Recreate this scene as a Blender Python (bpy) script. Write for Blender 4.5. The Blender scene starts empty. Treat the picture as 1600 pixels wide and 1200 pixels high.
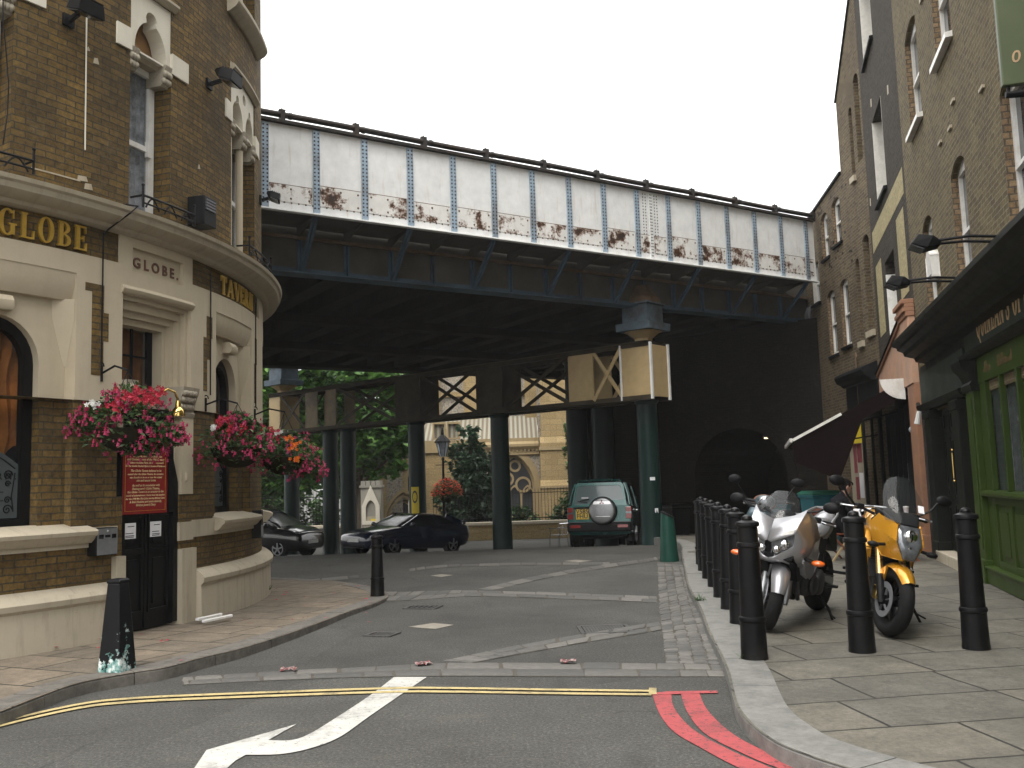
import bpy, bmesh, math, random
from mathutils import Vector, Matrix, Euler, noise
from mathutils.geometry import tessellate_polygon
random.seed(7)
PI = math.pi
rad = math.radians
sc = bpy.context.scene
COL = sc.collection

# ------------------------------------------------------------------ camera
FPX, CAM_H, HOR, ROLL = 1450.0, 1.5, 752.0, rad(1.75)      # focal length in pixels of the 1600 px photograph
PITCH = math.atan((HOR - 600) / FPX)
cam = bpy.data.cameras.new('camera')
cam.sensor_width = 36.0
cam.lens = 36.0 * FPX / 1600.0
cam.clip_start, cam.clip_end = 0.05, 2000
camo = bpy.data.objects.new('camera', cam)
COL.objects.link(camo)
_r = Vector((1, 0, 0)); _f = Vector((0, math.cos(PITCH), math.sin(PITCH))); _u = Vector((0, -math.sin(PITCH), math.cos(PITCH)))
U2 = _u * math.cos(ROLL) + _r * math.sin(ROLL)
R2 = _r * math.cos(ROLL) - _u * math.sin(ROLL)
M3 = Matrix((R2, U2, -_f)).transposed()
camo.matrix_world = Matrix.Translation((0, 0, CAM_H)) @ M3.to_4x4()
sc.camera = camo

# ------------------------------------------------------------------ sky, sun, exposure
SUN_EL, SUN_AZ = rad(58), rad(205)          # behind the camera, a little to its left; thick overcast
w = bpy.data.worlds.new('World'); sc.world = w; w.use_nodes = True
wn, wl = w.node_tree.nodes, w.node_tree.links
bg = wn['Background']; bg.inputs['Strength'].default_value = 0.15
sky = wn.new('ShaderNodeTexSky'); sky.sky_type = 'NISHITA'; sky.sun_disc = False
sky.sun_elevation = SUN_EL; sky.sun_rotation = SUN_AZ; sky.air_density = 1.0; sky.dust_density = 4.0
mixw = wn.new('ShaderNodeMix'); mixw.data_type = 'RGBA'
mixw.inputs[0].default_value = 0.90          # cloud cover
wl.new(sky.outputs[0], mixw.inputs[6]); mixw.inputs[7].default_value = (7.55, 7.5, 7.3, 1)
# overcast luminance: the zenith is about three times as bright as the horizon
_tc = wn.new('ShaderNodeTexCoord'); _sp = wn.new('ShaderNodeSeparateXYZ'); wl.new(_tc.outputs['Generated'], _sp.inputs[0])
_mr = wn.new('ShaderNodeMapRange'); wl.new(_sp.outputs['Z'], _mr.inputs[0])
_mr.inputs[1].default_value = 0; _mr.inputs[2].default_value = 1; _mr.inputs[3].default_value = .60; _mr.inputs[4].default_value = 1.75
_ml = wn.new('ShaderNodeVectorMath'); _ml.operation = 'SCALE'; wl.new(mixw.outputs[2], _ml.inputs[0]); wl.new(_mr.outputs[0], _ml.inputs['Scale'])
wl.new(_ml.outputs[0], bg.inputs['Color'])
sun = bpy.data.lights.new('sun', 'SUN'); sun.energy = 0.9; sun.angle = rad(25); sun.color = (1, 0.96, 0.9)
suno = bpy.data.objects.new('sun', sun); COL.objects.link(suno)
_sd = Vector((math.sin(SUN_AZ) * math.cos(SUN_EL), math.cos(SUN_AZ) * math.cos(SUN_EL), math.sin(SUN_EL)))
suno.rotation_euler = (-_sd).to_track_quat('-Z', 'Y').to_euler()
suno.location = (0, -10, 30)
vs = sc.view_settings
vs.view_transform = 'Standard'; vs.look = 'None'; vs.exposure = 0.98; vs.gamma = 1
sc.cycles.use_denoising = True
sc.cycles.denoiser = 'OPENIMAGEDENOISE'
sc.cycles.max_bounces = 8; sc.cycles.diffuse_bounces = 4; sc.cycles.transparent_max_bounces = 12

# ------------------------------------------------------------------ photograph measurements -> world points
def ray(x, y):
    d = _f * FPX + R2 * (x - 800) + U2 * (600 - y)
    return d / d.y
def G(x, y, z=0.0):
    d = ray(x, y); t = (z - CAM_H) / d.z
    return Vector((d.x * t, t, z))
def DP(x, y, Y):
    d = ray(x, y)
    return Vector((d.x * Y, Y, CAM_H + d.z * Y))
_gz = [(-50, 0), (14, 0), (18, -.02), (21, -.07), (23.2, -.16), (25, -.34), (26.2, -.43), (28.5, -.6), (31, -.76), (35, -.86), (400, -.9)]
def gz(y):                                   # the ground falls away gently under the bridge
    for (a, za), (b, zb) in zip(_gz, _gz[1:]):
        if y <= b: return za + (zb - za) * (y - a) / (b - a)
    return -.9
def GG(x, y, lift=0.0):                      # a point on that falling ground
    z = 0
    for _ in range(30):
        p = G(x, y, z + lift); z = z * .5 + gz(p.y) * .5
    return p

SPLIT = set('window_surround jamb sill_course capital reveal window_sill impost door_surround mortar_patch brick_hole cable drainpipe handle downpipe shaft label_mould doors pipe plinth door_panel nave_buttress folding_arm coping stub_holes flint_panel porch_moulding print cover_panel poster side_panel corner_angle inner_girder pillar post sign_letters reversing_lens bumper spoiler tie_plate string_course'.split())
# ------------------------------------------------------------------ mesh builder
class MB:
    def __init__(s): s.v = []; s.f = []; s.mi = []; s.pr = []
    def add(s, vs_, fs, M=None, mi=0):
        o = len(s.v); s.pr.append((o, len(s.f), len(vs_), len(fs)))
        s.v += [(M @ Vector(p)) if M else Vector(p) for p in vs_]
        s.f += [tuple(i + o for i in f) for f in fs]; s.mi += [mi] * len(fs)
        return s
    def box(s, x0, x1, y0, y1, z0, z1, M=None, mi=0):
        return s.add([(x0,y0,z0),(x1,y0,z0),(x1,y1,z0),(x0,y1,z0),(x0,y0,z1),(x1,y0,z1),(x1,y1,z1),(x0,y1,z1)],
                     [(0,3,2,1),(4,5,6,7),(0,1,5,4),(1,2,6,5),(2,3,7,6),(3,0,4,7)], M, mi)
    def cbox(s, c, size, rot=(0,0,0), mi=0):
        a, b, d = [q/2 for q in size]
        return s.box(-a, a, -b, b, -d, d, Matrix.Translation(c) @ Euler(rot).to_matrix().to_4x4(), mi)
    def bar(s, p, q, wd, th, up=(0,0,1), mi=0):      # rectangular bar from p to q
        p, q = Vector(p), Vector(q); x = (q-p); L = x.length; x.normalize()
        y = Vector(up).cross(x)
        if y.length < 1e-4: y = Vector((0,1,0)).cross(x)
        y.normalize(); z = x.cross(y)
        M = Matrix.Translation(p) @ Matrix((x, y, z)).transposed().to_4x4()
        return s.box(0, L, -wd/2, wd/2, -th/2, th/2, M, mi)
    def prism(s, poly, a, b, axes='xz', M=None, mi=0, caps=True):   # 2-D outline pushed along the third axis
        n = len(poly)
        def P3(u, v, t): return {'xz': (u, t, v), 'yz': (t, u, v), 'xy': (u, v, t)}[axes]
        vs_ = [P3(u, v, a) for u, v in poly] + [P3(u, v, b) for u, v in poly]
        fs = [(i, (i+1) % n, (i+1) % n + n, i + n) for i in range(n)]
        if caps:
            tri = tessellate_polygon([[Vector((u, v, 0)) for u, v in poly]])
            fs += [tuple(t) for t in tri] + [tuple(i + n for i in reversed(t)) for t in tri]
        return s.add(vs_, fs, M, mi)
    def panel(s, outline, holes, front, back, axes='xz', M=None, mi=0, two=False):   # sheet with holes and reveals
        loops = [outline] + holes
        flat = [p for l in loops for p in l]
        def P3(u, v, t): return {'xz': (u, t, v), 'yz': (t, u, v), 'xy': (u, v, t)}[axes]
        tri = tessellate_polygon([[Vector((u, v, 0)) for u, v in l] for l in loops])
        n = len(flat)
        vs_ = [P3(u, v, front) for u, v in flat] + [P3(u, v, back) for u, v in flat]
        fs = [tuple(t) for t in tri]
        if two: fs += [tuple(i + n for i in reversed(t)) for t in tri]
        o = 0
        for l in loops:
            k = len(l)
            fs += [(o + i, o + (i+1) % k, o + (i+1) % k + n, o + i + n) for i in range(k)]
            o += k
        return s.add(vs_, fs, M, mi)
    def loft(s, rings, closed=True, caps=True, M=None, mi=0):
        n = len(rings[0]); vs_ = [p for r in rings for p in r]; fs = []
        for k in range(len(rings) - 1):
            for i in range(n if closed else n - 1):
                j = (i + 1) % n
                fs.append((k*n + i, k*n + j, (k+1)*n + j, (k+1)*n + i))
        if caps and closed:
            fs.append(tuple(reversed(range(n)))); fs.append(tuple(range((len(rings)-1)*n, len(rings)*n)))
        return s.add(vs_, fs, M, mi)
    def tube(s, pts, r, n=8, caps=True, M=None, mi=0, flat=1.0):
        pts = [Vector(p) for p in pts]; rings = []
        rr = r if isinstance(r, (list, tuple)) else [r] * len(pts)
        prev = None
        for i, p in enumerate(pts):
            t = (pts[min(i+1, len(pts)-1)] - pts[max(i-1, 0)]).normalized()
            if prev is None:
                a = Vector((0, 0, 1)) if abs(t.z) < .9 else Vector((0, 1, 0))
                x = a.cross(t).normalized()
            else:
                x = (prev - t * prev.dot(t)).normalized()
            prev = x; y = t.cross(x)
            rings.append([p + (x * math.cos(2*PI*k/n) + y * math.sin(2*PI*k/n) * flat) * rr[i] for k in range(n)])
        return s.loft(rings, True, caps, M, mi)
    def lathe(s, prof, n=16, c=(0,0,0), M=None, mi=0, caps=True):
        T = Matrix.Translation(c)
        if M: T = M @ T
        return s.loft([[(r*math.cos(2*PI*k/n), r*math.sin(2*PI*k/n), z) for k in range(n)] for r, z in prof], True, caps, T, mi)
    def torus(s, R, r, n=28, m=10, M=None, mi=0, sq=1.0):      # axis along y
        rings = []
        for k in range(n):
            a = 2*PI*k/n
            rings.append([((R + r*math.cos(b))*math.cos(a), r*sq*math.sin(b), (R + r*math.cos(b))*math.sin(a)) for b in [2*PI*j/m for j in range(m)]])
        return s.loft(rings + [rings[0]], True, False, M, mi)
    def sphere(s, c, r, n=12, m=8, M=None, mi=0):
        rx, ry, rz = r if isinstance(r, (tuple, list)) else (r, r, r)
        return s.loft([[(c[0] + rx*max(math.sin(PI*j/m), .02)*math.cos(2*PI*k/n), c[1] + ry*max(math.sin(PI*j/m), .02)*math.sin(2*PI*k/n), c[2] - rz*math.cos(PI*j/m)) for k in range(n)] for j in range(m+1)], True, True, M, mi)
    def clusters(s, gap=.012):
        bx = []
        for o, fo, n, k in s.pr:
            q = s.v[o:o+n]; bx.append(([min(p[i] for p in q) - gap for i in range(3)], [max(p[i] for p in q) + gap for i in range(3)]))
        par = list(range(len(bx)))
        def fd(i):
            while par[i] != i: i = par[i]
            return i
        for i in range(len(bx)):
            for j in range(i):
                if all(bx[i][0][a] < bx[j][1][a] and bx[j][0][a] < bx[i][1][a] for a in range(3)): par[fd(i)] = fd(j)
        gr = {}
        for i in range(len(bx)): gr.setdefault(fd(i), []).append(i)
        out = []
        for g in gr.values():
            m = MB()
            for i in g:
                o, fo, n, k = s.pr[i]; b = len(m.v); m.v += s.v[o:o+n]; m.f += [tuple(q - o + b for q in f) for f in s.f[fo:fo+k]]; m.mi += s.mi[fo:fo+k]; m.pr.append((b, len(m.f)-k, n, k))
            out.append(m)
        return out
    def build(s, name, mats, parent=None, smooth=None, bevel=0, sub=0, warp=None, step=.25, local=False, fix=False, _one=False):
        if not _one and name in SPLIT and len(s.pr) > 1:       # pieces that do not touch become objects of their own
            out = None
            for c in s.clusters():
                o = c.build(name, mats, parent, smooth, bevel, sub, warp, step, local, fix, _one=True); out = out or o
            return out
        me = bpy.data.meshes.new(name)
        if warp:                                  # cut along u so that it can bend, then bend it
            bm = bmesh.new(); vv = [bm.verts.new(p) for p in s.v]
            for f, mi in zip(s.f, s.mi):
                try:
                    q = bm.faces.new([vv[i] for i in f]); q.material_index = mi
                except ValueError: pass
            lo = min(p.x for p in s.v); hi = max(p.x for p in s.v); k = math.floor(lo/step) + 1
            while k*step < hi:
                bmesh.ops.bisect_plane(bm, geom=bm.verts[:] + bm.edges[:] + bm.faces[:], dist=1e-5, plane_co=(k*step, 0, 0), plane_no=(1, 0, 0))
                k += 1
            bm.normal_update(); boxuv(bm)
            for v in bm.verts: v.co = warp(*v.co)
            bmesh.ops.reverse_faces(bm, faces=bm.faces[:])
        else:
            bm = bmesh.new(); vv = [bm.verts.new(p) for p in s.v]
            for f, mi in zip(s.f, s.mi):
                try:
                    q = bm.faces.new([vv[i] for i in f]); q.material_index = mi
                except ValueError: pass
            bm.normal_update(); boxuv(bm)
        if fix: bmesh.ops.recalc_face_normals(bm, faces=bm.faces[:])
        bm.to_mesh(me); bm.free()
        for m in (mats if isinstance(mats, (list, tuple)) else [mats]): me.materials.append(m)
        if smooth is not None:
            me.shade_smooth(); me.set_sharp_from_angle(angle=rad(smooth))
        o = bpy.data.objects.new(name, me); COL.objects.link(o)
        if parent: setparent(o, parent, local)
        if bevel:
            b = o.modifiers.new('bevel', 'BEVEL'); b.width = bevel; b.segments = 2; b.limit_method = 'ANGLE'; b.angle_limit = rad(35); b.harden_normals = False
        if sub:
            m = o.modifiers.new('sub', 'SUBSURF'); m.levels = sub; m.render_levels = sub
        return o

def boxuv(bm):
    uv = bm.loops.layers.uv.new('UVMap')
    for f in bm.faces:
        n = f.normal; a = [abs(n.x), abs(n.y), abs(n.z)]
        for l in f.loops:
            p = l.vert.co
            l[uv].uv = (p.x, p.y) if a[2] >= max(a[0], a[1]) else ((p.x, p.z) if a[1] >= a[0] else (p.y, p.z))

def wm(o):                                       # world matrix without a depsgraph update
    m = o.matrix_basis.copy()
    if o.parent: m = wm(o.parent) @ o.matrix_parent_inverse @ m
    return m
def setparent(o, parent, local=False):
    o.parent = parent
    if not local: o.matrix_parent_inverse = wm(parent).inverted()
def tag(o, label=None, cat=None, group=None, kind=None):
    if label: o['label'] = label
    if cat: o['category'] = cat
    if group: o['group'] = group
    if kind: o['kind'] = kind
    return o
def thing(name, loc, label, cat, group=None, rz=0.0, M=None):
    o = bpy.data.objects.new(name, None); COL.objects.link(o)
    o.empty_display_size = .2
    if M is not None: o.matrix_basis = M
    else: o.location = loc; o.rotation_euler = (0, 0, rz)
    return tag(o, label, cat, group)
def clone(root, loc=None, rz=None, label=None):      # a thing, its parts and their sub-parts
    def cp(o, par):
        c = o.copy(); COL.objects.link(c)
        if par: c.parent = par
        for ch in [q for q in COL.objects if q.parent == o]: cp(ch, c)
        return c
    r = cp(root, None)
    if loc is not None: r.location = loc
    if rz is not None: r.rotation_euler = (0, 0, rz)
    if label: r['label'] = label
    return r
def arc(cx, cz, r, a0, a1, n, rz=None):
    rz = r if rz is None else rz
    return [(cx + r*math.cos(rad(a0 + (a1-a0)*i/n)), cz + rz*math.sin(rad(a0 + (a1-a0)*i/n))) for i in range(n+1)]
def rect(x0, x1, z0, z1): return [(x0, z0), (x1, z0), (x1, z1), (x0, z1)]
def archrect(x0, x1, z0, zs, rise=None, n=14):     # opening with an arched head springing at zs
    c = (x0+x1)/2; r = (x1-x0)/2
    return [(x0, z0), (x1, z0)] + arc(c, zs, r, 0, 180, n, rise)
def segarch(x0, x1, z0, z1, rise, n=8):            # flat segmental arch
    c = (x0+x1)/2; hw = (x1-x0)/2; R = (hw*hw + rise*rise)/(2*rise); a = math.degrees(math.asin(hw/R))
    return [(x0, z0), (x1, z0)] + arc(c, z1 - R, R, 90-a, 90+a, n)
def pointed(x0, x1, z0, zs, n=8):                  # pointed (gothic) opening
    wd = x1 - x0
    return [(x0, z0), (x1, z0)] + arc(x0, zs, wd, 0, 60, n) + arc(x1, zs, wd, 120, 180, n)[1:]
# ------------------------------------------------------------------ materials
def _new(name):
    m = bpy.data.materials.new(name); m.use_nodes = True
    return m, m.node_tree.nodes, m.node_tree.links, m.node_tree.nodes['Principled BSDF']
def c4(c): return (c[0], c[1], c[2], 1)
class NB:                                          # tiny node helper
    def __init__(s, name):
        s.m, s.n, s.l, s.b = _new(name)
        s.tc = s.n.new('ShaderNodeTexCoord')
    def vec(s, uv=False, scale=(1,1,1), rot=0, loc=(0,0,0)):
        mp = s.n.new('ShaderNodeMapping'); s.l.new(s.tc.outputs['UV' if uv else 'Object'], mp.inputs[0])
        mp.inputs['Scale'].default_value = scale; mp.inputs['Rotation'].default_value = (0, 0, rot); mp.inputs['Location'].default_value = loc
        return mp.outputs[0]
    def noise(s, vec, scale, detail=5, rough=.6, dist=0):
        t = s.n.new('ShaderNodeTexNoise'); s.l.new(vec, t.inputs['Vector'])
        t.inputs['Scale'].default_value = scale; t.inputs['Detail'].default_value = detail; t.inputs['Roughness'].default_value = rough; t.inputs['Distortion'].default_value = dist
        return t.outputs['Fac']
    def voro(s, vec, scale, feature='F1', out='Distance'):
        t = s.n.new('ShaderNodeTexVoronoi'); t.feature = feature; s.l.new(vec, t.inputs['Vector']); t.inputs['Scale'].default_value = scale
        return t.outputs[out]
    def ramp(s, fac, stops):
        r = s.n.new('ShaderNodeValToRGB'); s.l.new(fac, r.inputs[0]); e = r.color_ramp.elements
        while len(e) < len(stops): e.new(.5)
        for q, (p, c) in zip(e, stops):
            q.position = p; q.color = c4(c) if isinstance(c, (tuple, list)) else (c, c, c, 1)
        return r.outputs[0]
    def mix(s, fac, a, b, mode='MIX'):
        x = s.n.new('ShaderNodeMix'); x.data_type = 'RGBA'; x.blend_type = mode
        for i, v in ((0, fac), (6, a), (7, b)):
            sock = x.inputs[i]
            if isinstance(v, (int, float)): sock.default_value = v if i == 0 else (v, v, v, 1)
            elif isinstance(v, tuple): sock.default_value = c4(v)
            else: s.l.new(v, sock)
        return x.outputs[2]
    def math(s, op, a, b=0.0):
        x = s.n.new('ShaderNodeMath'); x.operation = op
        for sock, v in ((x.inputs[0], a), (x.inputs[1], b)):
            if isinstance(v, (int, float)): sock.default_value = v
            else: s.l.new(v, sock)
        return x.outputs[0]
    def island(s):
        g = s.n.new('ShaderNodeNewGeometry'); return g.outputs['Random Per Island']
    def sep(s, vec):
        q = s.n.new('ShaderNodeSeparateXYZ'); s.l.new(vec, q.inputs[0]); return q.outputs
    def bump(s, h, strength=.3, dist=.01):
        b = s.n.new('ShaderNodeBump'); b.inputs['Strength'].default_value = strength; b.inputs['Distance'].default_value = dist
        s.l.new(h, b.inputs['Height']); s.l.new(b.outputs[0], s.b.inputs['Normal'])
    def done(s, col=None, rough=.6, metal=0, spec=.5, coat=0):
        if col is not None:
            if isinstance(col, tuple): s.b.inputs['Base Color'].default_value = c4(col)
            else: s.l.new(col, s.b.inputs['Base Color'])
        if isinstance(rough, (int, float)): s.b.inputs['Roughness'].default_value = rough
        else: s.l.new(rough, s.b.inputs['Roughness'])
        s.b.inputs['Metallic'].default_value = metal; s.b.inputs['Specular IOR Level'].default_value = spec
        if coat: s.b.inputs['Coat Weight'].default_value = coat; s.b.inputs['Coat Roughness'].default_value = .08
        return s.m
def plain(name, col, rough=.5, metal=0, var=.25, scale=6, bump=0, spec=.5, coat=0, dirt=None):
    k = NB(name); v = k.vec()
    n = k.noise(v, scale, 6, .65)
    c = k.mix(k.ramp(n, [(.3, 0.), (.7, 1.)]), tuple(q*(1-var) for q in col), tuple(min(1, q*(1+var)) for q in col))
    if dirt:
        d = k.ramp(k.noise(v, scale*.35, 8, .75), [(.48, 0.), (.62, 1.)])
        c = k.mix(k.math('MULTIPLY', d, .6), c, dirt)
    r = k.math('ADD', k.math('MULTIPLY', n, .25), rough - .12)
    if bump: k.bump(k.noise(v, scale*6, 5, .6), bump, .01)
    return k.done(c, r, metal, spec, coat)
def brick(name, c1, c2, mortar, bw=.225, rh=.075, ms=.010, dirt=(.03,.028,.022), dirtamt=.6, light=None, lightamt=.35, rot=0, bumpst=.5, spec=.25):
    k = NB(name); v = k.vec(True, rot=rot)
    j = k.n.new('ShaderNodeVectorMath'); j.operation = 'ADD'
    nz = k.n.new('ShaderNodeTexNoise'); k.l.new(v, nz.inputs['Vector']); nz.inputs['Scale'].default_value = 7; nz.inputs['Detail'].default_value = 3
    sc_ = k.n.new('ShaderNodeVectorMath'); sc_.operation = 'SCALE'; k.l.new(nz.outputs['Color'], sc_.inputs[0]); sc_.inputs['Scale'].default_value = .022
    k.l.new(v, j.inputs[0]); k.l.new(sc_.outputs[0], j.inputs[1])
    t = k.n.new('ShaderNodeTexBrick'); k.l.new(j.outputs[0], t.inputs['Vector'])
    t.inputs['Scale'].default_value = 1; t.inputs['Brick Width'].default_value = bw; t.inputs['Row Height'].default_value = rh
    t.inputs['Mortar Size'].default_value = ms; t.inputs['Mortar Smooth'].default_value = .25; t.inputs['Bias'].default_value = 0
    t.inputs['Color1'].default_value = c4(c1); t.inputs['Color2'].default_value = c4(c2); t.inputs['Mortar'].default_value = c4(mortar)
    c = k.mix(.75, t.outputs['Color'], k.ramp(k.noise(v, 17, 9, .8), [(.32, .18), (.5, .8), (.68, 1.35)]), 'MULTIPLY')
    c = k.mix(1.0, c, 1.3, 'MULTIPLY')
    d = k.ramp(k.noise(k.vec(True, (1.3, .6, 1)), .9, 8, .7), [(.42, 0.), (.68, 1.)])
    c = k.mix(k.math('MULTIPLY', d, dirtamt), c, dirt)
    if light:
        q = k.ramp(k.noise(k.vec(True, (1, 1, 1), loc=(5, 3, 0)), 2.4, 8, .8), [(.55, 0.), (.72, 1.)])
        c = k.mix(k.math('MULTIPLY', q, lightamt), c, light)
    h = k.math('ADD', k.math('MULTIPLY', t.outputs['Fac'], -1.0), k.math('MULTIPLY', k.noise(v, 60, 4, .6), .5))
    k.bump(h, bumpst, .012)
    return k.done(c, .9, 0, spec)
def rusty(name, base, rust_lo, rust=(.15,.06,.02), dark=(.03,.015,.009), rough=.55, scale=1.1):
    k = NB(name); v = k.vec(); n = k.noise(v, scale, 10, .72)
    c = k.mix(k.ramp(k.noise(v, 5, 6, .6), [(.3, 0.), (.7, 1.)]), tuple(q*.85 for q in base), base)
    streak = k.noise(k.vec(False, (5, 5, .5)), 2.2, 6, .65)
    c = k.mix(k.math('MULTIPLY', k.ramp(streak, [(.56, 0.), (.76, 1.)]), .4), c, (.42,.32,.20))
    c = k.mix(k.ramp(n, [(rust_lo-.02, 0.), (rust_lo+.05, 1.)]), c, rust)
    c = k.mix(k.ramp(n, [(rust_lo+.03, 0.), (rust_lo+.08, 1.)]), c, dark)
    k.bump(k.ramp(n, [(rust_lo, 1.), (rust_lo+.03, 0.)]), .3, .006)
    return k.done(c, rough, 0, .4)
M = {}
M['brick_globe'] = brick('globe_brick', (.158,.100,.031), (.085,.054,.019), (.055,.045,.029), bw=.205, rh=.067, ms=.008, dirtamt=.7, dirt=(.035,.028,.017), light=(.26,.21,.13), lightamt=.25)
M['brick_right'] = brick('stock_brick', rh=.068, bw=.21, c1=(.122,.092,.042), c2=(.070,.052,.026), mortar=(.165,.145,.098), ms=.007, dirtamt=.5, light=(.27,.23,.17), lightamt=.25, dirt=(.06,.045,.03))
M['brick_far'] = brick('far_brick', (.118,.086,.045), (.064,.044,.025), (.13,.115,.085), dirtamt=.55, light=(.25,.22,.17), lightamt=.3, dirt=(.05,.035,.025))
M['brick_dark'] = brick('soot_brick', (.050,.043,.036), (.034,.029,.024), (.055,.048,.04), dirtamt=.3, light=(.10,.085,.07), lightamt=.22, spec=.1)
M['brick_yellow'] = brick('gault_brick', (.34,.295,.155), (.27,.23,.12), (.30,.25,.16), ms=.008, dirtamt=.2, dirt=(.15,.12,.07))
M['brick_jamb'] = brick('jamb_brick', (.21,.145,.085), (.14,.09,.05), (.075,.062,.045), dirtamt=.25, rh=.075, bw=.11)
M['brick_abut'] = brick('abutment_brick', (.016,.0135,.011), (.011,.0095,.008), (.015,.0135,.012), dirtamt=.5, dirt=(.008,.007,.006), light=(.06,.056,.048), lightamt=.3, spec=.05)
def stone(name, col, dark, rough=.75, amt=.35, bump=.15):
    k = NB(name); v = k.vec(True)
    n = k.noise(v, 3, 8, .7)
    c = k.mix(k.ramp(n, [(.3, 0.), (.7, 1.)]), tuple(q*.88 for q in col), col)
    st = k.ramp(k.noise(k.vec(True, (5, .6, 1)), 1.6, 7, .7), [(.5, 0.), (.75, 1.)])
    c = k.mix(k.math('MULTIPLY', st, amt), c, dark)
    sp = k.ramp(k.noise(v, 16, 6, .8), [(.62, 0.), (.7, 1.)])
    c = k.mix(k.math('MULTIPLY', sp, amt), c, dark)
    k.bump(k.noise(v, 30, 6, .65), bump, .01)
    return k.done(c, rough, 0, .3)
M['stone'] = stone('painted_stone', (.50,.43,.315), (.27,.22,.15), amt=.22)
M['stone_low'] = stone('worn_painted_stone', (.46,.405,.31), (.17,.135,.09), amt=.5)
M['stone_dark'] = stone('weathered_cornice_stone', (.40,.35,.26), (.16,.13,.09), amt=.5)
M['stone_white'] = stone('white_stone', (.66,.62,.52), (.4,.35,.27), amt=.2)
M['carved'] = stone('carved_stone', (.36,.32,.25), (.10,.085,.06), amt=.7, bump=.8)
M['church'] = brick('church_ashlar', (.28,.205,.10), (.22,.16,.076), (.18,.14,.076), bw=.6, rh=.28, ms=.012, dirtamt=.35, dirt=(.24,.18,.10), light=(.46,.40,.28), lightamt=.3)
M['church_trim'] = stone('church_trim', (.31,.235,.125), (.16,.12,.07), amt=.45)
def flint():
    k = NB('flint'); v = k.vec(True)
    d = k.voro(v, 14); cc = k.voro(v, 14, out='Color')
    c = k.mix(k.ramp(d, [(.35, 0.), (.62, 1.)]), k.ramp(cc, [(.2, (.09,.085,.075)), (.6, (.22,.21,.185)), (.9, (.36,.34,.30))]), (.26,.22,.16))
    k.bump(d, .6, .02); return k.done(c, .7)
M['flint'] = flint()
M['gatestone'] = stone('gate_pier_stone', (.29,.275,.235), (.12,.11,.09), amt=.5)
M['roofslate'] = plain('slate', (.10,.10,.105), .6, var=.3, scale=4)
M['white_paint'] = plain('white_gloss_paint', (.72,.71,.68), .35, var=.08, scale=8, dirt=(.5,.47,.4))
M['bargeboard'] = plain('dark_bargeboard', (.012,.0125,.0135), .6, spec=0.06)
M['black_paint'] = plain('black_gloss_paint', (.007,.0072,.0078), .36, var=.3, scale=5, spec=0.16)
M['black_iron'] = plain('black_ironwork', (.009,.009,.010), .55, var=.3, spec=0.16)
M['board_timber'] = plain('tan_board', (.36,.21,.10), .6, var=.12, scale=5)
M['curtain'] = plain('amber_velvet', (.36,.14,.035), .8, var=.5, scale=3, spec=0.06)
M['lace'] = plain('lace_curtain', (.58,.61,.66), .9, var=.5, scale=9)
M['drape'] = plain('white_blind', (.62,.60,.55), .9, var=.12, scale=9)
M['gold_leaf'] = plain('gold_leaf', (.62,.40,.075), .33, metal=.55, var=.2, scale=10)
M['letter_brown'] = plain('brown_letter_paint', (.11,.05,.03), .6)
M['red_board'] = plain('red_sign_paint', (.23,.013,.012), .4, var=.15, scale=3)
M['cream_ink'] = plain('cream_sign_writing', (.62,.48,.26), .5)
M['paper'] = plain('white_paper', (.75,.75,.77), .7, var=.05)
M['ink'] = plain('dark_print', (.06,.06,.07), .7)
M['steel'] = plain('brushed_steel', (.34,.35,.37), .35, metal=.7, var=.1, scale=20)
M['chrome'] = plain('chrome', (.75,.75,.76), .12, metal=1, var=.05)
M['alloy'] = plain('cast_alloy', (.32,.33,.34), .38, metal=.85, var=.15, scale=20)
M['brass'] = plain('polished_brass', (.72,.50,.16), .18, metal=1, var=.1)
M['dark_plastic'] = plain('dark_plastic', (.008,.0082,.009), .5, var=.2, spec=0.16)
M['grey_plastic'] = plain('grey_plastic', (.10,.10,.11), .5, var=.2)
M['rubber'] = plain('tyre_rubber', (.011,.011,.0115), .72, var=.35, scale=14, bump=.15, spec=0.16)
M['asphalt_patch'] = plain('pale_concrete', (.23,.21,.175), .9, var=.25, scale=10, bump=.3)
M['cast_iron'] = plain('worn_cast_iron', (.075,.073,.07), .55, metal=.4, var=.4, scale=30, bump=.4)
def glass(name, tint=(.02,.023,.025), alpha=1.0, rough=.04):
    k = NB(name); v = k.vec()
    k.bump(k.noise(v, 1.5, 2, .5), .05, .02)
    k.b.inputs['Alpha'].default_value = alpha
    return k.done(tint, rough, 0, .8)
def screenmat(name, tint, alpha):
    k = NB(name); k.b.inputs['Alpha'].default_value = alpha
    return k.done(tint, .06, 0, .6)
M['glass_dark'] = glass('dark_window_glass')
M['glass_clear'] = glass('clear_window_glass', (.03,.033,.035), .26)
M['glass_shop'] = glass('shop_glass', (.06,.07,.075), .55)
M['glass_frost'] = plain('etched_glass', (.062,.072,.075), .35, var=.1)
M['glass_church'] = glass('leaded_glass', (.03,.032,.036), 1, .25)
M['white_steel'] = rusty('peeling_white_paint', (.83,.835,.825), .72)
M['white_steel_rust'] = rusty('rusting_white_plate', (.80,.79,.76), .512, scale=1.9)
M['blue_steel'] = plain('pale_blue_steel', (.30,.39,.48), .5, var=.15, scale=3, dirt=(.12,.11,.10))
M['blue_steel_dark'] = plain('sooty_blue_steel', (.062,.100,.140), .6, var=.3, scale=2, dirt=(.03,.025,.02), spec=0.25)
M['girder_web'] = plain('sooty_cream_steel', (.085,.08,.068), .7, var=.3, scale=1.5, dirt=(.06,.055,.045), spec=0.16)
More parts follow.
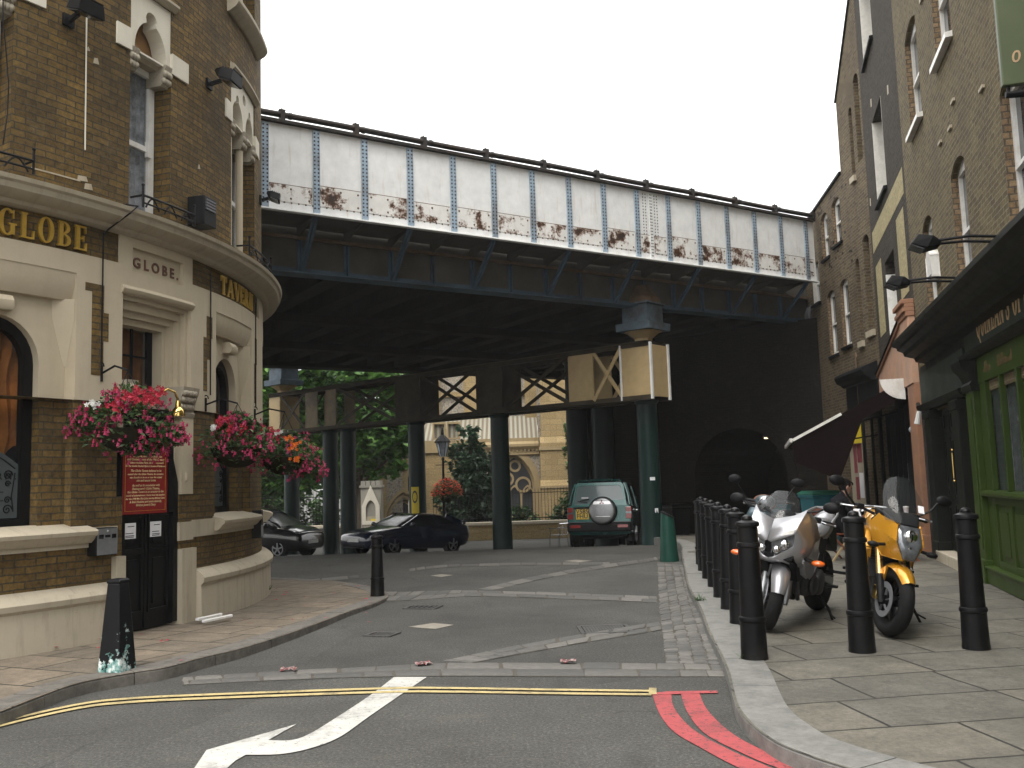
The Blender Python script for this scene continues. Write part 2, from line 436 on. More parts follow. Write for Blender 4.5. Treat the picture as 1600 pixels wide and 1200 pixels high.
M['girder_rust'] = plain('rusty_flange', (.14,.095,.06), .75, var=.35, scale=3, dirt=(.09,.04,.02), spec=0.25)
M['capital_steel'] = plain('weathered_blue_grey_steel', (.10,.135,.165), .6, var=.3, scale=4, dirt=(.07,.045,.03), spec=.2)
M['cream_steel'] = rusty('cream_steel_plate', (.50,.37,.19), .66, rust=(.18,.07,.02), dark=(.07,.03,.014))
M['truss_steel'] = plain('grimy_truss_steel', (.05,.04,.026), .7, var=.35, scale=2.5, dirt=(.02,.016,.012), spec=0.16)
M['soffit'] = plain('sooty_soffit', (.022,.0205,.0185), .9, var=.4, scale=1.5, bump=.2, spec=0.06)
M['pipe_black'] = plain('black_pipe', (.026,.024,.022), .6, var=.3, dirt=(.05,.03,.02), spec=0.25)
M['green_column'] = plain('dark_green_iron', (.004,.020,.0175), .42, var=.2, scale=3, dirt=(.005,.016,.015), spec=0.25)
M['green_paint'] = plain('olive_green_paint', (.030,.054,.006), .42, var=.18, scale=3, spec=0.25)
M['green_dark_paint'] = plain('blackened_green_paint', (.009,.011,.008), .45, var=.25, scale=4, spec=0.16)
M['green_fascia'] = plain('grey_green_fascia', (.026,.036,.027), .5, var=.12, scale=3, spec=0.25)
M['sign_green'] = plain('green_hanging_sign', (.065,.085,.035), .45, var=.12, scale=3)
M['sign_flesh'] = plain('tan_sign_paint', (.42,.28,.16), .55)
M['sign_letter'] = plain('dull_gold_lettering', (.52,.36,.19), .5)
M['terracotta'] = plain('terracotta', (.30,.15,.085), .7, var=.2, scale=3, bump=.15, dirt=(.17,.09,.06))
M['terra_pale'] = plain('pale_terracotta', (.47,.275,.18), .7, var=.15, scale=3, dirt=(.34,.27,.21))
M['awning'] = plain('maroon_canvas', (.008,.004,.004), .8, var=.2, scale=5, spec=0.06)
M['yellow_sign'] = plain('yellow_sign', (.72,.55,.03), .5, var=.08)
M['poster_red'] = plain('faded_red_poster', (.22,.05,.06), .6, var=.4, scale=8)
M['teal_plastic'] = plain('teal_plastic', (.015,.12,.15), .45, var=.15)
M['teal_lid'] = plain('green_plastic_lid', (.03,.16,.11), .45, var=.15)
M['bollard'] = plain('bollard_black', (.006,.006,.0066), .34, var=.3, scale=6, dirt=(.018,.017,.016), bump=.12, spec=0.16)
def chipped():
    k = NB('chipped_bollard_paint'); v = k.vec()
    z = k.sep(v)[2]
    n = k.noise(v, 7, 9, .7)
    low = k.math('SUBTRACT', n, k.math('MULTIPLY', z, .42))
    mask = k.ramp(low, [(.455, 0.), (.468, 1.)])
    under = k.ramp(k.noise(v, 18, 6, .7), [(.38, (.03,.13,.11)), (.5, (.20,.34,.32)), (.6, (.62,.66,.64))])
    c = k.mix(mask, (.006,.0064,.0075), under)
    k.bump(mask, .4, .004); return k.done(c, .45, 0, .16)
M['bollard_chipped'] = chipped()
M['bollard_green'] = plain('bollard_green', (.010,.050,.036), .38, var=.2, scale=5, spec=0.25)
# ground
def asphalt():
    k = NB('asphalt'); v = k.vec()
    c = k.ramp(k.noise(v, 48, 6, .9), [(.34, (.024,.0235,.0215)), (.5, (.062,.061,.056)), (.66, (.15,.145,.132))])
    fl = k.ramp(k.voro(v, 34), [(.10, 1.), (.20, 0.)]); c = k.mix(k.math('MULTIPLY', fl, k.ramp(k.voro(v, 34, out='Color'), [(.55, 0.), (.75, .6)])), c, (.24,.23,.21))
    big = k.ramp(k.noise(v, .55, 6, .65), [(.35, .72), (.65, 1.12)])
    c = k.mix(1.0, c, big, 'MULTIPLY')
    dust = k.ramp(k.noise(k.vec(False, (1, 3, 1)), 1.7, 9, .75), [(.52, 0.), (.72, 1.)])
    c = k.mix(k.math('MULTIPLY', dust, .22), c, (.13,.12,.10))
    seam = k.voro(k.vec(False, (1, 1, 1), rot=.3), .38, 'F1', 'Color')      # repair patches laid at different times
    c = k.mix(.35, c, k.ramp(k.sep(seam)[0], [(.2, .75), (.8, 1.25)]), 'MULTIPLY')
    wv = k.n.new('ShaderNodeVectorMath'); k.l.new(v, wv.inputs[0]); nz = k.n.new('ShaderNodeTexNoise'); k.l.new(v, nz.inputs['Vector']); nz.inputs['Scale'].default_value = 2.2; nz.inputs['Detail'].default_value = 6
    sv = k.n.new('ShaderNodeVectorMath'); sv.operation = 'SCALE'; k.l.new(nz.outputs['Color'], sv.inputs[0]); sv.inputs['Scale'].default_value = .5; k.l.new(sv.outputs[0], wv.inputs[1])
    cr = k.ramp(k.voro(wv.outputs[0], .62, 'DISTANCE_TO_EDGE'), [(.004, 1.), (.011, 0.)])
    cr = k.math('MULTIPLY', cr, k.ramp(k.noise(v, .45, 3, .5), [(.56, 0.), (.60, 1.)]))
    c = k.mix(k.math('MULTIPLY', cr, .3), c, (.012,.012,.011))
    oil = k.math('MULTIPLY', k.ramp(k.noise(k.vec(False, (1, .45, 1), loc=(3, 1, 0)), 1.0, 5, .6), [(.60, 0.), (.70, 1.)]), .45)
    c = k.mix(oil, c, (.018,.018,.018))
    k.bump(k.noise(v, 70, 4, .8), .7, .008)
    return k.done(c, .85, 0, .3)
M['asphalt'] = asphalt()
def flags(name, w_, h_, rot, c1, c2, mort=(.022,.02,.016), stain=(.05,.048,.042)):
    k = NB(name); v = k.vec(False, rot=rot)
    nz = k.n.new('ShaderNodeTexNoise'); k.l.new(v, nz.inputs['Vector']); nz.inputs['Scale'].default_value = 1.3; nz.inputs['Detail'].default_value = 2
    s_ = k.n.new('ShaderNodeVectorMath'); s_.operation = 'SCALE'; k.l.new(nz.outputs['Color'], s_.inputs[0]); s_.inputs['Scale'].default_value = .05
    a = k.n.new('ShaderNodeVectorMath'); k.l.new(v, a.inputs[0]); k.l.new(s_.outputs[0], a.inputs[1])
    t = k.n.new('ShaderNodeTexBrick'); k.l.new(a.outputs[0], t.inputs['Vector']); t.offset = .37; t.squash = .72; t.squash_frequency = 3
    t.inputs['Scale'].default_value = 1; t.inputs['Brick Width'].default_value = w_; t.inputs['Row Height'].default_value = h_
    t.inputs['Mortar Size'].default_value = .011; t.inputs['Mortar Smooth'].default_value = .2
    t.inputs['Color1'].default_value = c4(c1); t.inputs['Color2'].default_value = c4(c2); t.inputs['Mortar'].default_value = c4(mort)
    c = k.mix(.8, t.outputs['Color'], k.ramp(k.noise(v, 5, 10, .8), [(.32, .5), (.68, 1.35)]), 'MULTIPLY')
    sp = k.ramp(k.noise(v, 38, 5, .85), [(.36, .72), (.62, 1.25)]); c = k.mix(.7, c, sp, 'MULTIPLY')
    st = k.ramp(k.noise(v, 1.1, 8, .7), [(.45, 0.), (.7, 1.)])
    c = k.mix(k.math('MULTIPLY', st, .45), c, stain)
    gum = k.ramp(k.voro(v, 2.3), [(.03, 1.), (.045, 0.)])
    c = k.mix(k.math('MULTIPLY', gum, .35), c, (.05,.05,.05))
    h = k.math('ADD', k.math('MULTIPLY', t.outputs['Fac'], -1.0), k.math('MULTIPLY', k.noise(v, 40, 5, .65), .25))
    k.bump(h, .5, .01)
    return k.done(c, .78, 0, .35)
M['flags_right'] = flags('york_flagstones', 1.05, .62, rad(-8), (.142,.130,.103), (.103,.098,.083))
M['flags_left'] = flags('worn_flagstones', .75, .5, rad(24), (.185,.15,.11), (.14,.118,.09), stain=(.08,.07,.056))
M['kerb'] = plain('granite_kerb', (.175,.173,.16), .8, var=.22, scale=14, bump=.3, dirt=(.10,.10,.095))
M['kerb_worn'] = plain('worn_granite_kerb', (.125,.115,.10), .8, var=.25, scale=14, bump=.4, dirt=(.05,.045,.04))
def setts():
    k = NB('granite_setts'); v = k.vec()
    c = k.ramp(k.island(), [(.1, (.075,.073,.068)), (.5, (.10,.096,.088)), (.9, (.135,.128,.115))])
    c = k.mix(.6, c, k.ramp(k.noise(v, 20, 6, .7), [(.3, .6), (.7, 1.2)]), 'MULTIPLY')
    k.bump(k.noise(v, 45, 5, .6), .5, .008); return k.done(c, .75)
M['setts'] = setts()
M['joint'] = plain('sett_joint_grit', (.075,.066,.052), .95, var=.35, scale=40, bump=.4)
def roadpaint(name, col, lo, under=(.05,.05,.05)):
    k = NB(name); v = k.vec()
    n = k.noise(v, 26, 10, .8)
    c = k.mix(k.ramp(n, [(lo, 1.), (lo+.06, 0.)]), tuple(q for q in col), under)
    big = k.math('MULTIPLY', k.ramp(k.noise(v, 3.0, 8, .75), [(.50, 0.), (.66, 1.)]), .55)
    c = k.mix(big, c, under)
    c = k.mix(.5, c, k.ramp(k.noise(v, 7, 6, .7), [(.3, .6), (.7, 1.1)]), 'MULTIPLY')
    k.bump(k.noise(v, 130, 3, .7), .5, .005)
    return k.done(c, .75, 0, .3)
M['paint_white'] = roadpaint('white_road_paint', (.52,.51,.475), .37)
M['paint_yellow'] = roadpaint('yellow_road_paint', (.50,.40,.19), .38)
M['paint_red'] = roadpaint('red_road_paint', (.40,.075,.08), .40)
M['leaf_dark'] = None
def leafmat(name, a, b, c_, rough=.5, trans=.25):
    k = NB(name)
    c = k.ramp(k.island(), [(.05, a), (.5, b), (.95, c_)])
    k.l.new(c, k.b.inputs['Base Color'])
    m = k.done(c, rough, 0, .35)
    t = k.n.new('ShaderNodeBsdfTranslucent'); k.l.new(c, t.inputs[0])
    mx = k.n.new('ShaderNodeMixShader'); mx.inputs[0].default_value = trans
    out = k.n['Material Output']; k.l.new(k.b.outputs[0], mx.inputs[1]); k.l.new(t.outputs[0], mx.inputs[2]); k.l.new(mx.outputs[0], out.inputs[0])
    return m
M['leaf_tree'] = leafmat('tree_leaves', (.035,.085,.018), (.06,.15,.025), (.11,.22,.04))
M['leaf_ivy'] = leafmat('ivy_leaves', (.018,.042,.022), (.03,.065,.032), (.055,.095,.05))
M['leaf_shrub'] = leafmat('shrub_leaves', (.025,.06,.018), (.05,.10,.03), (.08,.14,.05))
M['leaf_basket'] = leafmat('basket_leaves', (.022,.05,.014), (.04,.085,.022), (.075,.13,.04))
M['petal_pink'] = leafmat('fuchsia_petals', (.26,.008,.045), (.38,.018,.085), (.50,.07,.17), .55, .2)
M['petal_red'] = leafmat('red_petals', (.28,.008,.022), (.36,.012,.035), (.43,.03,.06), .55, .2)
M['petal_orange'] = leafmat('orange_petals', (.70,.12,.01), (.75,.2,.02), (.7,.16,.03), .55, .2)
M['petal_white'] = leafmat('white_petals', (.7,.7,.68), (.75,.75,.75), (.65,.68,.6), .55, .2)
M['bark'] = plain('bark', (.07,.055,.04), .9, var=.35, scale=5, bump=.6)
M['soil'] = plain('moss_liner', (.018,.016,.009), .95, var=.4, scale=20, bump=.6, spec=0.06)
# vehicles
M['coupe_blue'] = plain('navy_car_paint', (.006,.010,.028), .22, var=.05, coat=1)
M['van_black'] = plain('black_car_paint', (.007,.007,.008), .22, var=.05, coat=1)
M['jeep_green'] = plain('teal_car_paint', (.022,.12,.108), .25, metal=.25, var=.05, coat=1)
M['car_glass'] = plain('car_glass', (.008,.010,.011), .16, var=.05, spec=.3)
M['jeep_glass'] = glass('tinted_rear_glass', (.14,.19,.20), 1, .06)
M['silver_paint'] = plain('silver_bike_paint', (.40,.40,.42), .33, metal=.7, var=.015, scale=1, coat=.5)
M['gold_paint'] = plain('gold_bike_paint', (.62,.29,.02), .28, metal=.5, var=.02, scale=1, coat=1)
M['gold_fork'] = plain('gold_anodised', (.70,.50,.22), .25, metal=.9, var=.05)
M['tank_grey'] = plain('grey_tank_paint', (.19,.195,.205), .3, metal=.6, var=.05, coat=.6)
M['engine'] = plain('engine_alloy', (.075,.075,.078), .45, metal=.6, var=.4, scale=18)
M['seat_vinyl'] = plain('black_seat_vinyl', (.014,.014,.015), .55, var=.15, bump=.1, scale=12, spec=0.16)
M['leather'] = plain('brown_leather', (.20,.075,.04), .5, var=.2, scale=8, bump=.2)
M['lens_clear'] = plain('headlight_lens', (.20,.21,.225), .10, metal=.6, var=.5, scale=16)
M['lens_orange'] = plain('amber_lens', (.75,.13,.01), .2, var=.15, coat=1)
M['lens_red'] = plain('red_lens', (.24,.008,.006), .2, var=.2, coat=1)
M['plate_yellow'] = plain('yellow_plate', (.75,.50,.04), .45, var=.05)
M['plate_white'] = plain('white_plate', (.5,.5,.48), .45, var=.05)
M['screen'] = screenmat('smoked_screen', (.03,.033,.035), .42)
M['screen_clear'] = screenmat('clear_screen', (.035,.04,.04), .34)
M['scooter_paint'] = plain('slate_blue_paint', (.07,.11,.13), .3, metal=.3, var=.08, coat=.6)
M['wood_red'] = plain('red_brown_timber', (.15,.045,.022), .55, var=.25, scale=6)
M['cloth_black'] = plain('black_cloth', (.010,.010,.012), .95, var=.2, spec=0.06)
M['skin'] = plain('skin', (.30,.17,.115), .55, var=.08)
M['hair'] = plain('black_hair', (.010,.008,.007), .6, var=.3, scale=30, spec=0.06)
M['lamp_glass'] = plain('pale_lantern_glass', (.30,.34,.38), .3)
# ------------------------------------------------------------------ ground, road, pavements
def smooth(pts, n=6):
    out = []
    P_ = [pts[0]] + list(pts) + [pts[-1]]
    for i in range(1, len(P_) - 2):
        p0, p1, p2, p3 = [Vector(q) for q in P_[i-1:i+3]]
        for k in range(n):
            t = k / n
            out.append(.5*((2*p1) + (p2-p0)*t + (2*p0-5*p1+4*p2-p3)*t*t + (3*p1-p0-3*p2+p3)*t*t*t))
    out.append(Vector(pts[-1])); return out
def sheet(name, outline, mat, lift=None, z=None):           # flat-ish polygon of world points
    mb = MB(); pts = [Vector(p) for p in outline]
    tri = tessellate_polygon([[Vector((p.x, p.y, 0)) for p in pts]])
    mb.add([(p.x, p.y, (p.z if z is None else z) + (lift or 0)) for p in pts], [tuple(t) for t in tri])
    o = mb.build(name, mat, fix=True)
    return o
mb = MB()
ys = [-60, -10, 0, 8, 14, 16, 18, 19.5, 21, 22, 23.2, 24.5, 26.2, 28.5, 31, 35, 60, 120, 700]
xs = [-700, -60, -20, -8, 0, 8, 20, 60, 700]
mb.add([(x, y, gz(y)) for y in ys for x in xs], [(j*9+i, j*9+i+1, (j+1)*9+i+1, (j+1)*9+i) for j in range(len(ys)-1) for i in range(8)])
tag(mb.build('road', M['asphalt']), kind='structure')

def kerb(name, pts, wd, mat, side, h=None, seg=.9):         # granite kerb stones along a line of points (top outer edge)
    mb = MB(); P_ = smooth(pts, 8); acc = 0; stone = [P_[0]]; n = len(P_)
    def off(i):
        t = (P_[min(i+1, n-1)] - P_[max(i-1, 0)]); t.z = 0; t.normalize()
        return Vector((-t.y, t.x, 0)) * side
    i0 = 0; run = 0
    for i in range(1, n):
        run += (P_[i] - P_[i-1]).length
        if run >= seg * random.uniform(.85, 1.15) or i == n-1:
            ring = []
            ks = list(range(i0, i+1)); jit = random.uniform(-.004, .004)
            for k in ks:
                p = P_[k].copy(); o = off(k)
                t = (P_[min(k+1, n-1)] - P_[max(k-1, 0)]).normalized()
                if k == ks[0]: p = p + t*.004
                if k == ks[-1]: p = p - t*.004
                zt = p.z + jit
                a = p + o*.012; b = p + o*wd
                ring.append([(p.x, p.y, -.12 + min(0, gz(p.y))), (p.x, p.y, zt-.02), (a.x + o.x*.01, a.y + o.y*.01, zt), (b.x, b.y, zt), (b.x, b.y, -.12 + min(0, gz(p.y)))])
            mb.loft(ring, True, True)
            i0 = i; run = 0
    return tag(mb.build(name, mat, smooth=40, fix=True), kind='structure')

LK = [(-420, 1290), (-220, 1192), (-100, 1145), (0, 1111), (62, 1087), (124, 1066), (202, 1051), (259, 1042), (315, 1027), (375, 1013), (440, 993), (500, 972), (545, 955), (588, 941), (606, 931), (600, 922), (570, 914), (530, 908), (480, 904), (430, 902), (370, 901)]
LZ = [.1]*9 + [.09, .08, .07, .06, .05, .04, .035, .03, .025, .02, .02, .02]
LKW = [G(x, y, z) for (x, y), z in zip(LK, LZ)]
kerb('kerb_left', LKW, .24, M['kerb_worn'], 1)
RK = [(2100, 1420), (1800, 1325), (1600, 1268), (1420, 1225), (1329, 1200), (1263, 1179), (1210, 1157), (1171, 1128), (1151.6, 1104), (1143, 1078), (1136, 1047), (1123, 1017), (1105.6, 982), (1092.5, 947), (1075, 914), (1070, 890), (1065, 866), (1060, 848)]
RKW = [G(x, y, .1) for x, y in RK]
RKW += [RKW[-1] + Vector((-.1, 3, -.06)), RKW[-1] + Vector((-.2, 8, -.3))]
kerb('kerb_right', RKW, .30, M['kerb'], -1)
lp = [p + Vector((0, 0, -.003)) for p in smooth(LKW, 8)]
lp = [Vector((p.x, p.y, p.z)) for p in lp] + [Vector((-8, 14, .02)), Vector((-9, 8, .09)), Vector((-9, 3, .097))]
_in = []
tag(sheet('pavement_left', lp, M['flags_left'], -.001), kind='structure')
rp = [p + Vector((0, 0, -.004)) for p in smooth(RKW, 8)]
rp += [Vector((10, 30, -.35)), Vector((10, 21, .05)), Vector((9, 13, .097)), Vector((9, 3, .097))]
tag(sheet('pavement_right', rp, M['flags_right']), kind='structure')

def setts(name, A, B, rows, length, lift=.0):               # rows of cobbles between two edge lines
    mb = MB(); base = MB(); A = smooth([GG(*p) for p in A], 6); B = smooth([GG(*p) for p in B], 6)
    def at(L, t):
        t = max(0, min(.9999, t)) * (len(L)-1); i = int(t); return L[i].lerp(L[i+1], t - i)
    total = sum((A[i+1]-A[i]).length for i in range(len(A)-1))
    base.add([tuple(p + Vector((0, 0, .004))) for p in A] + [tuple(p + Vector((0, 0, .004))) for p in B], [(i, i+1, len(A)+i+1, len(A)+i) for i in range(len(A)-1)])
    for r in range(rows):
        t = random.uniform(-.5, 0)*length/total
        while t < 1:
            L = length*random.uniform(.75, 1.25)/total
            t0, t1 = max(t + .012/total, 0), min(t + L - .006/total, 1)
            if t1 - t0 > .03/total:
                s0, s1 = (r + .05)/rows, (r + .95)/rows
                j = lambda: random.uniform(-.012, .012)
                q = [at(A, t0).lerp(at(B, t0), s0), at(A, t1).lerp(at(B, t1), s0), at(A, t1).lerp(at(B, t1), s1), at(A, t0).lerp(at(B, t0), s1)]
                c = sum(q, Vector())/4; zt = random.uniform(.008, .016) + lift
                q = [p + Vector((j(), j()*.4, 0)) for p in q]
                lo = [(p.x, p.y, p.z - .02) for p in q]
                mi_ = [tuple(p + Vector((0, 0, zt - .006))) for p in q]
                hi = [tuple(p.lerp(c, min(.35, .018/max(.02, (p-c).length))) + Vector((0, 0, zt))) for p in q]
                mb.loft([lo, mi_, hi], True, True)
            t += L
    tag(base.build('road_bed', M['joint']), kind='structure')
    tag(mb.build(name, M['setts'], smooth=50, fix=True), kind='structure')
setts('road_setts', [(1027, 880), (1029, 925), (1031, 962), (1036, 1000), (1040, 1038)], [(1073, 884), (1082, 914), (1096, 950), (1114, 995), (1131, 1040)], 4, .20)
setts('road_setts', [(1131, 1040), (1040, 1038), (900, 1037), (690, 1037), (560, 1044), (400, 1052), (285, 1059)], [(1134, 1058), (1040, 1058), (900, 1058), (690, 1057), (560, 1059), (400, 1065), (285, 1071)], 2, .36)
setts('road_setts', [(692, 1033), (766, 1018), (900, 993), (1030, 973)], [(740, 1036), (800, 1025), (900, 1007), (1033, 985)], 2, .30)
setts('road_setts', [(592, 926), (680, 924), (742, 923), (900, 928), (1027, 933)], [(592, 940), (650, 938), (742, 932), (900, 937), (1027, 942)], 2, .30)
setts('road_setts', [(745, 921), (878, 893), (1000, 875), (1040, 869)], [(770, 923), (890, 897), (1004, 880), (1046, 873)], 1, .30)
setts('road_setts', [(640, 889), (700, 883), (820, 880), (953, 879)], [(640, 893), (700, 887), (820, 884), (953, 883)], 1, .30)
setts('road_setts', [(425, 911), (480, 906), (560, 899)], [(428, 916), (480, 911), (562, 904)], 1, .30)

def mark(name, poly, mat, lift=.006):
    return tag(sheet(name, [GG(x, y) for x, y in poly], mat, lift), kind='structure')
def stripe(name, A, B, mat, lift=.006):
    mb = MB(); A = smooth([GG(*p) for p in A], 8); B = smooth([GG(*p) for p in B], 8); n = len(A)
    mb.add([(p.x, p.y, p.z + lift) for p in A + B], [(i, i+1, n+i+1, n+i) for i in range(n-1)])
    return tag(mb.build(name, mat, fix=True), kind='structure')
# the bent turn arrow, as one sheet
_sh = smooth([GG(*p) for p in [(615.6, 1059), (578, 1088), (522, 1125), (484, 1148), (456, 1158), (419, 1158)]], 6)
_sh2 = smooth([GG(*p) for p in [(667, 1059), (639, 1078), (578, 1120), (531, 1153), (484, 1171), (437, 1180), (384, 1181)]], 6)
_ar = _sh + [GG(463, 1133), GG(322.7, 1173.6), GG(303.5, 1202), GG(262, 1250), GG(232, 1300), GG(330, 1270), GG(350, 1206), GG(368, 1190)] + list(reversed(_sh2))
tag(sheet('road_marking', _ar, M['paint_white'], .0065), kind='structure')
_y = [(-260, 1215), (-120, 1166), (0, 1129), (120, 1101.5), (200, 1092), (330, 1085.5), (600, 1076), (700, 1075.5), (860, 1078), (1018, 1080)]
def shift(L, d0, d1): return [(x, y + d0 + (d1-d0)*0) for x, y in L]
stripe('road_marking', shift(_y, 0, 0), shift(_y, 3.0, 3), M['paint_yellow'], .010)
stripe('road_marking', shift(_y, 5.6, 0), shift(_y, 8.8, 3), M['paint_yellow'], .010)
mark('road_marking', [(1014, 1077), (1026, 1077), (1026, 1087), (1014, 1087)], M['paint_yellow'], .011)
def z6(L): return [(900 + x/2.2857, 820 + y/2.2857) for x, y in L]
stripe('road_marking', z6([(272, 608), (300, 680), (350, 742), (450, 802), (570, 866), (720, 930), (900, 985), (1200, 1050)]), z6([(340, 605), (352, 660), (420, 735), (550, 808), (690, 868), (830, 925), (1000, 975), (1230, 1030)]), M['paint_red'], .006)
stripe('road_marking', z6([(374, 605), (397, 670), (460, 748), (600, 822), (712, 869), (850, 915), (1000, 958), (1250, 1015)]), z6([(440, 602), (470, 665), (560, 750), (700, 824), (815, 869), (930, 905), (1060, 945), (1270, 995)]), M['paint_red'], .006)
mark('road_marking', z6([(272, 603), (345, 598), (505, 596), (506, 604), (345, 609), (272, 612)]), M['paint_red'], .008)

# drain covers, patches, litter
def at_px(x, y): return GG(x, y)
mark('road_patch', [(638, 980), (677, 974), (709, 977), (680, 983.5)], M['asphalt_patch'], .005)
mark('road_patch', [(672, 900), (690, 897.5), (708, 899), (690, 902)], M['asphalt_patch'], .005)
mark('road_patch', [(880, 877), (900, 875), (925, 876.5), (905, 879)], M['asphalt_patch'], .005)
def grate(px, wdt, dep, rz, label, nb=12):
    p = GG(*px); t = thing('drain_grate', p, label, 'drain cover', rz=rz)
    f = MB(); f.box(-wdt/2, wdt/2, -dep/2, -dep/2+.05, 0, .012); f.box(-wdt/2, wdt/2, dep/2-.05, dep/2, 0, .012)
    f.box(-wdt/2, -wdt/2+.04, -dep/2+.05, dep/2-.05, 0, .012); f.box(wdt/2-.04, wdt/2, -dep/2+.05, dep/2-.05, 0, .012)
    f.build('frame', M['cast_iron'], t, local=True)
    b = MB()
    for i in range(nb):
        x = -wdt/2 + .05 + (wdt-.1)*(i+.5)/nb; b.box(x-.013, x+.013, -dep/2+.05, dep/2-.05, 0, .010)
    b.build('bars', M['cast_iron'], t, local=True)
    s_ = MB(); s_.box(-wdt/2+.04, wdt/2-.04, -dep/2+.05, dep/2-.05, 0, .0055); s_.build('pit', M['bargeboard'], t, local=True)
grate((945, 984), .52, .50, rad(2), 'iron gully grate in the asphalt beside the diagonal row of setts', 14)
grate((597, 992), .30, .26, rad(-20), 'small square drain cover in the road left of the pale square patch', 5)
grate((661, 949.5), .42, .30, rad(-15), 'small pale cover in the road just behind the pale square patch', 5)
def litter(px, label, rz):
    p = GG(*px); p.z += .012; mb = MB(); n = 6
    t = thing('crushed_packet', p, label, 'litter', 'crushed packets on the setts', rz)
    g = [[(-.065 + .13*i/n, -.045 + .09*j/4, .006 + random.uniform(0, .022)) for i in range(n+1)] for j in range(5)]
    mb.add([q for r in g for q in r], [(j*(n+1)+i, j*(n+1)+i+1, (j+1)*(n+1)+i+1, (j+1)*(n+1)+i) for j in range(4) for i in range(n)])
    o = mb.build('wrapper', M['litter'], t, local=True); s = o.modifiers.new('s', 'SOLIDIFY'); s.thickness = .004
k = NB('printed_wrapper'); _n = k.noise(k.vec(), 28, 3, .6)
M['litter'] = k.done(k.ramp(_n, [(.38, (.02,.02,.02)), (.48, (.20,.03,.03)), (.56, (.32,.30,.28)), (.66, (.15,.02,.02))]), .4)
litter((451, 1050), 'crushed red and white packet on the setts near the tapered post', .2)
litter((662, 1041), 'crushed red and white packet where the diagonal setts meet the crossing row', .5)
litter((888, 1038), 'crushed red and white packet on the setts nearest the red lines', -.1)
mb = MB()
for i in range(70):
    x, y = random.choice([(random.uniform(60, 320), random.uniform(985, 1035)), (random.uniform(330, 600), random.uniform(925, 985)), (random.uniform(430, 590), random.uniform(915, 945))])
    p = G(x, y, .1 if x < 350 else .06); a = random.uniform(0, 6.3); s = random.uniform(.012, .03)
    if x < 200 and y > 1035: continue
    mb.add([(p.x + s*math.cos(a + q*2.1), p.y + s*math.sin(a + q*2.1), p.z + .008 + random.uniform(0, .012)) for q in range(3)], [(0, 1, 2)])
tag(mb.build('fallen_petals', M['petal_red']), kind='stuff')
def rod(a, b, label):
    a = G(*a, .1); b = G(*b, .1); c = (a+b)/2
    t = thing('trunking_strip', c, label, 'plastic strip', rz=math.atan2(b.y-a.y, b.x-a.x))
    L = (b-a).length/2; mb = MB()
    mb.prism([(-.022, .002), (.022, .002), (.022, .022), (.012, .030), (-.012, .030), (-.022, .022)], -L, L, 'yz')
    mb.build('body', M['white_paint'], t, local=True)
    e = MB(); e.box(-L - .004, -L, -.02, .02, .004, .026); e.box(L, L+.004, -.02, .02, .004, .026); e.build('end_cap', M['paper'], t, local=True)
rod((318, 973), (361, 964), 'white plastic strip on the pavement by the tavern door, the nearer of two lying together')
rod((308, 970), (345, 962), 'white plastic strip on the pavement by the tavern door, the one nearer the wall')
# ------------------------------------------------------------------ the round-cornered tavern on the left
GCX, GCY, GR, GA0 = -9.978, 12.041, 6.476, -.60708
def gw(u, d, z):
    a = GA0 + u/GR
    return Vector((GCX + (GR+d)*math.cos(a), GCY + (GR+d)*math.sin(a), z))
def gframe(u, d, z):                         # local frame on the facade: x along the wall, y outward, z up
    a = GA0 + u/GR; x = Vector((-math.sin(a), math.cos(a), 0)); y = Vector((math.cos(a), math.sin(a), 0))
    return Matrix.Translation(gw(u, d, z)) @ Matrix((-x, y, Vector((0,0,1)))).transposed().to_4x4()   # x runs to the viewer's left... right-handed
TV = thing('tavern_building', gw(1.8, -2, 0), 'yellow brick tavern with rounded corner, cream stone ground floor and gold letters', 'building')
def gb(mb, name, mat, par=None, **k):
    return mb.build(name, mat, par or TV, warp=gw, **k)
U0, U1 = -2.6, 8.6
# brick walling below, in the frieze and above the cornice
b = MB()
for u0, u1 in ((U0, 1.27), (2.43, U1)): b.panel(rect(u0, u1, .58, 1.0), [], 0, -.3)
b.panel(rect(U0, 1.27, 1.17, 2.42), [rect(-.70, .74, 1.171, 2.419)], 0, -.3)
b.panel(rect(2.43, U1, 1.17, 2.42), [rect(2.96, 4.26, 1.171, 2.419), rect(5.3, 6.5, 1.171, 2.419)], 0, -.3)
for u0, u1 in ((-.70, -.42), (.46, .74), (2.96, 3.20), (4.02, 4.26)): b.panel(rect(u0, u1, 1.17, 2.42), [], -.10, -.42)
for u0, u1 in ((U0, 1.25), (2.42, 4.76), (5.5, U1)): b.panel(rect(u0, u1, 3.87, 4.2), [], 0, -.2)
WA = (1.38, 2.02, 4.5, 6.98); WR = (3.44, 4.56, 4.6, 6.9); WL = (-.72, .06, 4.5, 6.98); WU = (3.40, 4.6, 7.86, 9.7); WU2 = (1.3, 2.05, 7.86, 9.7)
b.panel(rect(U0, U1, 4.42, 11.4), [rect(*q) for q in (WA, WR, WL, WU, WU2)], 0, -.42)
for q in ((.84,1.06,3.52,3.60), (.92,1.06,2.68,3.52), (1.06,1.12,3.03,3.32), (2.66,2.82,3.04,3.30), (2.73,2.86,3.30,3.56), (2.66,2.74,2.66,3.04), (4.40,4.50,2.66,3.2), (4.46,4.58,3.2,3.56)):
    b.box(q[0], q[1], 0, .026, q[2], q[3])
gb(b, 'wall', M['brick_globe'], step=.2)
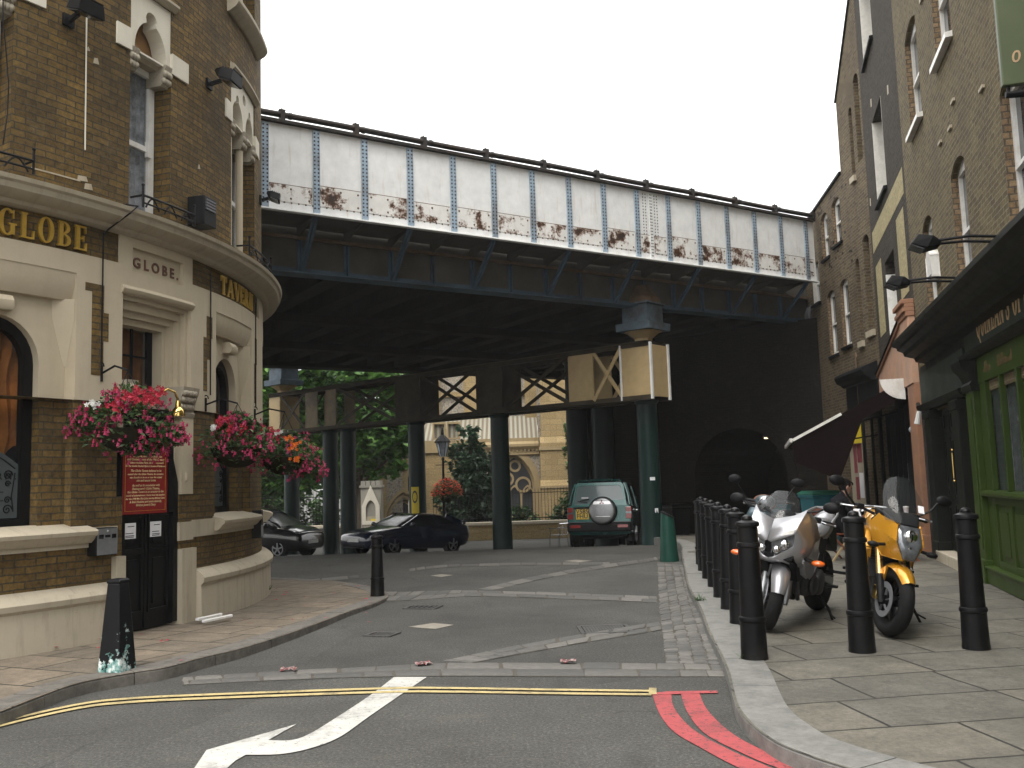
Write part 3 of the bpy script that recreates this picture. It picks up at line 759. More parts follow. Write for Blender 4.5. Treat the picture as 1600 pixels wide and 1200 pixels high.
# stone plinth
p = MB(); prof = [(-.3, -.1), (.13, -.1), (.12, .45), (.15, .48), (.16, .53), (.13, .57), (.09, .60), (.03, .63), (-.3, .63)]
p.prism(prof, U0, 1.22, 'yz'); p.prism(prof, 2.47, U1, 'yz')
p.box(1.22, 1.34, -.3, .07, -.1, .87); p.box(2.2, 2.47, -.3, .06, -.1, .87)
gb(p, 'plinth', M['stone_low'], smooth=30)
# sill band
s = MB()
for u0, u1 in ((U0, 1.27), (2.43, U1)): s.box(u0, u1, -.3, .025, .985, 1.175)
s.box(2.19, 2.45, -.3, .03, .96, 1.16)
nose = [(-.2, 1.03), (.06, 1.03), (.10, 1.06), (.12, 1.09), (.15, 1.11), (.16, 1.145), (.13, 1.165), (-.12, 1.225), (-.2, 1.225)]
for u0, u1 in ((-.9, .93), (2.93, 4.30), (5.2, 6.6)): s.prism(nose, u0, u1, 'yz')
gb(s, 'window_sill', M['stone_low'], smooth=30)
# stone dressings of the ground floor
def archframe(x0, x1, z0, z1, ix0, ix1, zs, rise=None):
    c = (ix0+ix1)/2; r = (ix1-ix0)/2
    return [(x0, z0), (ix0, z0)] + list(reversed(arc(c, zs, r, 0, 180, 16, rise))) + [(ix1, z0), (x1, z0), (x1, z1), (x0, z1)]
st = MB()
out = [(U0, 2.42), (-.70, 2.42), (-.70, 3.67), (.74, 3.67), (.74, 2.42), (1.30, 2.42), (1.30, 3.62), (2.40, 3.62), (2.40, 2.42), (2.96, 2.42), (2.96, 3.65), (4.26, 3.65), (4.26, 2.42), (5.3, 2.42), (5.3, 3.65), (6.5, 3.65), (6.5, 2.42), (U1, 2.42),
       (U1, 3.875), (5.5, 3.875), (5.5, 4.195), (4.76, 4.195), (4.76, 3.875), (2.42, 3.875), (2.42, 4.195), (1.25, 4.195), (1.25, 3.875), (U0, 3.875)]
st.panel(out, [rect(1.43, 2.24, 3.82, 4.08)], .022, -.17)
st.box(1.42, 2.25, -.17, -.022, 3.80, 4.10)                               # back of the name panel
for q in (([(0,3.615),(.02,3.60)]),): pass
gb(st, 'stone_facing', M['stone'], step=.2)
sm = MB()
for cx0, hw, ohw in ((.02, .44, .72), (3.61, .41, .65), (5.9, .41, .6)):
    sm.panel(archframe(cx0-ohw, cx0+ohw, 2.42, 3.66, cx0-hw, cx0+hw, 2.75), [], -.13, -.36)
    sm.prism([(-.13, 3.40), (-.06, 3.40), (-.03, 3.46), (.0, 3.56), (.015, 3.67), (-.13, 3.67)], cx0-ohw, cx0+ohw, 'yz')     # sloping head of the recess
    sm.prism([(-.13, 3.22), (-.03, 3.22), (-.01, 3.25), (-.01, 3.31), (-.05, 3.36), (-.13, 3.36)], cx0-.12, cx0+.12, 'yz')  # keystone
    for sgn in (-1, 1):                                                   # corner corbels
        e = cx0 + sgn*(ohw-.002)
        sm.loft([[(e, -.13, 3.41), (e - sgn*.16, -.13, 3.41), (e, .0, 3.41)], [(e, -.13, 3.22), (e - sgn*.15, -.13, 3.22), (e, .0, 3.22)], [(e, -.13, 2.75), (e - sgn*.015, -.13, 2.75), (e, -.115, 2.75)]], True, True)
gb(sm, 'window_surround', M['stone'], smooth=35)
# doorway: nested mouldings, shafts and capitals
ds = MB()
for i, (a0, a1, zt, dd) in enumerate(((1.30, 2.40, 3.62, -.03), (1.345, 2.35, 3.52, -.09), (1.385, 2.29, 3.43, -.14), (1.42, 2.22, 3.36, -.19))):
    n0, n1, nz = ((1.345, 2.35, 3.52), (1.385, 2.29, 3.43), (1.42, 2.22, 3.36), (1.46, 2.15, 3.29))[i]
    ds.panel([(a0, 2.42), (n0, 2.42), (n0, nz), (n1, nz), (n1, 2.42), (a1, 2.42), (a1, zt), (a0, zt)], [], dd, dd-.25)
ds.prism([(-.05, 3.565), (.02, 3.565), (.05, 3.59), (.06, 3.62), (.03, 3.66), (-.05, 3.66)], 1.28, 2.42, 'yz')
for u in (1.36, 2.31):                                                     # clustered shafts
    for k_, (du, dd, r) in enumerate(((0, -.03 if u > 2 else -.09, .055), (-.09 if u > 2 else .09, -.10, .04))):
        if u < 2 and k_: continue
        ds.lathe([(r*1.25, 1.62 if u > 2 else 2.0), (r*1.25, 2.05), (r, 2.1), (r, 2.32), (r*1.2, 2.34)] if u < 2 else [(r*1.25, 1.62), (r*1.25, 1.70), (r, 1.73), (r, 2.32), (r*1.2, 2.34)], 14, (u+du, dd, 0))
ds.box(2.22, 2.44, -.3, .03, 1.47, 2.36)
gb(ds, 'door_surround', M['stone'], smooth=40)
cp = MB()
for u0, u1 in ((1.30, 1.44), (2.14, 2.44)):
    cp.prism([(-.25, 2.33), (.04, 2.33), (.05, 2.37), (.03, 2.39), (.06, 2.50), (.10, 2.60), (.11, 2.66), (-.25, 2.66)], u0, u1, 'yz')
    for i in range(int((u1-u0)/.05)):
        for zz in (2.44, 2.52, 2.59): cp.sphere((u0 + .03 + i*.05, .055 + (zz-2.44)*.28, zz), (.028, .03, .034), 8, 6)
gb(cp, 'capital', M['carved'], smooth=50)
# brick jamb strip under the right-hand shafts
jb = MB(); jb.box(2.2, 2.44, -.3, .012, 1.165, 1.468); jb.box(2.2, 2.44, -.3, .012, .872, .958); jb.box(1.27, 1.34, -.3, .01, .872, 1.468); gb(jb, 'jamb', M['brick_globe'])
# door leaves
dr = MB(); dr.box(1.33, 2.2, -.30, -.06, .08, 2.40)
for q in ((1.41, 1.66, .28, .86), (1.80, 2.06, .28, .86), (1.41, 1.66, .92, 1.24), (1.80, 2.06, .92, 1.24)):
    for w0, w1, z0, z1 in ((q[0], q[1], q[2]-.03, q[2]), (q[0], q[1], q[3], q[3]+.03), (q[0]-.03, q[0], q[2]-.03, q[3]+.03), (q[1], q[1]+.03, q[2]-.03, q[3]+.03)):
        dr.box(w0, w1, -.065, -.035, z0, z1)
    dr.box(q[0]+.05, q[1]-.05, -.065, -.045, q[2]+.05, q[3]-.05)
dr.box(1.715, 1.745, -.065, -.04, .1, 1.28); dr.prism([(2.03, 2.05), (2.12, 1.85), (2.2, 1.6), (2.2, .1), (2.12, .1), (2.12, 1.28), (2.03, 1.28)], -.065, .0); dr.box(1.335, 1.40, -.065, -.01, .1, 2.1)
D_ = gb(dr, 'door', M['black_paint'])
tw = MB(); tw.box(1.44, 2.17, -.36, -.34, 2.66, 3.32); W_ = gb(tw, 'transom_window', M['glass_clear'])
cu = MB(); nx = 30; cu.add([(1.42 + .8*i/nx, -.46 + .03*math.sin(i*1.3) + .02*math.sin(i*.5), z) for z in (2.4, 3.4) for i in range(nx+1)], [(i, i+1, nx+2+i, nx+1+i) for i in range(nx)]); gb(cu, 'curtain', M['curtain'], W_, smooth=60)
cu = MB(); cu.box(1.3, 2.3, -.75, -.7, 2.3, 3.6); gb(cu, 'interior', M['bargeboard'], W_)
tf = MB(); tf.box(1.80, 1.83, -.345, -.325, 2.66, 3.3); tf.box(1.44, 2.17, -.345, -.325, 2.98, 3.0); tf.box(2.06, 2.17, -.345, -.315, 2.66, 3.3); gb(tf, 'frame', M['bargeboard'], W_)
# big ground-floor windows
def bigwindow(c, hw, first=False):
    f = MB()
    out = archrect(c-hw-.02, c+hw+.02, 1.2, 2.75); inn = archrect(c-hw+.10, c+hw-.10, 1.29, 2.75)
    f.panel(out, [inn], -.22, -.31)
    f.box(c-hw, c+hw, -.26, -.22, 1.20, 1.26)
    W = gb(f, 'window', M['black_paint'])
    g = MB(); g.panel(archrect(c-hw+.06, c+hw-.06, 1.22, 2.75), [], -.275, -.28); gb(g, 'pane', M['glass_clear'], W)
    bk = MB(); bk.box(c-hw-.1, c+hw+.1, -.95, -.9, 1.1, 3.4); gb(bk, 'interior', M['bargeboard'], W)
    e = MB(); top = [(c+hw-.1 - (2*hw-.2)*i/12, 1.80 + .16*math.sin(PI*i/12)) for i in range(13)]
    e.prism([(c-hw+.1, 1.3), (c+hw-.1, 1.3)] + top, -.272, -.268); gb(e, 'etched_panel', M['glass_frost'], W)
    o = MB()
    for i in range(12): o.tube([(c+hw-.13 - (2*hw-.26)*(i+q)/12, -.264, 1.76 + .15*math.sin(PI*(i+q)/12)) for q in (0, .5, 1)], .006, 5)
    for sgn in (-1, 1):
        for zc, r in ((1.38, .05), (1.47, .035), (1.62, .03), (1.70, .05)):
            o.tube([(c + sgn*(hw-.20) + sgn*r*(1-q/16)*math.cos(q*.7), -.264, zc + r*(1-q/16)*math.sin(q*.7)) for q in range(15)], .006, 5)
        o.tube([(c + sgn*(hw-.14), -.264, 1.36), (c + sgn*(hw-.16), -.264, 1.5), (c + sgn*(hw-.13), -.264, 1.72)], .006, 5)
    o.box(c-.2, c+.2, -.266, -.262, 1.46, 1.468); o.box(c-.2, c+.2, -.266, -.262, 1.54, 1.548)
    gb(o, 'etching', M['bargeboard'], W)
    cu = MB(); nx, nz = 40, 26; V = []
    for j in range(nz+1):
        for i in range(nx+1):
            t = i/nx; v = j/nz
            swag = .22*abs(math.sin(2*PI*t + .4)) + .06*math.sin(9*t)
            z = 3.2 - v*(1.15 + swag)
            d = -.42 + .035*math.sin(46*t + 2*v) + .03*math.sin(14*v*(1.2 + .5*math.sin(6*t)))
            V.append((c - hw + 2*hw*t, d, z))
    cu.add(V, [(j*(nx+1)+i, j*(nx+1)+i+1, (j+1)*(nx+1)+i+1, (j+1)*(nx+1)+i) for j in range(nz) for i in range(nx)])
    gb(cu, 'curtain', M['curtain'], W, smooth=60, step=5)
bigwindow(.02, .44); bigwindow(3.61, .41)
# cornice
co = MB(); co.prism([(-.2, 4.18), (.05, 4.18), (.09, 4.20), (.11, 4.23), (.20, 4.25), (.25, 4.29), (.265, 4.34), (.29, 4.36), (.30, 4.40), (.0, 4.45), (-.2, 4.45)], U0, U1, 'yz')
gb(co, 'cornice', M['stone_dark'], smooth=28)
# upper windows
def upwin(u0, u1, z0, z1, paired=False):
    W_, wd = None, u1-u0
    h = MB()
    zi = z1 - (.68 if not paired else .62); uc = (u0+u1)/2
    holes = []
    if not paired:
        r = wd/2 - .07
        holes = [[(u0+.07, zi), (u1-.07, zi)] + arc(uc, zi+.02, r, 0, 72, 7, .37) + arc(uc, zi + .43, .085, -25, 205, 10) + arc(uc, zi+.02, r, 108, 180, 7, .37)]
    else:
        for a, bb in ((u0+.05, uc-.06), (uc+.06, u1-.05)):
            m = (a+bb)/2; r = (bb-a)/2
            holes.append([(a, zi), (bb, zi)] + arc(m, zi+.02, r, 0, 70, 7, .30) + arc(m, zi + .355, .055, -25, 205, 10) + arc(m, zi+.02, r, 110, 180, 7, .30))
        holes.append(arc(uc, zi + .46, .075, 0, 342, 19))
    h.panel([(u0-.005, zi-.02), (u1+.005, zi-.02), (u1+.005, z1), (u0-.005, z1)], holes, -.012, -.20)
    hd = gb(h, 'window_head', M['stone_white'])
    i_ = MB(); i_.box(u0-.20, u0+.005, -.1, .022, zi-.06, zi+.18) ; i_.box(u1-.005, u1+.30, -.1, .022, zi-.06, zi+.18)
    gb(i_, 'impost', M['stone_white'])
    lb = MB(); lb.prism([(-.1, z1), (.02, z1), (.07, z1+.05), (.07, z1+.08), (.0, z1+.13), (-.1, z1+.13)], u0-.04, u1+.06, 'yz'); gb(lb, 'label_mould', M['stone_dark'])
    ca = MB()
    spots = [(u0+.06, .06), (u1-.06, .06)] + ([(uc, .08)] if paired else [])
    for us, r in spots:
        ca.prism([(-.26, zi-.24), (-.05, zi-.24), (-.02, zi-.2), (.0, zi-.06), (.02, zi-.02), (.02, zi), (-.26, zi)], us-r, us+r, 'yz')
        for k_ in range(3):
            for zz in (zi-.18, zi-.10): ca.sphere((us - r*.7 + k_*r*.7, -.02 + (zz-zi+.2)*.2, zz), (.03, .03, .04), 8, 6)
    gb(ca, 'capital', M['carved'], smooth=50)
    if paired:
        c_ = MB(); c_.lathe([(.05, z0), (.05, zi-.24)], 12, (uc, -.08, 0)); gb(c_, 'shaft', M['stone'], smooth=50)
        c_ = MB(); c_.lathe([(.045, z0), (.045, zi-.24)], 12, (u0+.06, -.06, 0)); gb(c_, 'shaft', M['stone'], smooth=50)
    bo = MB(); bo.box(u0, u1, -.26, -.23, zi+.0, z1); gb(bo, 'tympanum', M['board_timber'])
    tr = MB(); tr.prism([(-.3, zi-.06), (-.10, zi-.06), (-.06, zi-.02), (-.06, zi+.03), (-.12, zi+.06), (-.3, zi+.06)], u0, u1, 'yz'); gb(tr, 'transom', M['stone_dark'])
    a0, a1 = u0 + (.02 if not paired else .02), u1 - (.02)
    zs = (z0 + zi)/2 - .1
    f = MB()
    for q in ((a0, a0+.07, z0, zi-.06), (a1-.09, a1, z0, zi-.06), (a0+.07, a1-.09, z0, z0+.09), (a0+.07, a1-.09, zi-.13, zi-.06), (a0+.07, a1-.09, zs, zs+.06)):
        f.box(q[0], q[1], -.27, -.21 if q[2] != z0 or q[3] > z0+.5 else -.19, q[2], q[3])
    f.box(a1-.13, a1-.07, -.23, -.185, zs-.06, zs+.12) if not paired else f.box(uc-.04, uc+.04, -.27, -.20, z0, zi-.06)
    S = gb(f, 'sash_window', M['white_paint'])
    g = MB(); g.box(a0+.06, a1-.08, -.25, -.245, z0+.08, zi-.12); gb(g, 'pane', M['glass_clear'], S)
    l = MB(); n = 30; l.add([(a0 + (a1-a0)*i/n, -.31 + .02*math.sin(i*1.7), z) for z in (z0, zi) for i in range(n+1)], [(i, i+1, n+2+i, n+1+i) for i in range(n)]); gb(l, 'lace_curtain', M['lace'], S, smooth=70)
    bk = MB(); bk.box(u0-.1, u1+.1, -.6, -.55, z0-.1, z1+.1); gb(bk, 'interior', M['bargeboard'], S)
upwin(*WA); upwin(*WL); upwin(*WR, paired=True); upwin(*WU, paired=True); upwin(*WU2)
lg = MB()
for u0, u1 in ((3.3, 4.75), (1.2, 2.15)): lg.prism([(-.1, 7.66), (.03, 7.66), (.12, 7.72), (.16, 7.78), (.16, 7.83), (.0, 7.88), (-.1, 7.88)], u0, u1, 'yz')
gb(lg, 'sill_course', M['stone_dark'], smooth=30)
kk = MB(); kk.box(U0, U1, -1.3, -1.25, -.1, 11.3); kk.box(U0, U1, -1.25, 0, 11.35, 11.39); kk.box(U0, U0+.05, -1.25, -.3, -.1, 11.3); kk.box(U1-.05, U1, -1.25, -.3, -.1, 11.3); gb(kk, 'light_block', M['bargeboard'])  # unseen dark core added behind the facade to stop light leaking in
# fine details of the face
cb = MB()
for u, z0, z1 in ((1.03, 2.7, 4.3), (2.80, 2.62, 4.25), (4.45, 2.6, 4.2)): cb.tube([(u, .035, z0), (u, .035, z1-.16)], .008, 6)
cb.tube([(1.03, .035, 4.1), (1.05, .07, 4.17), (1.12, .31, 4.33), (1.2, .32, 4.42), (1.22, .1, 4.48)], .008, 6)
cb.tube([(-.02 + .04*math.sin(i), .02, 4.75 + i*.3) for i in range(10)], .006, 6)
gb(cb, 'cable', M['black_iron'])
wp = MB(); wp.tube([(.815, .012, 4.95), (.805, .012, 6.45)], .008, 6); gb(wp, 'efflorescence', M['stone_white'])  # pale streak of efflorescence on the brick, drawn as a thin tube
pt = MB()
for q in ((.74, .86, 4.62, 4.68), (.82, .92, 4.55, 4.62), (.25, .78, 4.60, 4.625), (2.55, 2.60, 5.30, 5.36), (.9, .97, 5.9, 5.97), (.82, .86, 6.0, 6.05)): pt.prism([(q[0], q[2]), (q[1], q[2]+.01), (q[1]-.02, q[3]), (q[0]+.01, q[3]-.01)], 0, .006)
gb(pt, 'mortar_patch', M['stone_dark'])

# ---------------- lettering
def stroke_font():                              # bold serif capitals, cap height 1: list of polygons per glyph, advance width
    S = lambda x0, x1, z0=0, z1=1: [(x0, z0), (x1, z0), (x1, z1), (x0, z1)]
    def serif(x0, x1, top): return S(x0-.06, x1+.06, .93, 1) if top else S(x0-.06, x1+.06, 0, .07)
    def stem(x0, x1): return [S(x0, x1), serif(x0, x1, 1), serif(x0, x1, 0)]
    def ring(cx, cz, rx, rz, tx, tz, a0=0, a1=360, n=22):
        o = []
        for i in range(n):
            p = [rad(a0 + (a1-a0)*k/n) for k in (i, i+1)]
            q = [(cx + rx*math.cos(t), cz + rz*math.sin(t)) for t in p] + [(cx + (rx-tx)*math.cos(t), cz + (rz-tz)*math.sin(t)) for t in reversed(p)]
            o.append(q)
        return o
    G_ = {}
    G_['O'] = (ring(.42, .5, .40, .52, .20, .06), .90)
    G_['Q'] = (ring(.42, .5, .40, .52, .20, .06) + [[(.40, .12), (.55, .12), (.86, -.2), (.70, -.2)]], .90)
    G_['G'] = (ring(.42, .5, .40, .52, .20, .06, 48, 330) + [S(.56, .76, .04, .46), S(.48, .84, .40, .47), S(.66, .72, .66, .98)], .90)
    G_['L'] = (stem(.08, .28) + [S(.28, .66, 0, .07), [(.58, 0), (.68, 0), (.68, .34), (.64, .34)]], .74)
    G_['B'] = (stem(.08, .28) + ring(.30, .755, .34, .245, .18, .06, -90, 90, 12) + ring(.30, .26, .40, .26, .20, .06, -90, 90, 12) + [S(.2, .32, .94, 1), S(.2, .32, .47, .53), S(.2, .32, 0, .06)], .80)
    G_['E'] = (stem(.08, .28) + [S(.28, .64, .93, 1), S(.28, .66, 0, .07), S(.28, .50, .47, .53), [(.60, .72), (.64, .72), (.64, 1), (.56, 1)], [(.56, 0), (.68, 0), (.68, .32), (.63, .32)], S(.48, .53, .38, .62)], .76)
    G_['T'] = (stem(.30, .50) + [S(.04, .76, .93, 1), [(.04, .7), (.08, .7), (.14, 1), (.04, 1)], [(.72, .7), (.76, .7), (.76, 1), (.66, 1)]], .80)
    G_['A'] = ([[(.06, 0), (.14, 0), (.46, 1), (.38, 1)], [(.38, 1), (.56, 1), (.88, 0), (.66, 0)], S(.24, .66, .30, .37), S(-.02, .24, 0, .06), S(.58, .96, 0, .06)], .92)
    G_['V'] = ([[(.02, 1), (.24, 1), (.54, 0), (.44, 0)], [(.44, 0), (.54, 0), (.84, 1), (.76, 1)], S(-.04, .34, .94, 1), S(.66, .92, .94, 1)], .88)
    G_['R'] = (stem(.08, .28) + ring(.30, .74, .36, .26, .19, .06, -90, 90, 12) + [S(.2, .32, .94, 1), S(.2, .36, .48, .54), [(.34, .5), (.52, .5), (.84, 0), (.60, 0)], S(.56, .88, 0, .06)], .88)
    G_['N'] = ([S(.12, .19), S(.70, .77), [(.12, 1), (.32, 1), (.77, 0), (.62, 0)], S(.02, .32, .94, 1), S(.02, .30, 0, .06), S(.60, .88, .94, 1)], .92)
    G_['U'] = ([S(.12, .32, .3, 1), S(.70, .78, .3, 1), S(.02, .42, .94, 1), S(.60, .88, .94, 1)] + ring(.45, .33, .33, .35, .17, .08, 180, 360, 12), .90)
    G_['I'] = (stem(.10, .30), .42)
    G_['P'] = (stem(.08, .28) + ring(.30, .73, .38, .27, .19, .06, -90, 90, 12) + [S(.2, .32, .94, 1), S(.2, .32, .46, .52)], .76)
    G_['S'] = (ring(.34, .75, .28, .27, .13, .07, 30, 230, 12) + ring(.34, .26, .31, .28, .14, .07, -150, 60, 12) + [[(.12, .58), (.26, .70), (.62, .36), (.48, .28)], S(.55, .60, .68, .98), S(.05, .10, .02, .34)], .70)
    G_['\''] = ([[(.06, .72), (.10, .72), (.18, 1.0), (.04, 1.0)]], .22)
    G_['C'] = (ring(.42, .5, .40, .52, .20, .06, 48, 312) + [S(.66, .72, .66, .98)], .82)
    G_[' '] = ([], .42)
    return G_
FONT = stroke_font()
def serif_text(mb, txt, u0, z0, h, d0, d1, width=None, flip=1):
    tot = sum(FONT[c][1] for c in txt) + .12*(len(txt)-1); k_ = (width/tot) if width else h
    u = u0; nn = 0
    for c in txt:
        for poly in FONT[c][0]:
            nn += 1; e = (nn % 7)*.00025
            mb.prism([(u + flip*x*k_, z0 + z*h) for x, z in poly], d0, d1 + e)
        u += flip*(FONT[c][1] + .12)*k_
lt = MB(); serif_text(lt, 'GLOBE', -.05, 3.905, .245, .012, .042, .90); gb(lt, 'sign_letters', M['gold_leaf'], step=.3)
lt = MB(); serif_text(lt, 'TAVERN', 3.08, 3.90, .23, .012, .03, 1.24); gb(lt, 'sign_letters', M['gold_leaf'], step=.3)
def text_mesh(body, size, extrude=.002, shear=0, align='CENTER', offset=0.0):
    cu = bpy.data.curves.new('t', 'FONT'); cu.body = body; cu.size = size; cu.extrude = extrude; cu.shear = shear; cu.align_x = align; cu.resolution_u = 3; cu.offset = offset
    o = bpy.data.objects.new('t', cu); COL.objects.link(o)
    dg = bpy.context.evaluated_depsgraph_get(); me = bpy.data.meshes.new_from_object(o.evaluated_get(dg))
    V = [v.co.copy() for v in me.vertices]; F = [tuple(p.vertices) for p in me.polygons]
    bpy.data.objects.remove(o); bpy.data.curves.remove(cu); bpy.data.meshes.remove(me)
    return V, F
def text_on(mb, body, size, u, z, d, **k):       # on the tavern face: text x -> u, y -> z
    V, F = text_mesh(body, size, **k)
    mb.add([(u + v.x, d + v.z, z + v.y) for v in V], F)
lt = MB(); text_on(lt, 'G L O B E .', .155, 1.835, 3.885, -.018, extrude=.004, offset=.004); gb(lt, 'sign_letters', M['letter_brown'], step=1)
lt = MB(); text_on(lt, 'T A V E R N .', .09, .09, 1.66, -.262, extrude=.002); gb(lt, 'etched_letters', M['bargeboard'], step=1)

# ---------------- things on the tavern
t = thing('notice_board', gw(1.69, -.09, 1.28), 'tall red board with cream script about the tavern, above the black door', 'sign')
m_ = MB(); m_.prism([(1.36, 1.28), (2.02, 1.28), (2.02, 2.02)] + arc(1.69, 2.02, .33, 0, 180, 10, .09)[1:], -.055, -.008); gb(m_, 'board', M['red_board'], t)
m_ = MB()
for q in ((1.39, 1.99, 1.31, 1.314), (1.39, 1.394, 1.31, 2.0), (1.986, 1.99, 1.31, 2.0)): m_.box(q[0], q[1], -.009, -.006, q[2], q[3])
gb(m_, 'gold_line', M['gold_leaf'], t)
m_ = MB(); LN = ['Built in 1872 in the Gothic Revival Style', 'by Henry Jarvis, Architect of Old Bethlem', 'and Contemporary of the 19th Century', 'Architect Augustus Pugin, the man responsible', 'for the Gothic Revival Style & Houses of Parliament', '', 'The Globe Tavern believed to be', 'named after the Globe Theatre, for sometime', 'was thought to be on or near the original', 'site and tenant town.', '', 'As well as its association with', 'Shakespeare\'s Globe Theatre,', 'the Globe Tavern is no stranger to the', 'world of entertainment. Having been the location', 'for the 1998 film Blue Juice starring Michael Caine', '& Bob Hoskins and more recently,', 'Bridget Jones\'s Diary.']
zz = 1.905
for L_ in LN:
    if L_: text_on(m_, L_, .034 if len(L_) < 40 else .0285, 1.69, zz, -.007, extrude=.0006, shear=.3, offset=.0007)
    zz -= .034 if L_ else .017
gb(m_, 'script_writing', M['cream_ink'], t, step=3)
for u, lab in ((1.485, 'white paper notice stuck on the black tavern door, nearer the steel ashtray'), (1.87, 'white paper notice stuck on the black tavern door, nearer the stone shafts')):
    t = thing('paper_notice', gw(u, -.2, 1.1), lab, 'notice', 'paper notices on the tavern door')
    m_ = MB(); m_.box(u-.085, u+.085, -.04, -.029, 1.03, 1.19); gb(m_, 'sheet', M['paper'], t)
    m_ = MB()
    for z, w0, w1 in ((1.155, -.03, .06), (1.085, -.06, .05), (1.06, -.06, .06), (1.045, -.06, .055)): m_.box(u+w0, u+w1, -.030, -.0275, z-.004, z+.004)
    gb(m_, 'print', M['ink'], t)
def frame_thing(name, u, d, z, label, cat, group=None):
    return thing(name, None, label, cat, group, M=gframe(u, d, z))
# cigarette bin
t = frame_thing('cigarette_bin', 1.05, .0, .90, 'grey steel wall ashtray with dark sides beside the tavern door', 'ashtray')
m_ = MB(); m_.box(-.125, .125, .0, .13, 0, .27); m_.build('case', M['dark_plastic'], t, local=True, bevel=.008)
m_ = MB(); m_.box(-.118, .118, .13, .137, .008, .262); m_.build('front_plate', M['steel'], t, local=True)
m_ = MB()
for x in (-.075, .075): m_.box(x-.025, x+.025, .136, .142, .165, .205)
m_.box(-.03, .03, .136, .141, .175, .2); m_.build('stub_holes', M['bargeboard'], t, local=True)
m_ = MB(); m_.sphere((0, .139, .235), .008, 8, 6); m_.build('lock', M['chrome'], t, local=True)
# second bin at the corner
t = frame_thing('cigarette_bin', 4.42, .0, .90, 'narrow black wall bin on the far corner of the tavern', 'ashtray')
m_ = MB(); m_.box(-.06, .06, 0, .12, -.05, .32); m_.build('case', M['dark_plastic'], t, local=True, bevel=.006)
m_ = MB(); m_.box(-.05, .05, .12, .128, -.03, .12); m_.build('front_plate', M['steel'], t, local=True)
# speaker
t = frame_thing('wall_speaker', 2.42, .0, 4.62, 'black louvred speaker box on the ledge above the stone name panel', 'speaker')
m_ = MB(); m_.box(-.13, .13, .03, .25, -.08, .26); m_.build('cabinet', M['dark_plastic'], t, local=True, bevel=.01)
m_ = MB()
for i in range(4): m_.box(-.10, .10, .25, .262, .10 + i*.035, .122 + i*.035)
m_.build('louvres', M['grey_plastic'], t, local=True)
m_ = MB(); m_.box(-.03, .03, 0, .04, 0, .1); m_.build('bracket', M['black_iron'], t, local=True)
# floodlights
def flood(u, z, label, s=1.0):
    t = frame_thing('floodlight', u, 0, z, label, 'floodlight', 'floodlights on the tavern wall')
    m_ = MB(); m_.box(-.06, .06, 0, .03, -.06, .06); m_.bar((0, .03, 0), (0, .22*s, .03), .04, .04); m_.build('bracket', M['black_iron'], t, local=True)
    m_ = MB(); K = Matrix.Translation((0, .36*s, .04)) @ Euler((rad(-20), 0, 0)).to_matrix().to_4x4() @ Matrix.Scale(s, 4)
    m_.loft([[(-.13, -.20, .02), (.13, -.20, .02), (.13, -.20, .06), (-.13, -.20, .06)], [(-.19, -.10, -.06), (.19, -.10, -.06), (.16, -.10, .10), (-.16, -.10, .10)], [(-.19, .14, -.06), (.19, .14, -.06), (.16, .10, .10), (-.16, .10, .10)]], True, True, K)
    for i in range(5): m_.box(-.15, .15, -.09 + i*.045, -.08 + i*.045, .10, .125, K)
    m_.build('housing', M['dark_plastic'], t, local=True, bevel=.008)
    m_ = MB(); m_.box(-.17, .17, -.08, .12, -.075, -.062, K); m_.build('lens', M['glass_church'], t, local=True)
flood(.60, 6.22, 'black floodlight high on the tavern wall above a pale conduit', .8)
flood(2.78, 6.44, 'black floodlight on the tavern wall beside the paired arched windows', .8)
flood(5.1, 5.7, 'small black floodlight at the curve of the tavern beside the bridge', .6)
# window guards
def guard(u0, u1, z, label):
    t = thing('window_guard', gw((u0+u1)/2, .1, z), label, 'window guard', 'iron guards on the tavern ledge')
    m_ = MB(); m_.tube([(u0 + (u1-u0)*i/8, .22, z+.10) for i in range(9)], .013, 6)
    m_.tube([(u0 + (u1-u0)*i/8, .22, z+.02) for i in range(9)], .010, 6); m_.build('rail', M['black_iron'], t, warp=gw, smooth=40)
    m_ = MB()
    for u in (u0, u1):
        m_.tube([(u, .22, z-.03), (u, .22, z+.20)], .012, 6); m_.sphere((u, .22, z+.21), .018, 8, 6)
        m_.tube([(u, .22, z+.1), (u, .05, z+.1)], .012, 6)
    m_.build('post', M['black_iron'], t, warp=gw, smooth=40)
    m_ = MB(); n = 3
    for i in range(n):
        a = u0 + (u1-u0)*(i+.15)/n; bb = u0 + (u1-u0)*(i+.85)/n
        m_.tube([(a + (bb-a)*k_/10, .22, z - .02 + .11*math.sin(PI*k_/10)) for k_ in range(11)], .009, 6)
    m_.build('scroll', M['black_iron'], t, warp=gw, smooth=40)
guard(1.36, 2.16, 4.50, 'black iron guard under the tall arched window with lace curtain')
guard(-.75, .16, 4.50, 'black iron guard on the ledge above the gold word GLOBE')
guard(3.5, 4.6, 4.50, 'black iron guard under the paired arched windows of the tavern')
# swan-neck lamp
t = frame_thing('swan_neck_lamp', 1.78, -.12, 2.44, 'polished brass swan-neck lamp over the red notice board', 'lamp')
m_ = MB(); m_.tube([(.20, .02, -.08), (.18, .10, -.07), (.12, .17, -.02), (.04, .22, .10), (-.05, .26, .16), (-.13, .29, .13), (-.17, .30, .05), (-.17, .30, -.02)], .013, 8); m_.build('arm', M['brass'], t, local=True, smooth=60)
m_ = MB(); m_.lathe([(.018, .10), (.03, .06), (.03, .03), (.06, 0), (.075, -.05), (.075, -.07)], 16, (-.17, .30, -.06)); m_.build('shade', M['brass'], t, local=True, smooth=40)

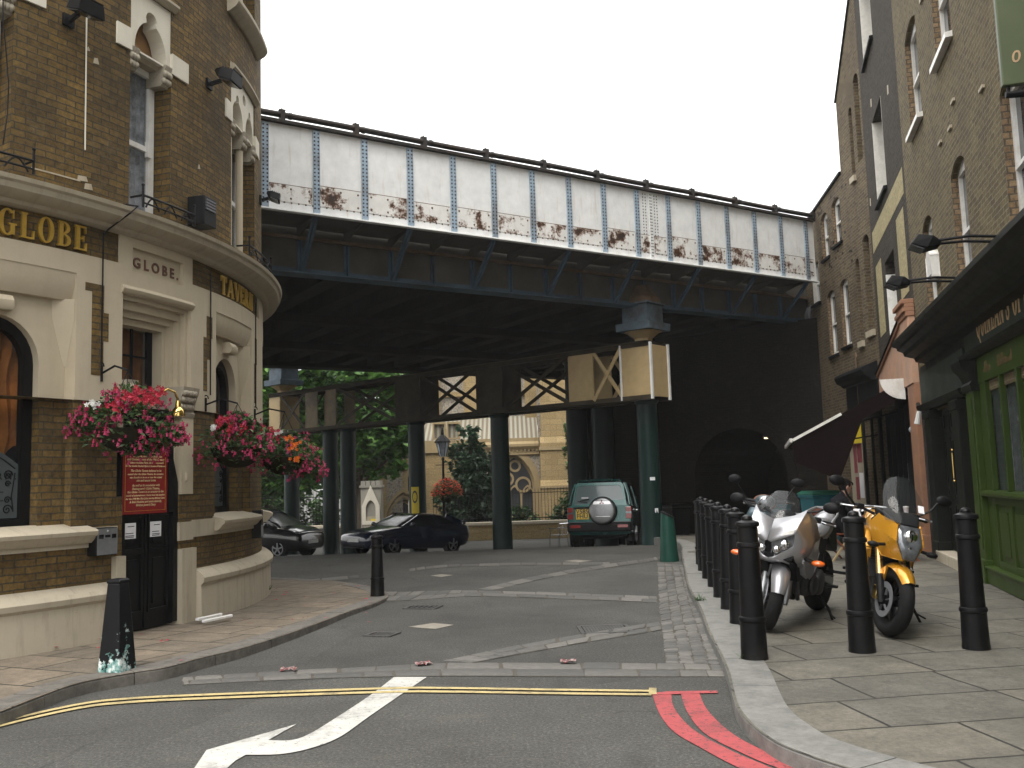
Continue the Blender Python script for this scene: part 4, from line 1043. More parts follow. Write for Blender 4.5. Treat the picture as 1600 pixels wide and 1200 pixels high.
# hanging baskets: leaves, fuchsia bells and petals through the volume
def leafcloud(mb, n, shape, size, squash=1.0, fold=.25, drop=0):
    for _ in range(n):
        p = shape(); s = size*random.uniform(.6, 1.3)
        e = Euler((random.uniform(-.9, .9), random.uniform(-.9, .9), random.uniform(0, 6.28))).to_matrix()
        a = [Vector((0, -s, -drop*s)), Vector((s*.55*squash, 0, s*fold)), Vector((0, s, -drop*s)), Vector((-s*.55*squash, 0, s*fold))]
        mb.add([p + e @ q for q in a], [(0, 1, 2, 3)])
def basket(c, rx, ry, rz, label, wallpt, orange=False, nf=150, lobes=()):
    t = thing('hanging_basket', c, label, 'flower basket', 'flower baskets on the tavern')
    c = Vector(c)
    m_ = MB(); m_.loft([[(.30*math.sin(a_)*math.cos(2*PI*k_/18), .26*math.sin(a_)*math.sin(2*PI*k_/18), -.10 - .26*math.cos(a_ - PI) * -1 if False else -.06 - .24*math.cos(a_)) for k_ in range(18)] for a_ in [rad(q) for q in (8, 25, 45, 65, 88)]], True, True, Matrix.Translation(c))
    m_.build('bowl', M['soil'], t, smooth=50)
    m_ = MB()
    w_ = Vector(wallpt); m_.tube([w_, w_ + Vector((0, 0, .16))], .014, 6)
    arm = c + Vector((0, 0, rz*.9 + .05)); arm.z = w_.z + .08
    m_.tube([w_ + Vector((0, 0, .08)), w_.lerp(arm, .5) + Vector((0, 0, .10)), arm], .011, 6)
    m_.tube([w_ + Vector((0, 0, .14)) + (arm - w_)*.22*(1 - q/14)*math.cos(q*.6)*.4 + Vector((0, 0, .05*math.sin(q*.6))) for q in range(12)], .007, 5)
    m_.build('bracket', M['black_iron'], t, smooth=40)
    m_ = MB()
    for k_ in range(3): m_.tube([arm, c + Vector((.26*math.cos(k_*2.1), .26*math.sin(k_*2.1), -.05))], .004, 5)
    m_.build('chain', M['black_iron'], t)
    LB = [(Vector((0, 0, 0)), 1.0)] + [(Vector(o), r) for o, r in lobes]
    def vol():
        o, k_ = random.choice(LB)
        while True:
            q = Vector((random.uniform(-1, 1), random.uniform(-1, 1), random.uniform(-1, 1)))
            if q.length < 1 and q.length > .35: break
        return c + o + Vector((q.x*rx*k_, q.y*ry*k_, q.z*rz*k_ - .05*abs(q.x)))
    m_ = MB(); leafcloud(m_, 2200, vol, .032, .9); m_.build('foliage', M['leaf_basket'], t)
    def surf():
        o, k_ = random.choice(LB)
        q = Vector((random.gauss(0, 1), random.gauss(0, 1) - .5, random.gauss(0, .8))).normalized() * random.uniform(.88, 1.12)
        return c + o + Vector((q.x*rx*k_, q.y*ry*k_, q.z*rz*k_ - .05*abs(q.x)))
    fl = MB(); fr = MB(); fw = MB(); fo = MB()
    def bell(mb, p, s):                          # four spread sepals over a small hanging skirt
        a0 = random.uniform(0, 6.28)
        for k_ in range(4):
            a = a0 + k_*PI/2; dx, dy = math.cos(a), math.sin(a)
            mb.add([p, p + Vector((dx*s*.5 - dy*s*.22, dy*s*.5 + dx*s*.22, -s*.1)), p + Vector((dx*s*1.05, dy*s*1.05, -s*.35)), p + Vector((dx*s*.5 + dy*s*.22, dy*s*.5 - dx*s*.22, -s*.1))], [(0, 1, 2, 3)])
        mb.lathe([(s*.12, 0), (s*.34, -s*.55), (s*.42, -s*1.0)], 6, tuple(p), caps=False)
        mb.add([p + Vector((0, 0, s*.6)), p + Vector((s*.08, 0, 0)), p + Vector((-s*.08, 0, 0))], [(0, 1, 2)])
    for _ in range(nf):
        p = surf()
        for _k in range(random.randint(1, 4)):
            q = p + Vector((random.uniform(-.05, .05), random.uniform(-.05, .05), random.uniform(-.05, .05)))
            bell(fl, q, random.uniform(.020, .036))
    def posy(mb, p, s, n):
        for _ in range(n):
            q = p + Vector((random.gauss(0, s), random.gauss(0, s), random.gauss(0, s*.6))); a = random.uniform(0, 6)
            for k_ in range(5):
                b_ = a + k_*1.257
                mb.add([q, q + Vector((math.cos(b_-.5)*.018, -.012 + random.uniform(-.01, .01), math.sin(b_-.5)*.018)), q + Vector((math.cos(b_)*.028, -.01, math.sin(b_)*.028)), q + Vector((math.cos(b_+.5)*.018, -.012, math.sin(b_+.5)*.018))], [(0, 1, 2, 3)])
    for _ in range(6 if nf > 150 else 2):
        posy(fr, c + Vector((random.uniform(-.5, .8)*rx, -ry*.75, random.uniform(.35, .95)*rz)), .05, 12)
    posy(fw, c + Vector((-.35*rx, -ry*.8, .55*rz)) if not orange else c + Vector((-.05*rx, -ry*.7, .85*rz)), .028, 8)
    fl.build('pink_flowers', M['petal_pink'], t); fr.build('red_flowers', M['petal_red'], t); fw.build('white_flowers', M['petal_white'], t)
    if orange:
        for q in ((.25, .55), (.55, .3), (.4, .1), (.5, -.35)): posy(fo, c + Vector((q[0]*rx, -ry*.85, q[1]*rz)), .035, 6)
        fo.build('orange_flowers', M['petal_orange'], t)
basket(gw(1.02, .42, 2.19) , .54, .42, .30, 'largest flower basket of pink fuchsias, hanging over the red notice board', gw(1.04, .03, 2.62), nf=190, lobes=(((.05, -.05, .22), .55), ((.36, 0, -.12), .42), ((-.36, 0, .04), .42), ((.15, 0, -.22), .4)))
basket(gw(2.72, .42, 2.05), .47, .38, .28, 'smaller flower basket of pink fuchsias between the red board and the orange flowers', gw(2.7, .03, 2.42), nf=120, lobes=(((.02, -.03, .22), .5), ((.25, 0, -.05), .5)))
basket(gw(4.05, .50, 1.97), .46, .38, .30, 'flower basket with orange and white flowers among pink fuchsias', gw(4.4, .03, 2.42), True, 120, lobes=(((-.22, 0, .06), .6), ((.30, 0, -.18), .5)))
# ------------------------------------------------------------------ railway bridge over the street
BRZ = math.atan2(.539, .842)
BP = Vector((3.34, 23.1, 0))
BM = Matrix.Translation(BP) @ Matrix.Rotation(BRZ, 4, 'Z')      # x along the bridge (away to the right), y northwards, front is -y
BR = thing('railway_bridge', None, 'iron railway bridge with rusty white riveted parapet, black rail and dark green columns', 'bridge', M=BM)
def bb(mb, name, mat, par=None, **k): return mb.build(name, mat, par or BR, local=True, **k)
OF = -1.1; X0, X1 = -16, 5.35
joint = -.02
edges = [x for x in range(-16, 6)] + [X1]
for i, (a, c) in enumerate(zip(edges, edges[1:])):               # parapet plates, bay by bay
    m = MB(); m.box(a, c, OF, OF+.02, 6.66, 8.36)
    m.box(a, c, OF-.10, OF, 6.66, 6.675)
    if i == 0: pass
    P_ = bb(m, 'parapet_plate', M['white_steel'])
    m = MB(); z1 = 7.24 + random.uniform(-.06, .10)
    m.box(a+.08, c-.08, OF-.012, OF-.001, 6.86, z1)
    for x in (a+.14, (a+c)/2, c-.14):
        for z in (6.93, z1-.07): m.sphere((x, OF-.012, z), (.022, .016, .022), 6, 4, mi=1)
    m.box(a+.08, c-.08, OF-.0125, OF-.004, z1, z1+.012, mi=1)
    bb(m, 'patch_plate', [M['white_steel_rust'], M['girder_rust']], P_)
m = MB(); m.box(X0, X1, OF-.06, OF-.002, 6.655, 6.70); m.box(X0, X1, OF-.012, OF-.001, 6.70, 6.83)
for i in range(int((X1-X0)/.14)): m.sphere((X0 + .07 + i*.14, OF-.013, 6.845), (.018, .014, .018), 6, 4, mi=1)
bb(m, 'bottom_angle', [M['white_steel'], M['girder_rust']])
for x in edges[1:-1]:
    m = MB(); w_ = .065
    m.box(x-w_, x+w_, OF-.045, OF-.014, 6.70, 8.34); m.box(x-.018, x+.018, OF-.09, OF-.045, 6.72, 8.33) if False else None
    for k_ in range(20):
        for sx in (-.038, .038): m.sphere((x+sx, OF-.046, 6.80 + k_*.078), (.019, .013, .019), 6, 4, mi=1)
    bb(m, 'stiffener', [M['blue_steel'], M['pipe_black']])
m = MB()                                                            # riveted splice near the middle
m.box(-.62, -.50, OF-.03, OF-.014, 6.70, 8.34)
for x in (-.78, -.70, -.42, -.34, -.58, -.54):
    for k_ in range(21): m.sphere((x, OF-(.03 if -.65 < x < -.5 else .002), 6.78 + k_*.075), (.016, .012, .016), 6, 4, mi=1)
bb(m, 'splice_plate', [M['white_steel'], M['pipe_black']])
m = MB(); m.box(X0, X1, OF-.10, OF+.12, 8.365, 8.42); bb(m, 'top_flange', M['pipe_black'])
m = MB(); m.tube([(x, OF-.02, 8.535 + .008*math.sin(x*1.3)) for x in [X0 + (X1-X0)*i/40 for i in range(41)]], .058, 10); bb(m, 'rail_pipe', M['pipe_black'], smooth=40)
for k_ in range(-4, 11):
    x = -9.67 + 1.5*k_
    if X0 < x < X1:
        m = MB(); m.box(x-.045, x+.045, OF-.085, OF+.045, 8.42, 8.61); m.box(x-.06, x+.06, OF-.06, OF+.02, 8.61, 8.635); m.tube([(x, OF-.02, 8.6), (x, OF-.02, 8.67)], .012, 5)
        m.tube([(x+.13, OF-.02, 8.535), (x+.19, OF-.02, 8.535)], .068, 10)
        bb(m, 'pipe_clamp', M['pipe_black'])
m = MB(); m.box(X0, X1, OF+.02, -.02, 6.70, 6.72)
for x in edges[1:-1]: m.prism([(OF+.03, 6.695), (-.03, 6.695), (-.03, 6.45)], x-.01, x+.01, 'yz')
bb(m, 'walkway_soffit', M['girder_web'])
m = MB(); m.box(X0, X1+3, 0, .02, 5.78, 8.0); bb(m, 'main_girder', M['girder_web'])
m = MB(); m.box(X0, X1+3, -.16, -.001, 6.47, 6.50); m.box(X0, X1+3, -.16, -.145, 6.44, 6.47); bb(m, 'middle_flange', M['girder_rust'])
m = MB(); m.box(X0, X1+3, -.20, .22, 5.745, 5.775); m.box(X0, X1+3, -.025, -.001, 5.78, 5.88)
for i in range(int((X1+3-X0)/.16)): m.sphere((X0 + .08 + i*.16, -.15, 5.785), (.018, .018, .014), 6, 4)
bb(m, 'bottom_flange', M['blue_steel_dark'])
for x in [q + .06 for q in edges[1:-1]]:
    m = MB(); m.box(x-.06, x+.06, -.03, -.003, 5.78, 6.44); m.box(x-.012, x+.012, -.10, -.03, 5.79, 6.44); bb(m, 'web_stiffener', M['blue_steel_dark'])
for x in range(-15, 6, 2):
    m = MB(); m.bar((x, OF+.03, 6.66), (x+.05, -.12, 5.80), .13, .025, up=(0, 1, 0)); m.bar((x, OF+.02, 6.64), (x+.05, -.13, 5.79), .03, .09, up=(0, 1, 0)); bb(m, 'raking_strut', M['blue_steel_dark'])
# deck and cross beams, far girder
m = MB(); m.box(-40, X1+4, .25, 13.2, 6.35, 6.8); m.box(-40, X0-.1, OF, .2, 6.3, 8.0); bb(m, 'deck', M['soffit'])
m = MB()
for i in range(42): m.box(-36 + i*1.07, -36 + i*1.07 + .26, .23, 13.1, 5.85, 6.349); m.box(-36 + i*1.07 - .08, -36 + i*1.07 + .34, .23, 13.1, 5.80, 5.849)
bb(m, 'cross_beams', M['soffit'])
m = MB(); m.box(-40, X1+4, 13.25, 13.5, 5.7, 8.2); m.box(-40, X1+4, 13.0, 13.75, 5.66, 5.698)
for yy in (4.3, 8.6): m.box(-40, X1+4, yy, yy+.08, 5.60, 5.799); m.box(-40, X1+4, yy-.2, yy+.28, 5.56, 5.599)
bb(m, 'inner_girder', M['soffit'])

# pier: twin trusses on cast-iron columns
TDX, TDY = -.757, .653
TM = Matrix.Translation(BP) @ Matrix.Rotation(math.atan2(TDY, TDX), 4, 'Z')    # x along the pier, y = to the left-front side
PR = thing('bridge_pier', None, 'cream and rust lattice pier girder on dark green iron columns under the bridge', 'bridge pier', M=TM)
def pb(mb, name, mat, par=None, **k): return mb.build(name, mat, par or PR, local=True, **k)
ZB, ZT = 3.42, 4.80
HW = .40
M['cream_shaded'] = plain('shaded_cream_plate', (.17,.125,.065), .7, var=.3, scale=2.5, dirt=(.05,.035,.02))  # cream plate darkened to stand for the shade deep under the bridge
bays = [(-.42, .42), (1.30, 2.10), (4.42, 5.42), (7.75, 8.85), (11.75, 12.30), (12.72, 13.40), (14.85, 15.5)]
for i, (a, c) in enumerate(bays):
    m = MB()
    for y in (-HW, HW): m.box(a, c, y-.012, y+.012, ZB+.09, ZT-.09)
    for x in (a, c):
        m.box(x-.012, x+.012, -HW, HW, ZB+.05, ZT-.05) if i in (0, len(bays)-1) else None
    for y in (-HW-.02, HW+.02):
        for x in (a+.05, c-.05):
            for k_ in range(10): m.sphere((x, y, ZB + .15 + k_*.12), (.018, .012, .018), 6, 4)
    pb(m, 'box_panel', M['cream_steel'] if i in (0, 1, 6) else M['cream_shaded'] if i in (4, 5) else M['truss_steel'])  # boxes away from the lit ends take the darkened steel
m = MB()
for y in (-HW, HW):
    for x in (-.44, .44): m.box(x-.025, x+.025, y-.035, y+.035, ZB-.02, ZT+.0)
pb(m, 'corner_angle', M['white_steel'])
for z0, z1, nm in ((ZB-.02, ZB+.09, 'bottom_chord'), (ZT-.09, ZT+.02, 'top_chord')):
    for y in (-HW, HW):
        m = MB(); m.box(-.42, 15.5, y-.014, y+.03, z0, z1); m.box(-.42, 15.5, y-.12, y+.12, z0-.014 if nm[0] == 'b' else z1, z0 if nm[0] == 'b' else z1+.014)
        pb(m, nm, M['truss_steel'] if y > 9 else M['cream_steel'] if False else M['truss_steel'])
for (a, c), (a2, c2) in zip(bays, bays[1:]):
    if a2 - c < .5: continue
    for y in (-HW, HW):
        m = MB(); u0, u1 = c, a2; wd = .10
        m.bar((u0, y-.005, ZB+.08), (u1, y-.005, ZT-.08), .02, wd, up=(0, 1, 0)) if False else m.bar((u0, y-.006, ZB+.06), (u1, y-.006, ZT-.06), .022, wd)
        m.bar((u0, y+.02, ZT-.06), (u1, y+.02, ZB+.06), .022, wd)
        pb(m, 'cross_brace', M['cream_steel'] if c < 1.2 else M['truss_steel'])
m = MB(); m.box(-.3, 15.4, -HW, HW, ZT+.035, ZT+.06); pb(m, 'top_plate', M['truss_steel'])
_ti = TM.inverted()
cols = [(0, 0), (4.93, 0), (8.36, 0), (11.66, 0), (12.58, 0), (14.75, 0)] + [tuple((_ti @ Vector(q))[:2]) for q in ((2.88, 30.0, 0), (2.10, 30.6, 0))]
for i, (t_, ty) in enumerate(cols):
    p = TM @ Vector((t_, ty, 0)); zb = gz(p.y) - .05; m = MB()
    r = .265 if not ty else .36
    m.lathe([(r*1.12, zb), (r*1.12, zb+.10), (r*1.06, zb+.14), (r*1.05, zb+.5), (r, zb+1.2), (r*.96, (ZB if not ty else 5.4)-.12), (r*1.1, (ZB if not ty else 5.4)-.08), (r*1.15, (ZB if not ty else 5.6)-.02)], 26, (t_, ty, 0))
    pb(m, 'column', M['green_column'], smooth=40)
def capital(t_, s=1.0):
    m = MB(); K = Matrix.Translation((t_, 0, 0))
    def sq(h, z): return [(-h, -h, z), (h, -h, z), (h, h, z), (-h, h, z)]
    def oc(h, z): q = h*.55; return [(-h, -q, z), (-q, -h, z), (q, -h, z), (h, -q, z), (h, q, z), (q, h, z), (-q, h, z), (-h, q, z)]
    m.loft([oc(.18, ZT+.06), oc(.20, ZT+.16), oc(.36, ZT+.30), oc(.42, ZT+.33)], True, True, K); C1 = pb(m, 'capital', M['cream_steel'])
    m = MB(); m.loft([sq(.49, ZT+.335), sq(.50, ZT+.53)], True, True, K); pb(m, 'abacus', M['capital_steel'], C1, bevel=.01)
    m = MB(); m.loft([sq(.37, ZT+.53), sq(.36, ZT+.98), sq(.42, ZT+1.0), sq(.42, ZT+1.04)], True, True, K); pb(m, 'bearing_block', M['capital_steel'], C1)
    m = MB(); m.loft([oc(.42, ZT+1.04), oc(.38, ZT+1.18), oc(.26, ZT+1.32), oc(.18, ZT+1.5)], True, True, K); pb(m, 'cap_dome', M['girder_rust'], C1)
capital(0); capital(15.2)
# slender stickers, sign and conduit on the columns
def colsign(t_, z0, z1, a0, a1, r, name, label, cat, mat):
    p = TM @ Vector((t_, 0, z0)); th = thing(name, p, label, cat)
    m = MB(); n = 8
    for z, zz in ((z0, z1),):
        V = [(p.x + (r+.004)*math.cos(rad(a0 + (a1-a0)*i/n)), p.y + (r+.004)*math.sin(rad(a0 + (a1-a0)*i/n)), q) for q in (z, zz) for i in range(n+1)]
        m.add(V, [(i, i+1, n+2+i, n+1+i) for i in range(n)])
    m.build('plate', mat, th); return th, m
colsign(0, 1.42, 1.5, 262, 290, .262, 'sticker', 'upper small white sticker on the green column nearest the bollards', 'sticker', M['paper'])
colsign(0, .62, .74, 280, 300, .266, 'sticker', 'lower square white sticker on the green column nearest the bollards', 'sticker', M['paper'])
th, _ = colsign(8.36, .62, 1.42, 232, 285, .266, 'column_notice', 'yellow notice with a dark ring wrapped round a dark column behind the coupe', 'notice', M['yellow_sign'])
m = MB(); p = TM @ Vector((8.36, 0, 0)); r_ = .275
m.loft([[(p.x + (r_)*math.cos(rad(258 + q*18*math.cos(k_*PI/9))), p.y + r_*math.sin(rad(258 + q*18*math.cos(k_*PI/9))), 1.12 + q*.19*math.sin(k_*PI/9)) for k_ in range(18)] for q in (1, .7)], True, False); m.build('ring', M['ink'], th)
# abutment wall with a dark arch
AM = Matrix.Translation((8.5, 25.6, 0)) @ Matrix.Rotation(math.atan2(.653, -.757), 4, 'Z')
AB = thing('abutment_wall', None, 'sooty brick bridge abutment with a dark archway behind the motorcycles', 'wall', M=AM)
m = MB(); ao = [(1.05, -.6), (4.05, -.6)] + arc(2.55, 1.35, 1.5, 0, 180, 18, 1.5)
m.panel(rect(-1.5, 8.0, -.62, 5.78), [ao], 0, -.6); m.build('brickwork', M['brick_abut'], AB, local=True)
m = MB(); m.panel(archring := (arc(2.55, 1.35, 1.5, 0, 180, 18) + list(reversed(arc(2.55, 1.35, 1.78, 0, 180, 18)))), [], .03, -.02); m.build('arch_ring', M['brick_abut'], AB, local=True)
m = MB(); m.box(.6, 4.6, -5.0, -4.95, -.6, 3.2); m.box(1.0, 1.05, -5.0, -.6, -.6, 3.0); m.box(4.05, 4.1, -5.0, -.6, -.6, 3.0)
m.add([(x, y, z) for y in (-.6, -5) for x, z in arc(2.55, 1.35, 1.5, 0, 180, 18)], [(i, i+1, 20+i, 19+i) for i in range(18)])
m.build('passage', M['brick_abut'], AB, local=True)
m = MB()
for x in (1.35, 1.9, 2.45): m.box(x, x+.42, -4.9, -4.86, -.5, 1.5)
m.build('doors', M['green_dark_paint'], AB, local=True)
m = MB(); m.tube([(7.72, .08, -.6), (7.72, .08, 5.7)], .06, 8); m.tube([(7.35, .07, -.6), (7.35, .07, 5.7)], .045, 8); m.build('pipe', M['pipe_black'], AB, local=True)
t = thing('tunnel_lamp', AM @ Vector((1.85, -.7, 2.55)), 'small lit bulkhead lamp at the top of the dark archway', 'lamp')
k = NB('lamp_glow'); k.b.inputs['Emission Color'].default_value = (1, .75, .4, 1); k.b.inputs['Emission Strength'].default_value = 1.6; M['glow'] = k.done((.8, .7, .5))
m = MB(); m.box(1.72, 2.02, -.75, -.62, 2.52, 2.56); o = m.build('diffuser', M['glow'], t); o.matrix_parent_inverse = wm(t).inverted() @ AM
m = MB(); m.box(1.68, 2.06, -.78, -.60, 2.56, 2.62); o = m.build('housing', M['black_iron'], t); o.matrix_parent_inverse = wm(t).inverted() @ AM
# ------------------------------------------------------------------ terrace on the right
WD = Vector((.268, 1, 0)).normalized()
WM = Matrix.Translation((5.42, 10.05, 0)) @ Matrix.Rotation(math.atan2(WD.y, WD.x), 4, 'Z')     # x along the terrace (away), y into the street
def wpt(u, d, z): return WM @ Vector((u, d, z))
WC = WM @ Vector((11.045, 0, 0))
VD = Vector((.055, 1, 0)).normalized()
VM = Matrix.Translation(WC) @ Matrix.Rotation(math.atan2(VD.y, VD.x), 4, 'Z')
def sash(par, u0, u1, z0, z1, rise=.12, depth=.20, mat='white_paint', sill='white_paint', sd=.09, bars=False, blind=None, box=None, jamb=None):
    L = dict(local=True)
    f = MB(); w_ = .065; zi = z1 - rise*.6; zm = (z0+zi)/2
    f.panel(segarch(u0, u1, z0, z1, rise) if rise else rect(u0, u1, z0, z1), [rect(u0+w_, u1-w_, z0+.08, zm-.02), rect(u0+w_, u1-w_, zm+.02, zi-w_)], -depth, -depth-.06)
    f.box(u0+w_-.01, u1-w_+.01, -depth-.05, -depth+.015, zm-.022, zm+.022)
    if bars:
        uc = (u0+u1)/2
        for a, b_ in ((z0+.08, zm-.022), (zm+.022, zi-w_)): f.box(uc-.012, uc+.012, -depth-.04, -depth-.01, a, b_)
    S = f.build('sash_window', M[mat], par, **L)
    g = MB(); g.box(u0+.03, u1-.03, -depth-.048, -depth-.044, z0+.05, zi-.03); g.build('pane', M['glass_dark' if not blind else 'glass_clear'], S, **L)
    if blind:
        b_ = MB(); b_.box(u0+.03, u1-.03, -depth-.11, -depth-.10, z0, z1); b_.build('blind', M[blind], S, **L)
    else:
        b_ = MB(); b_.box(u0, u1, -depth-.4, -depth-.38, z0, z1); b_.build('interior', M['bargeboard'], S, **L)
    if sill:
        s_ = MB(); s_.prism([(-depth-.02, z0-.075), (sd, z0-.09), (sd, z0-.02), (-depth-.02, z0+.015)], u0-.04, u1+.04, 'yz'); s_.build('sill', M[sill], S, **L)
    if jamb:                                           # brick or painted reveals, three millimetres inside the opening
        j = MB()
        for u, v in ((u0, u0+.006), (u1-.006, u1)): j.box(u, v, -depth, .002, z0, z1-rise)
        j.build('reveal', M[jamb], S, **L)
    return S
# --- near house with the opticians
OH = thing('optician_house', None, 'tall grey-brown brick house over the green opticians shopfront', 'building', M=WM)
holes = []; wins = []
for u0, u1, z0, z1, bars in ((3.78, 4.86, 6.93, 8.62, 0), (1.40, 2.48, 7.08, 8.75, 0), (1.30, 2.17, 3.72, 5.50, 1), (3.72, 4.56, 3.72, 5.38, 1), (-1.55, -.55, 3.72, 5.55, 0), (-1.35, -.35, 7.08, 8.75, 0), (3.78, 4.86, 10.2, 11.9, 0), (1.4, 2.48, 10.3, 12, 0), (-4.2, -3.2, 3.72, 5.55, 0), (-4.2, -3.2, 7.08, 8.75, 0)):
    holes.append(segarch(u0, u1, z0, z1, .14)); wins.append((u0, u1, z0, z1, bars))
m = MB(); m.panel(rect(-9, 5.85, 2.4, 14.5), holes, 0, -.24); m.box(1.80, 2.34, -.3, .0, .05, 2.9); m.build('wall', M['brick_right'], OH, local=True)
for u0, u1, z0, z1, bars in wins:
    sash(OH, u0, u1, z0, z1, .14, .09, jamb='brick_jamb', bars=bars)
for x, z, c in ((3.1, 8.35, 0), (1.6, 6.2, 1), (1.9, 5.95, 1), (.1, 5.75, 1), (2.6, 6.0, 1)):
    m = MB(); m.box(x-.09, x+.09, 0, .03, z, z + (.04 if c else .16)); m.build('tie_plate', M['stone_dark'], OH, local=True)
m = MB(); m.box(-9, 5.85, -6, -5.9, 0, 14.5); m.box(-9, 5.85, -5.9, -.3, 14.4, 14.5); m.box(-9, -8.9, -5.9, -.3, 0, 14.3); m.build('rear_wall', M['brick_dark'], OH, local=True)
# shop cornice
cprof = [(0, 3.76), (.50, 3.56), (.54, 3.53), (.54, 3.47), (.47, 3.44), (.46, 3.40), (.38, 3.36), (.36, 3.30), (.22, 3.26), (.20, 3.20), (.06, 3.17), (.05, 3.05), (0, 3.05)]
m = MB(); m.prism(cprof, -8, 4.86, 'yz'); m.build('shop_cornice', M['green_dark_paint'], OH, local=True, smooth=25)
m = MB(); m.box(-8, 1.82, .0, .07, 2.93, 3.16); m.box(-8, 1.82, .0, .05, 3.16, 3.44); FA = m.build('shop_fascia', M['green_fascia'], OH, local=True)
m = MB(); m.box(-8, 1.82, 0, .052, 2.97, 3.43); m.build('sign_panel', M['green_fascia'], FA, local=True)
m = MB(); m.prism([(0, 2.83), (.08, 2.83), (.14, 2.87), (.16, 2.91), (.10, 2.945), (0, 2.945)], -8, 1.85, 'yz'); m.build('moulding', M['green_dark_paint'], FA, local=True)
lt = MB(); serif_text(lt, "QUINLAN'S OPTICIANS", 1.06, 3.035, .2, .069, .075, 3.25, -1); lt.v = [Vector((p.x, p.y, 3.035 + (p.z-3.035)*1.62)) for p in lt.v]; lt.build('sign_letters', M['sign_letter'], FA, local=True)
# green shopfront
m = MB(); m.box(-8, 1.42, -.02, .04, 2.52, 2.83); GF = m.build('shopfront', M['green_paint'], OH, local=True)
m = MB()
for u_, n_ in ((1.0, 7), (.32, 14), (-1.0, 12)):                     # dim gold flourishes, too faint to read
    for i in range(n_): h_ = random.choice((.05, .07, .13)); m.bar((u_ - i*.045, .042, 2.62), (u_ - .03 - i*.045, .042, 2.62 + h_), .012, .003); m.bar((u_ - .03 - i*.045, .042, 2.62 + h_), (u_ - .05 - i*.045, .042, 2.63), .006, .003)
M['faded_gold'] = plain('faded_gold', (.17,.115,.05), .6); m.build('gold_script', M['faded_gold'], GF, local=True)
m = MB(); m.box(1.42, 1.84, 0, .10, .38, 2.44); m.box(1.50, 1.76, .10, .115, .5, 2.36); m.build('pilaster', M['green_paint'], GF, local=True, bevel=.008)
m = MB(); m.box(1.38, 1.86, 0, .14, .08, .38); m.build('pilaster_base', M['green_paint'], GF, local=True, bevel=.01)
m = MB(); m.prism([(0, 2.44), (.12, 2.44), (.14, 2.52), (.11, 2.56), (.15, 2.66), (.22, 2.74), (.24, 2.82), (0, 2.82)], 1.36, 1.90, 'yz'); m.build('console', M['green_dark_paint'], GF, local=True, smooth=30)
for i in range(9):
    u = 1.02 - i*.72
    m = MB(); m.box(u-.03, u+.03, -.02, .05, 1.22, 2.52); m.build('mullion', M['green_paint'], GF, local=True, bevel=.006)
    m = MB(); m.box(u-.69, u-.03, -.03, -.024, 1.22, 2.52); m.build('pane', M['glass_shop'], GF, local=True)
    m = MB(); m.panel(rect(u-.72, u, .30, 1.16), [rect(u-.64, u-.08, .40, 1.06)], .045, .02); m.box(u-.56, u-.16, .0, .04, .48, .98); m.box(u-.72, u, 0, .018, .30, 1.16); m.build('stall_panel', M['green_paint'], GF, local=True)
m = MB(); m.prism([(-.05, 1.15), (.10, 1.15), (.11, 1.18), (.10, 1.21), (-.05, 1.23)], -6, 1.42, 'yz'); m.build('window_sill', M['green_paint'], GF, local=True)
m = MB(); m.box(-6, 1.42, 0, .11, .10, .30); m.box(-6, 1.38, 0, .13, .28, .315); m.build('plinth', M['green_paint'], GF, local=True, bevel=.01)
m = MB(); m.box(1.10, 1.42, -.02, .03, .30, 2.52); m.build('side_panel', M['green_paint'], GF, local=True)
m = MB()
for i in range(7): m.add([(1.0 - i*.72 - k_*.06, -.16 + .03*math.sin(k_*1.9), z) for z in (1.2, 2.5) for k_ in range(12)], [(k_, k_+1, k_+13, k_+12) for k_ in range(11)])
m.build('net_curtain', M['lace'], GF, local=True, smooth=60)
m = MB(); m.box(-6, 1.2, -.5, -.48, .2, 2.8); m.box(-6, 1.0, -.35, -.30, 1.75, 1.78); m.build('interior', M['bargeboard'], GF, local=True)
# dark panelled doorway
m = MB(); m.box(2.34, 5.5, -.05, .05, 2.42, 3.17); DW = m.build('entrance', M['green_dark_paint'], OH, local=True)
m = MB(); m.box(2.0, 5.45, 0, .07, 2.55, 3.05); m.build('fascia', M['green_fascia'], DW, local=True)
m = MB(); m.prism([(0, 2.42), (.10, 2.42), (.14, 2.46), (.16, 2.52), (.06, 2.56), (0, 2.56)], 2.0, 5.45, 'yz'); m.build('moulding', M['green_dark_paint'], DW, local=True)
for u0, u1 in ((2.30, 2.74), (4.46, 4.96)):
    m = MB(); m.box(u0, u1, -.1, .12, .12, 2.42); m.box(u0-.03, u1+.03, -.1, .15, .12, .38); m.box(u0-.02, u1+.02, -.1, .15, 2.28, 2.40); m.build('pilaster', M['green_dark_paint'], DW, local=True, bevel=.008)
m = MB(); m.box(2.74, 4.46, -.12, -.06, .26, 2.42); DD = m.build('door', M['green_dark_paint'], DW, local=True)
m = MB()
for u0, u1 in ((2.85, 3.25), (3.32, 3.80), (3.88, 4.36)):
    for z0, z1 in ((.36, .95), (1.05, 1.95), (2.05, 2.35)): m.panel(rect(u0, u1, z0, z1), [rect(u0+.05, u1-.05, z0+.05, z1-.05)], -.045, -.062)
m.build('door_panel', M['green_dark_paint'], DD, local=True)
m = MB(); m.tube([(3.74, -.03, 1.35), (3.74, -.03, 1.72)], .008, 8); m.sphere((3.74, -.035, 1.76), .02, 10, 6); m.sphere((3.74, -.035, 1.31), .02, 10, 6); m.sphere((3.2, -.035, .62), .02, 10, 6); m.box(3.08, 3.2, -.06, -.045, 1.02, 1.06); m.build('handle', M['brass'], DD, local=True)
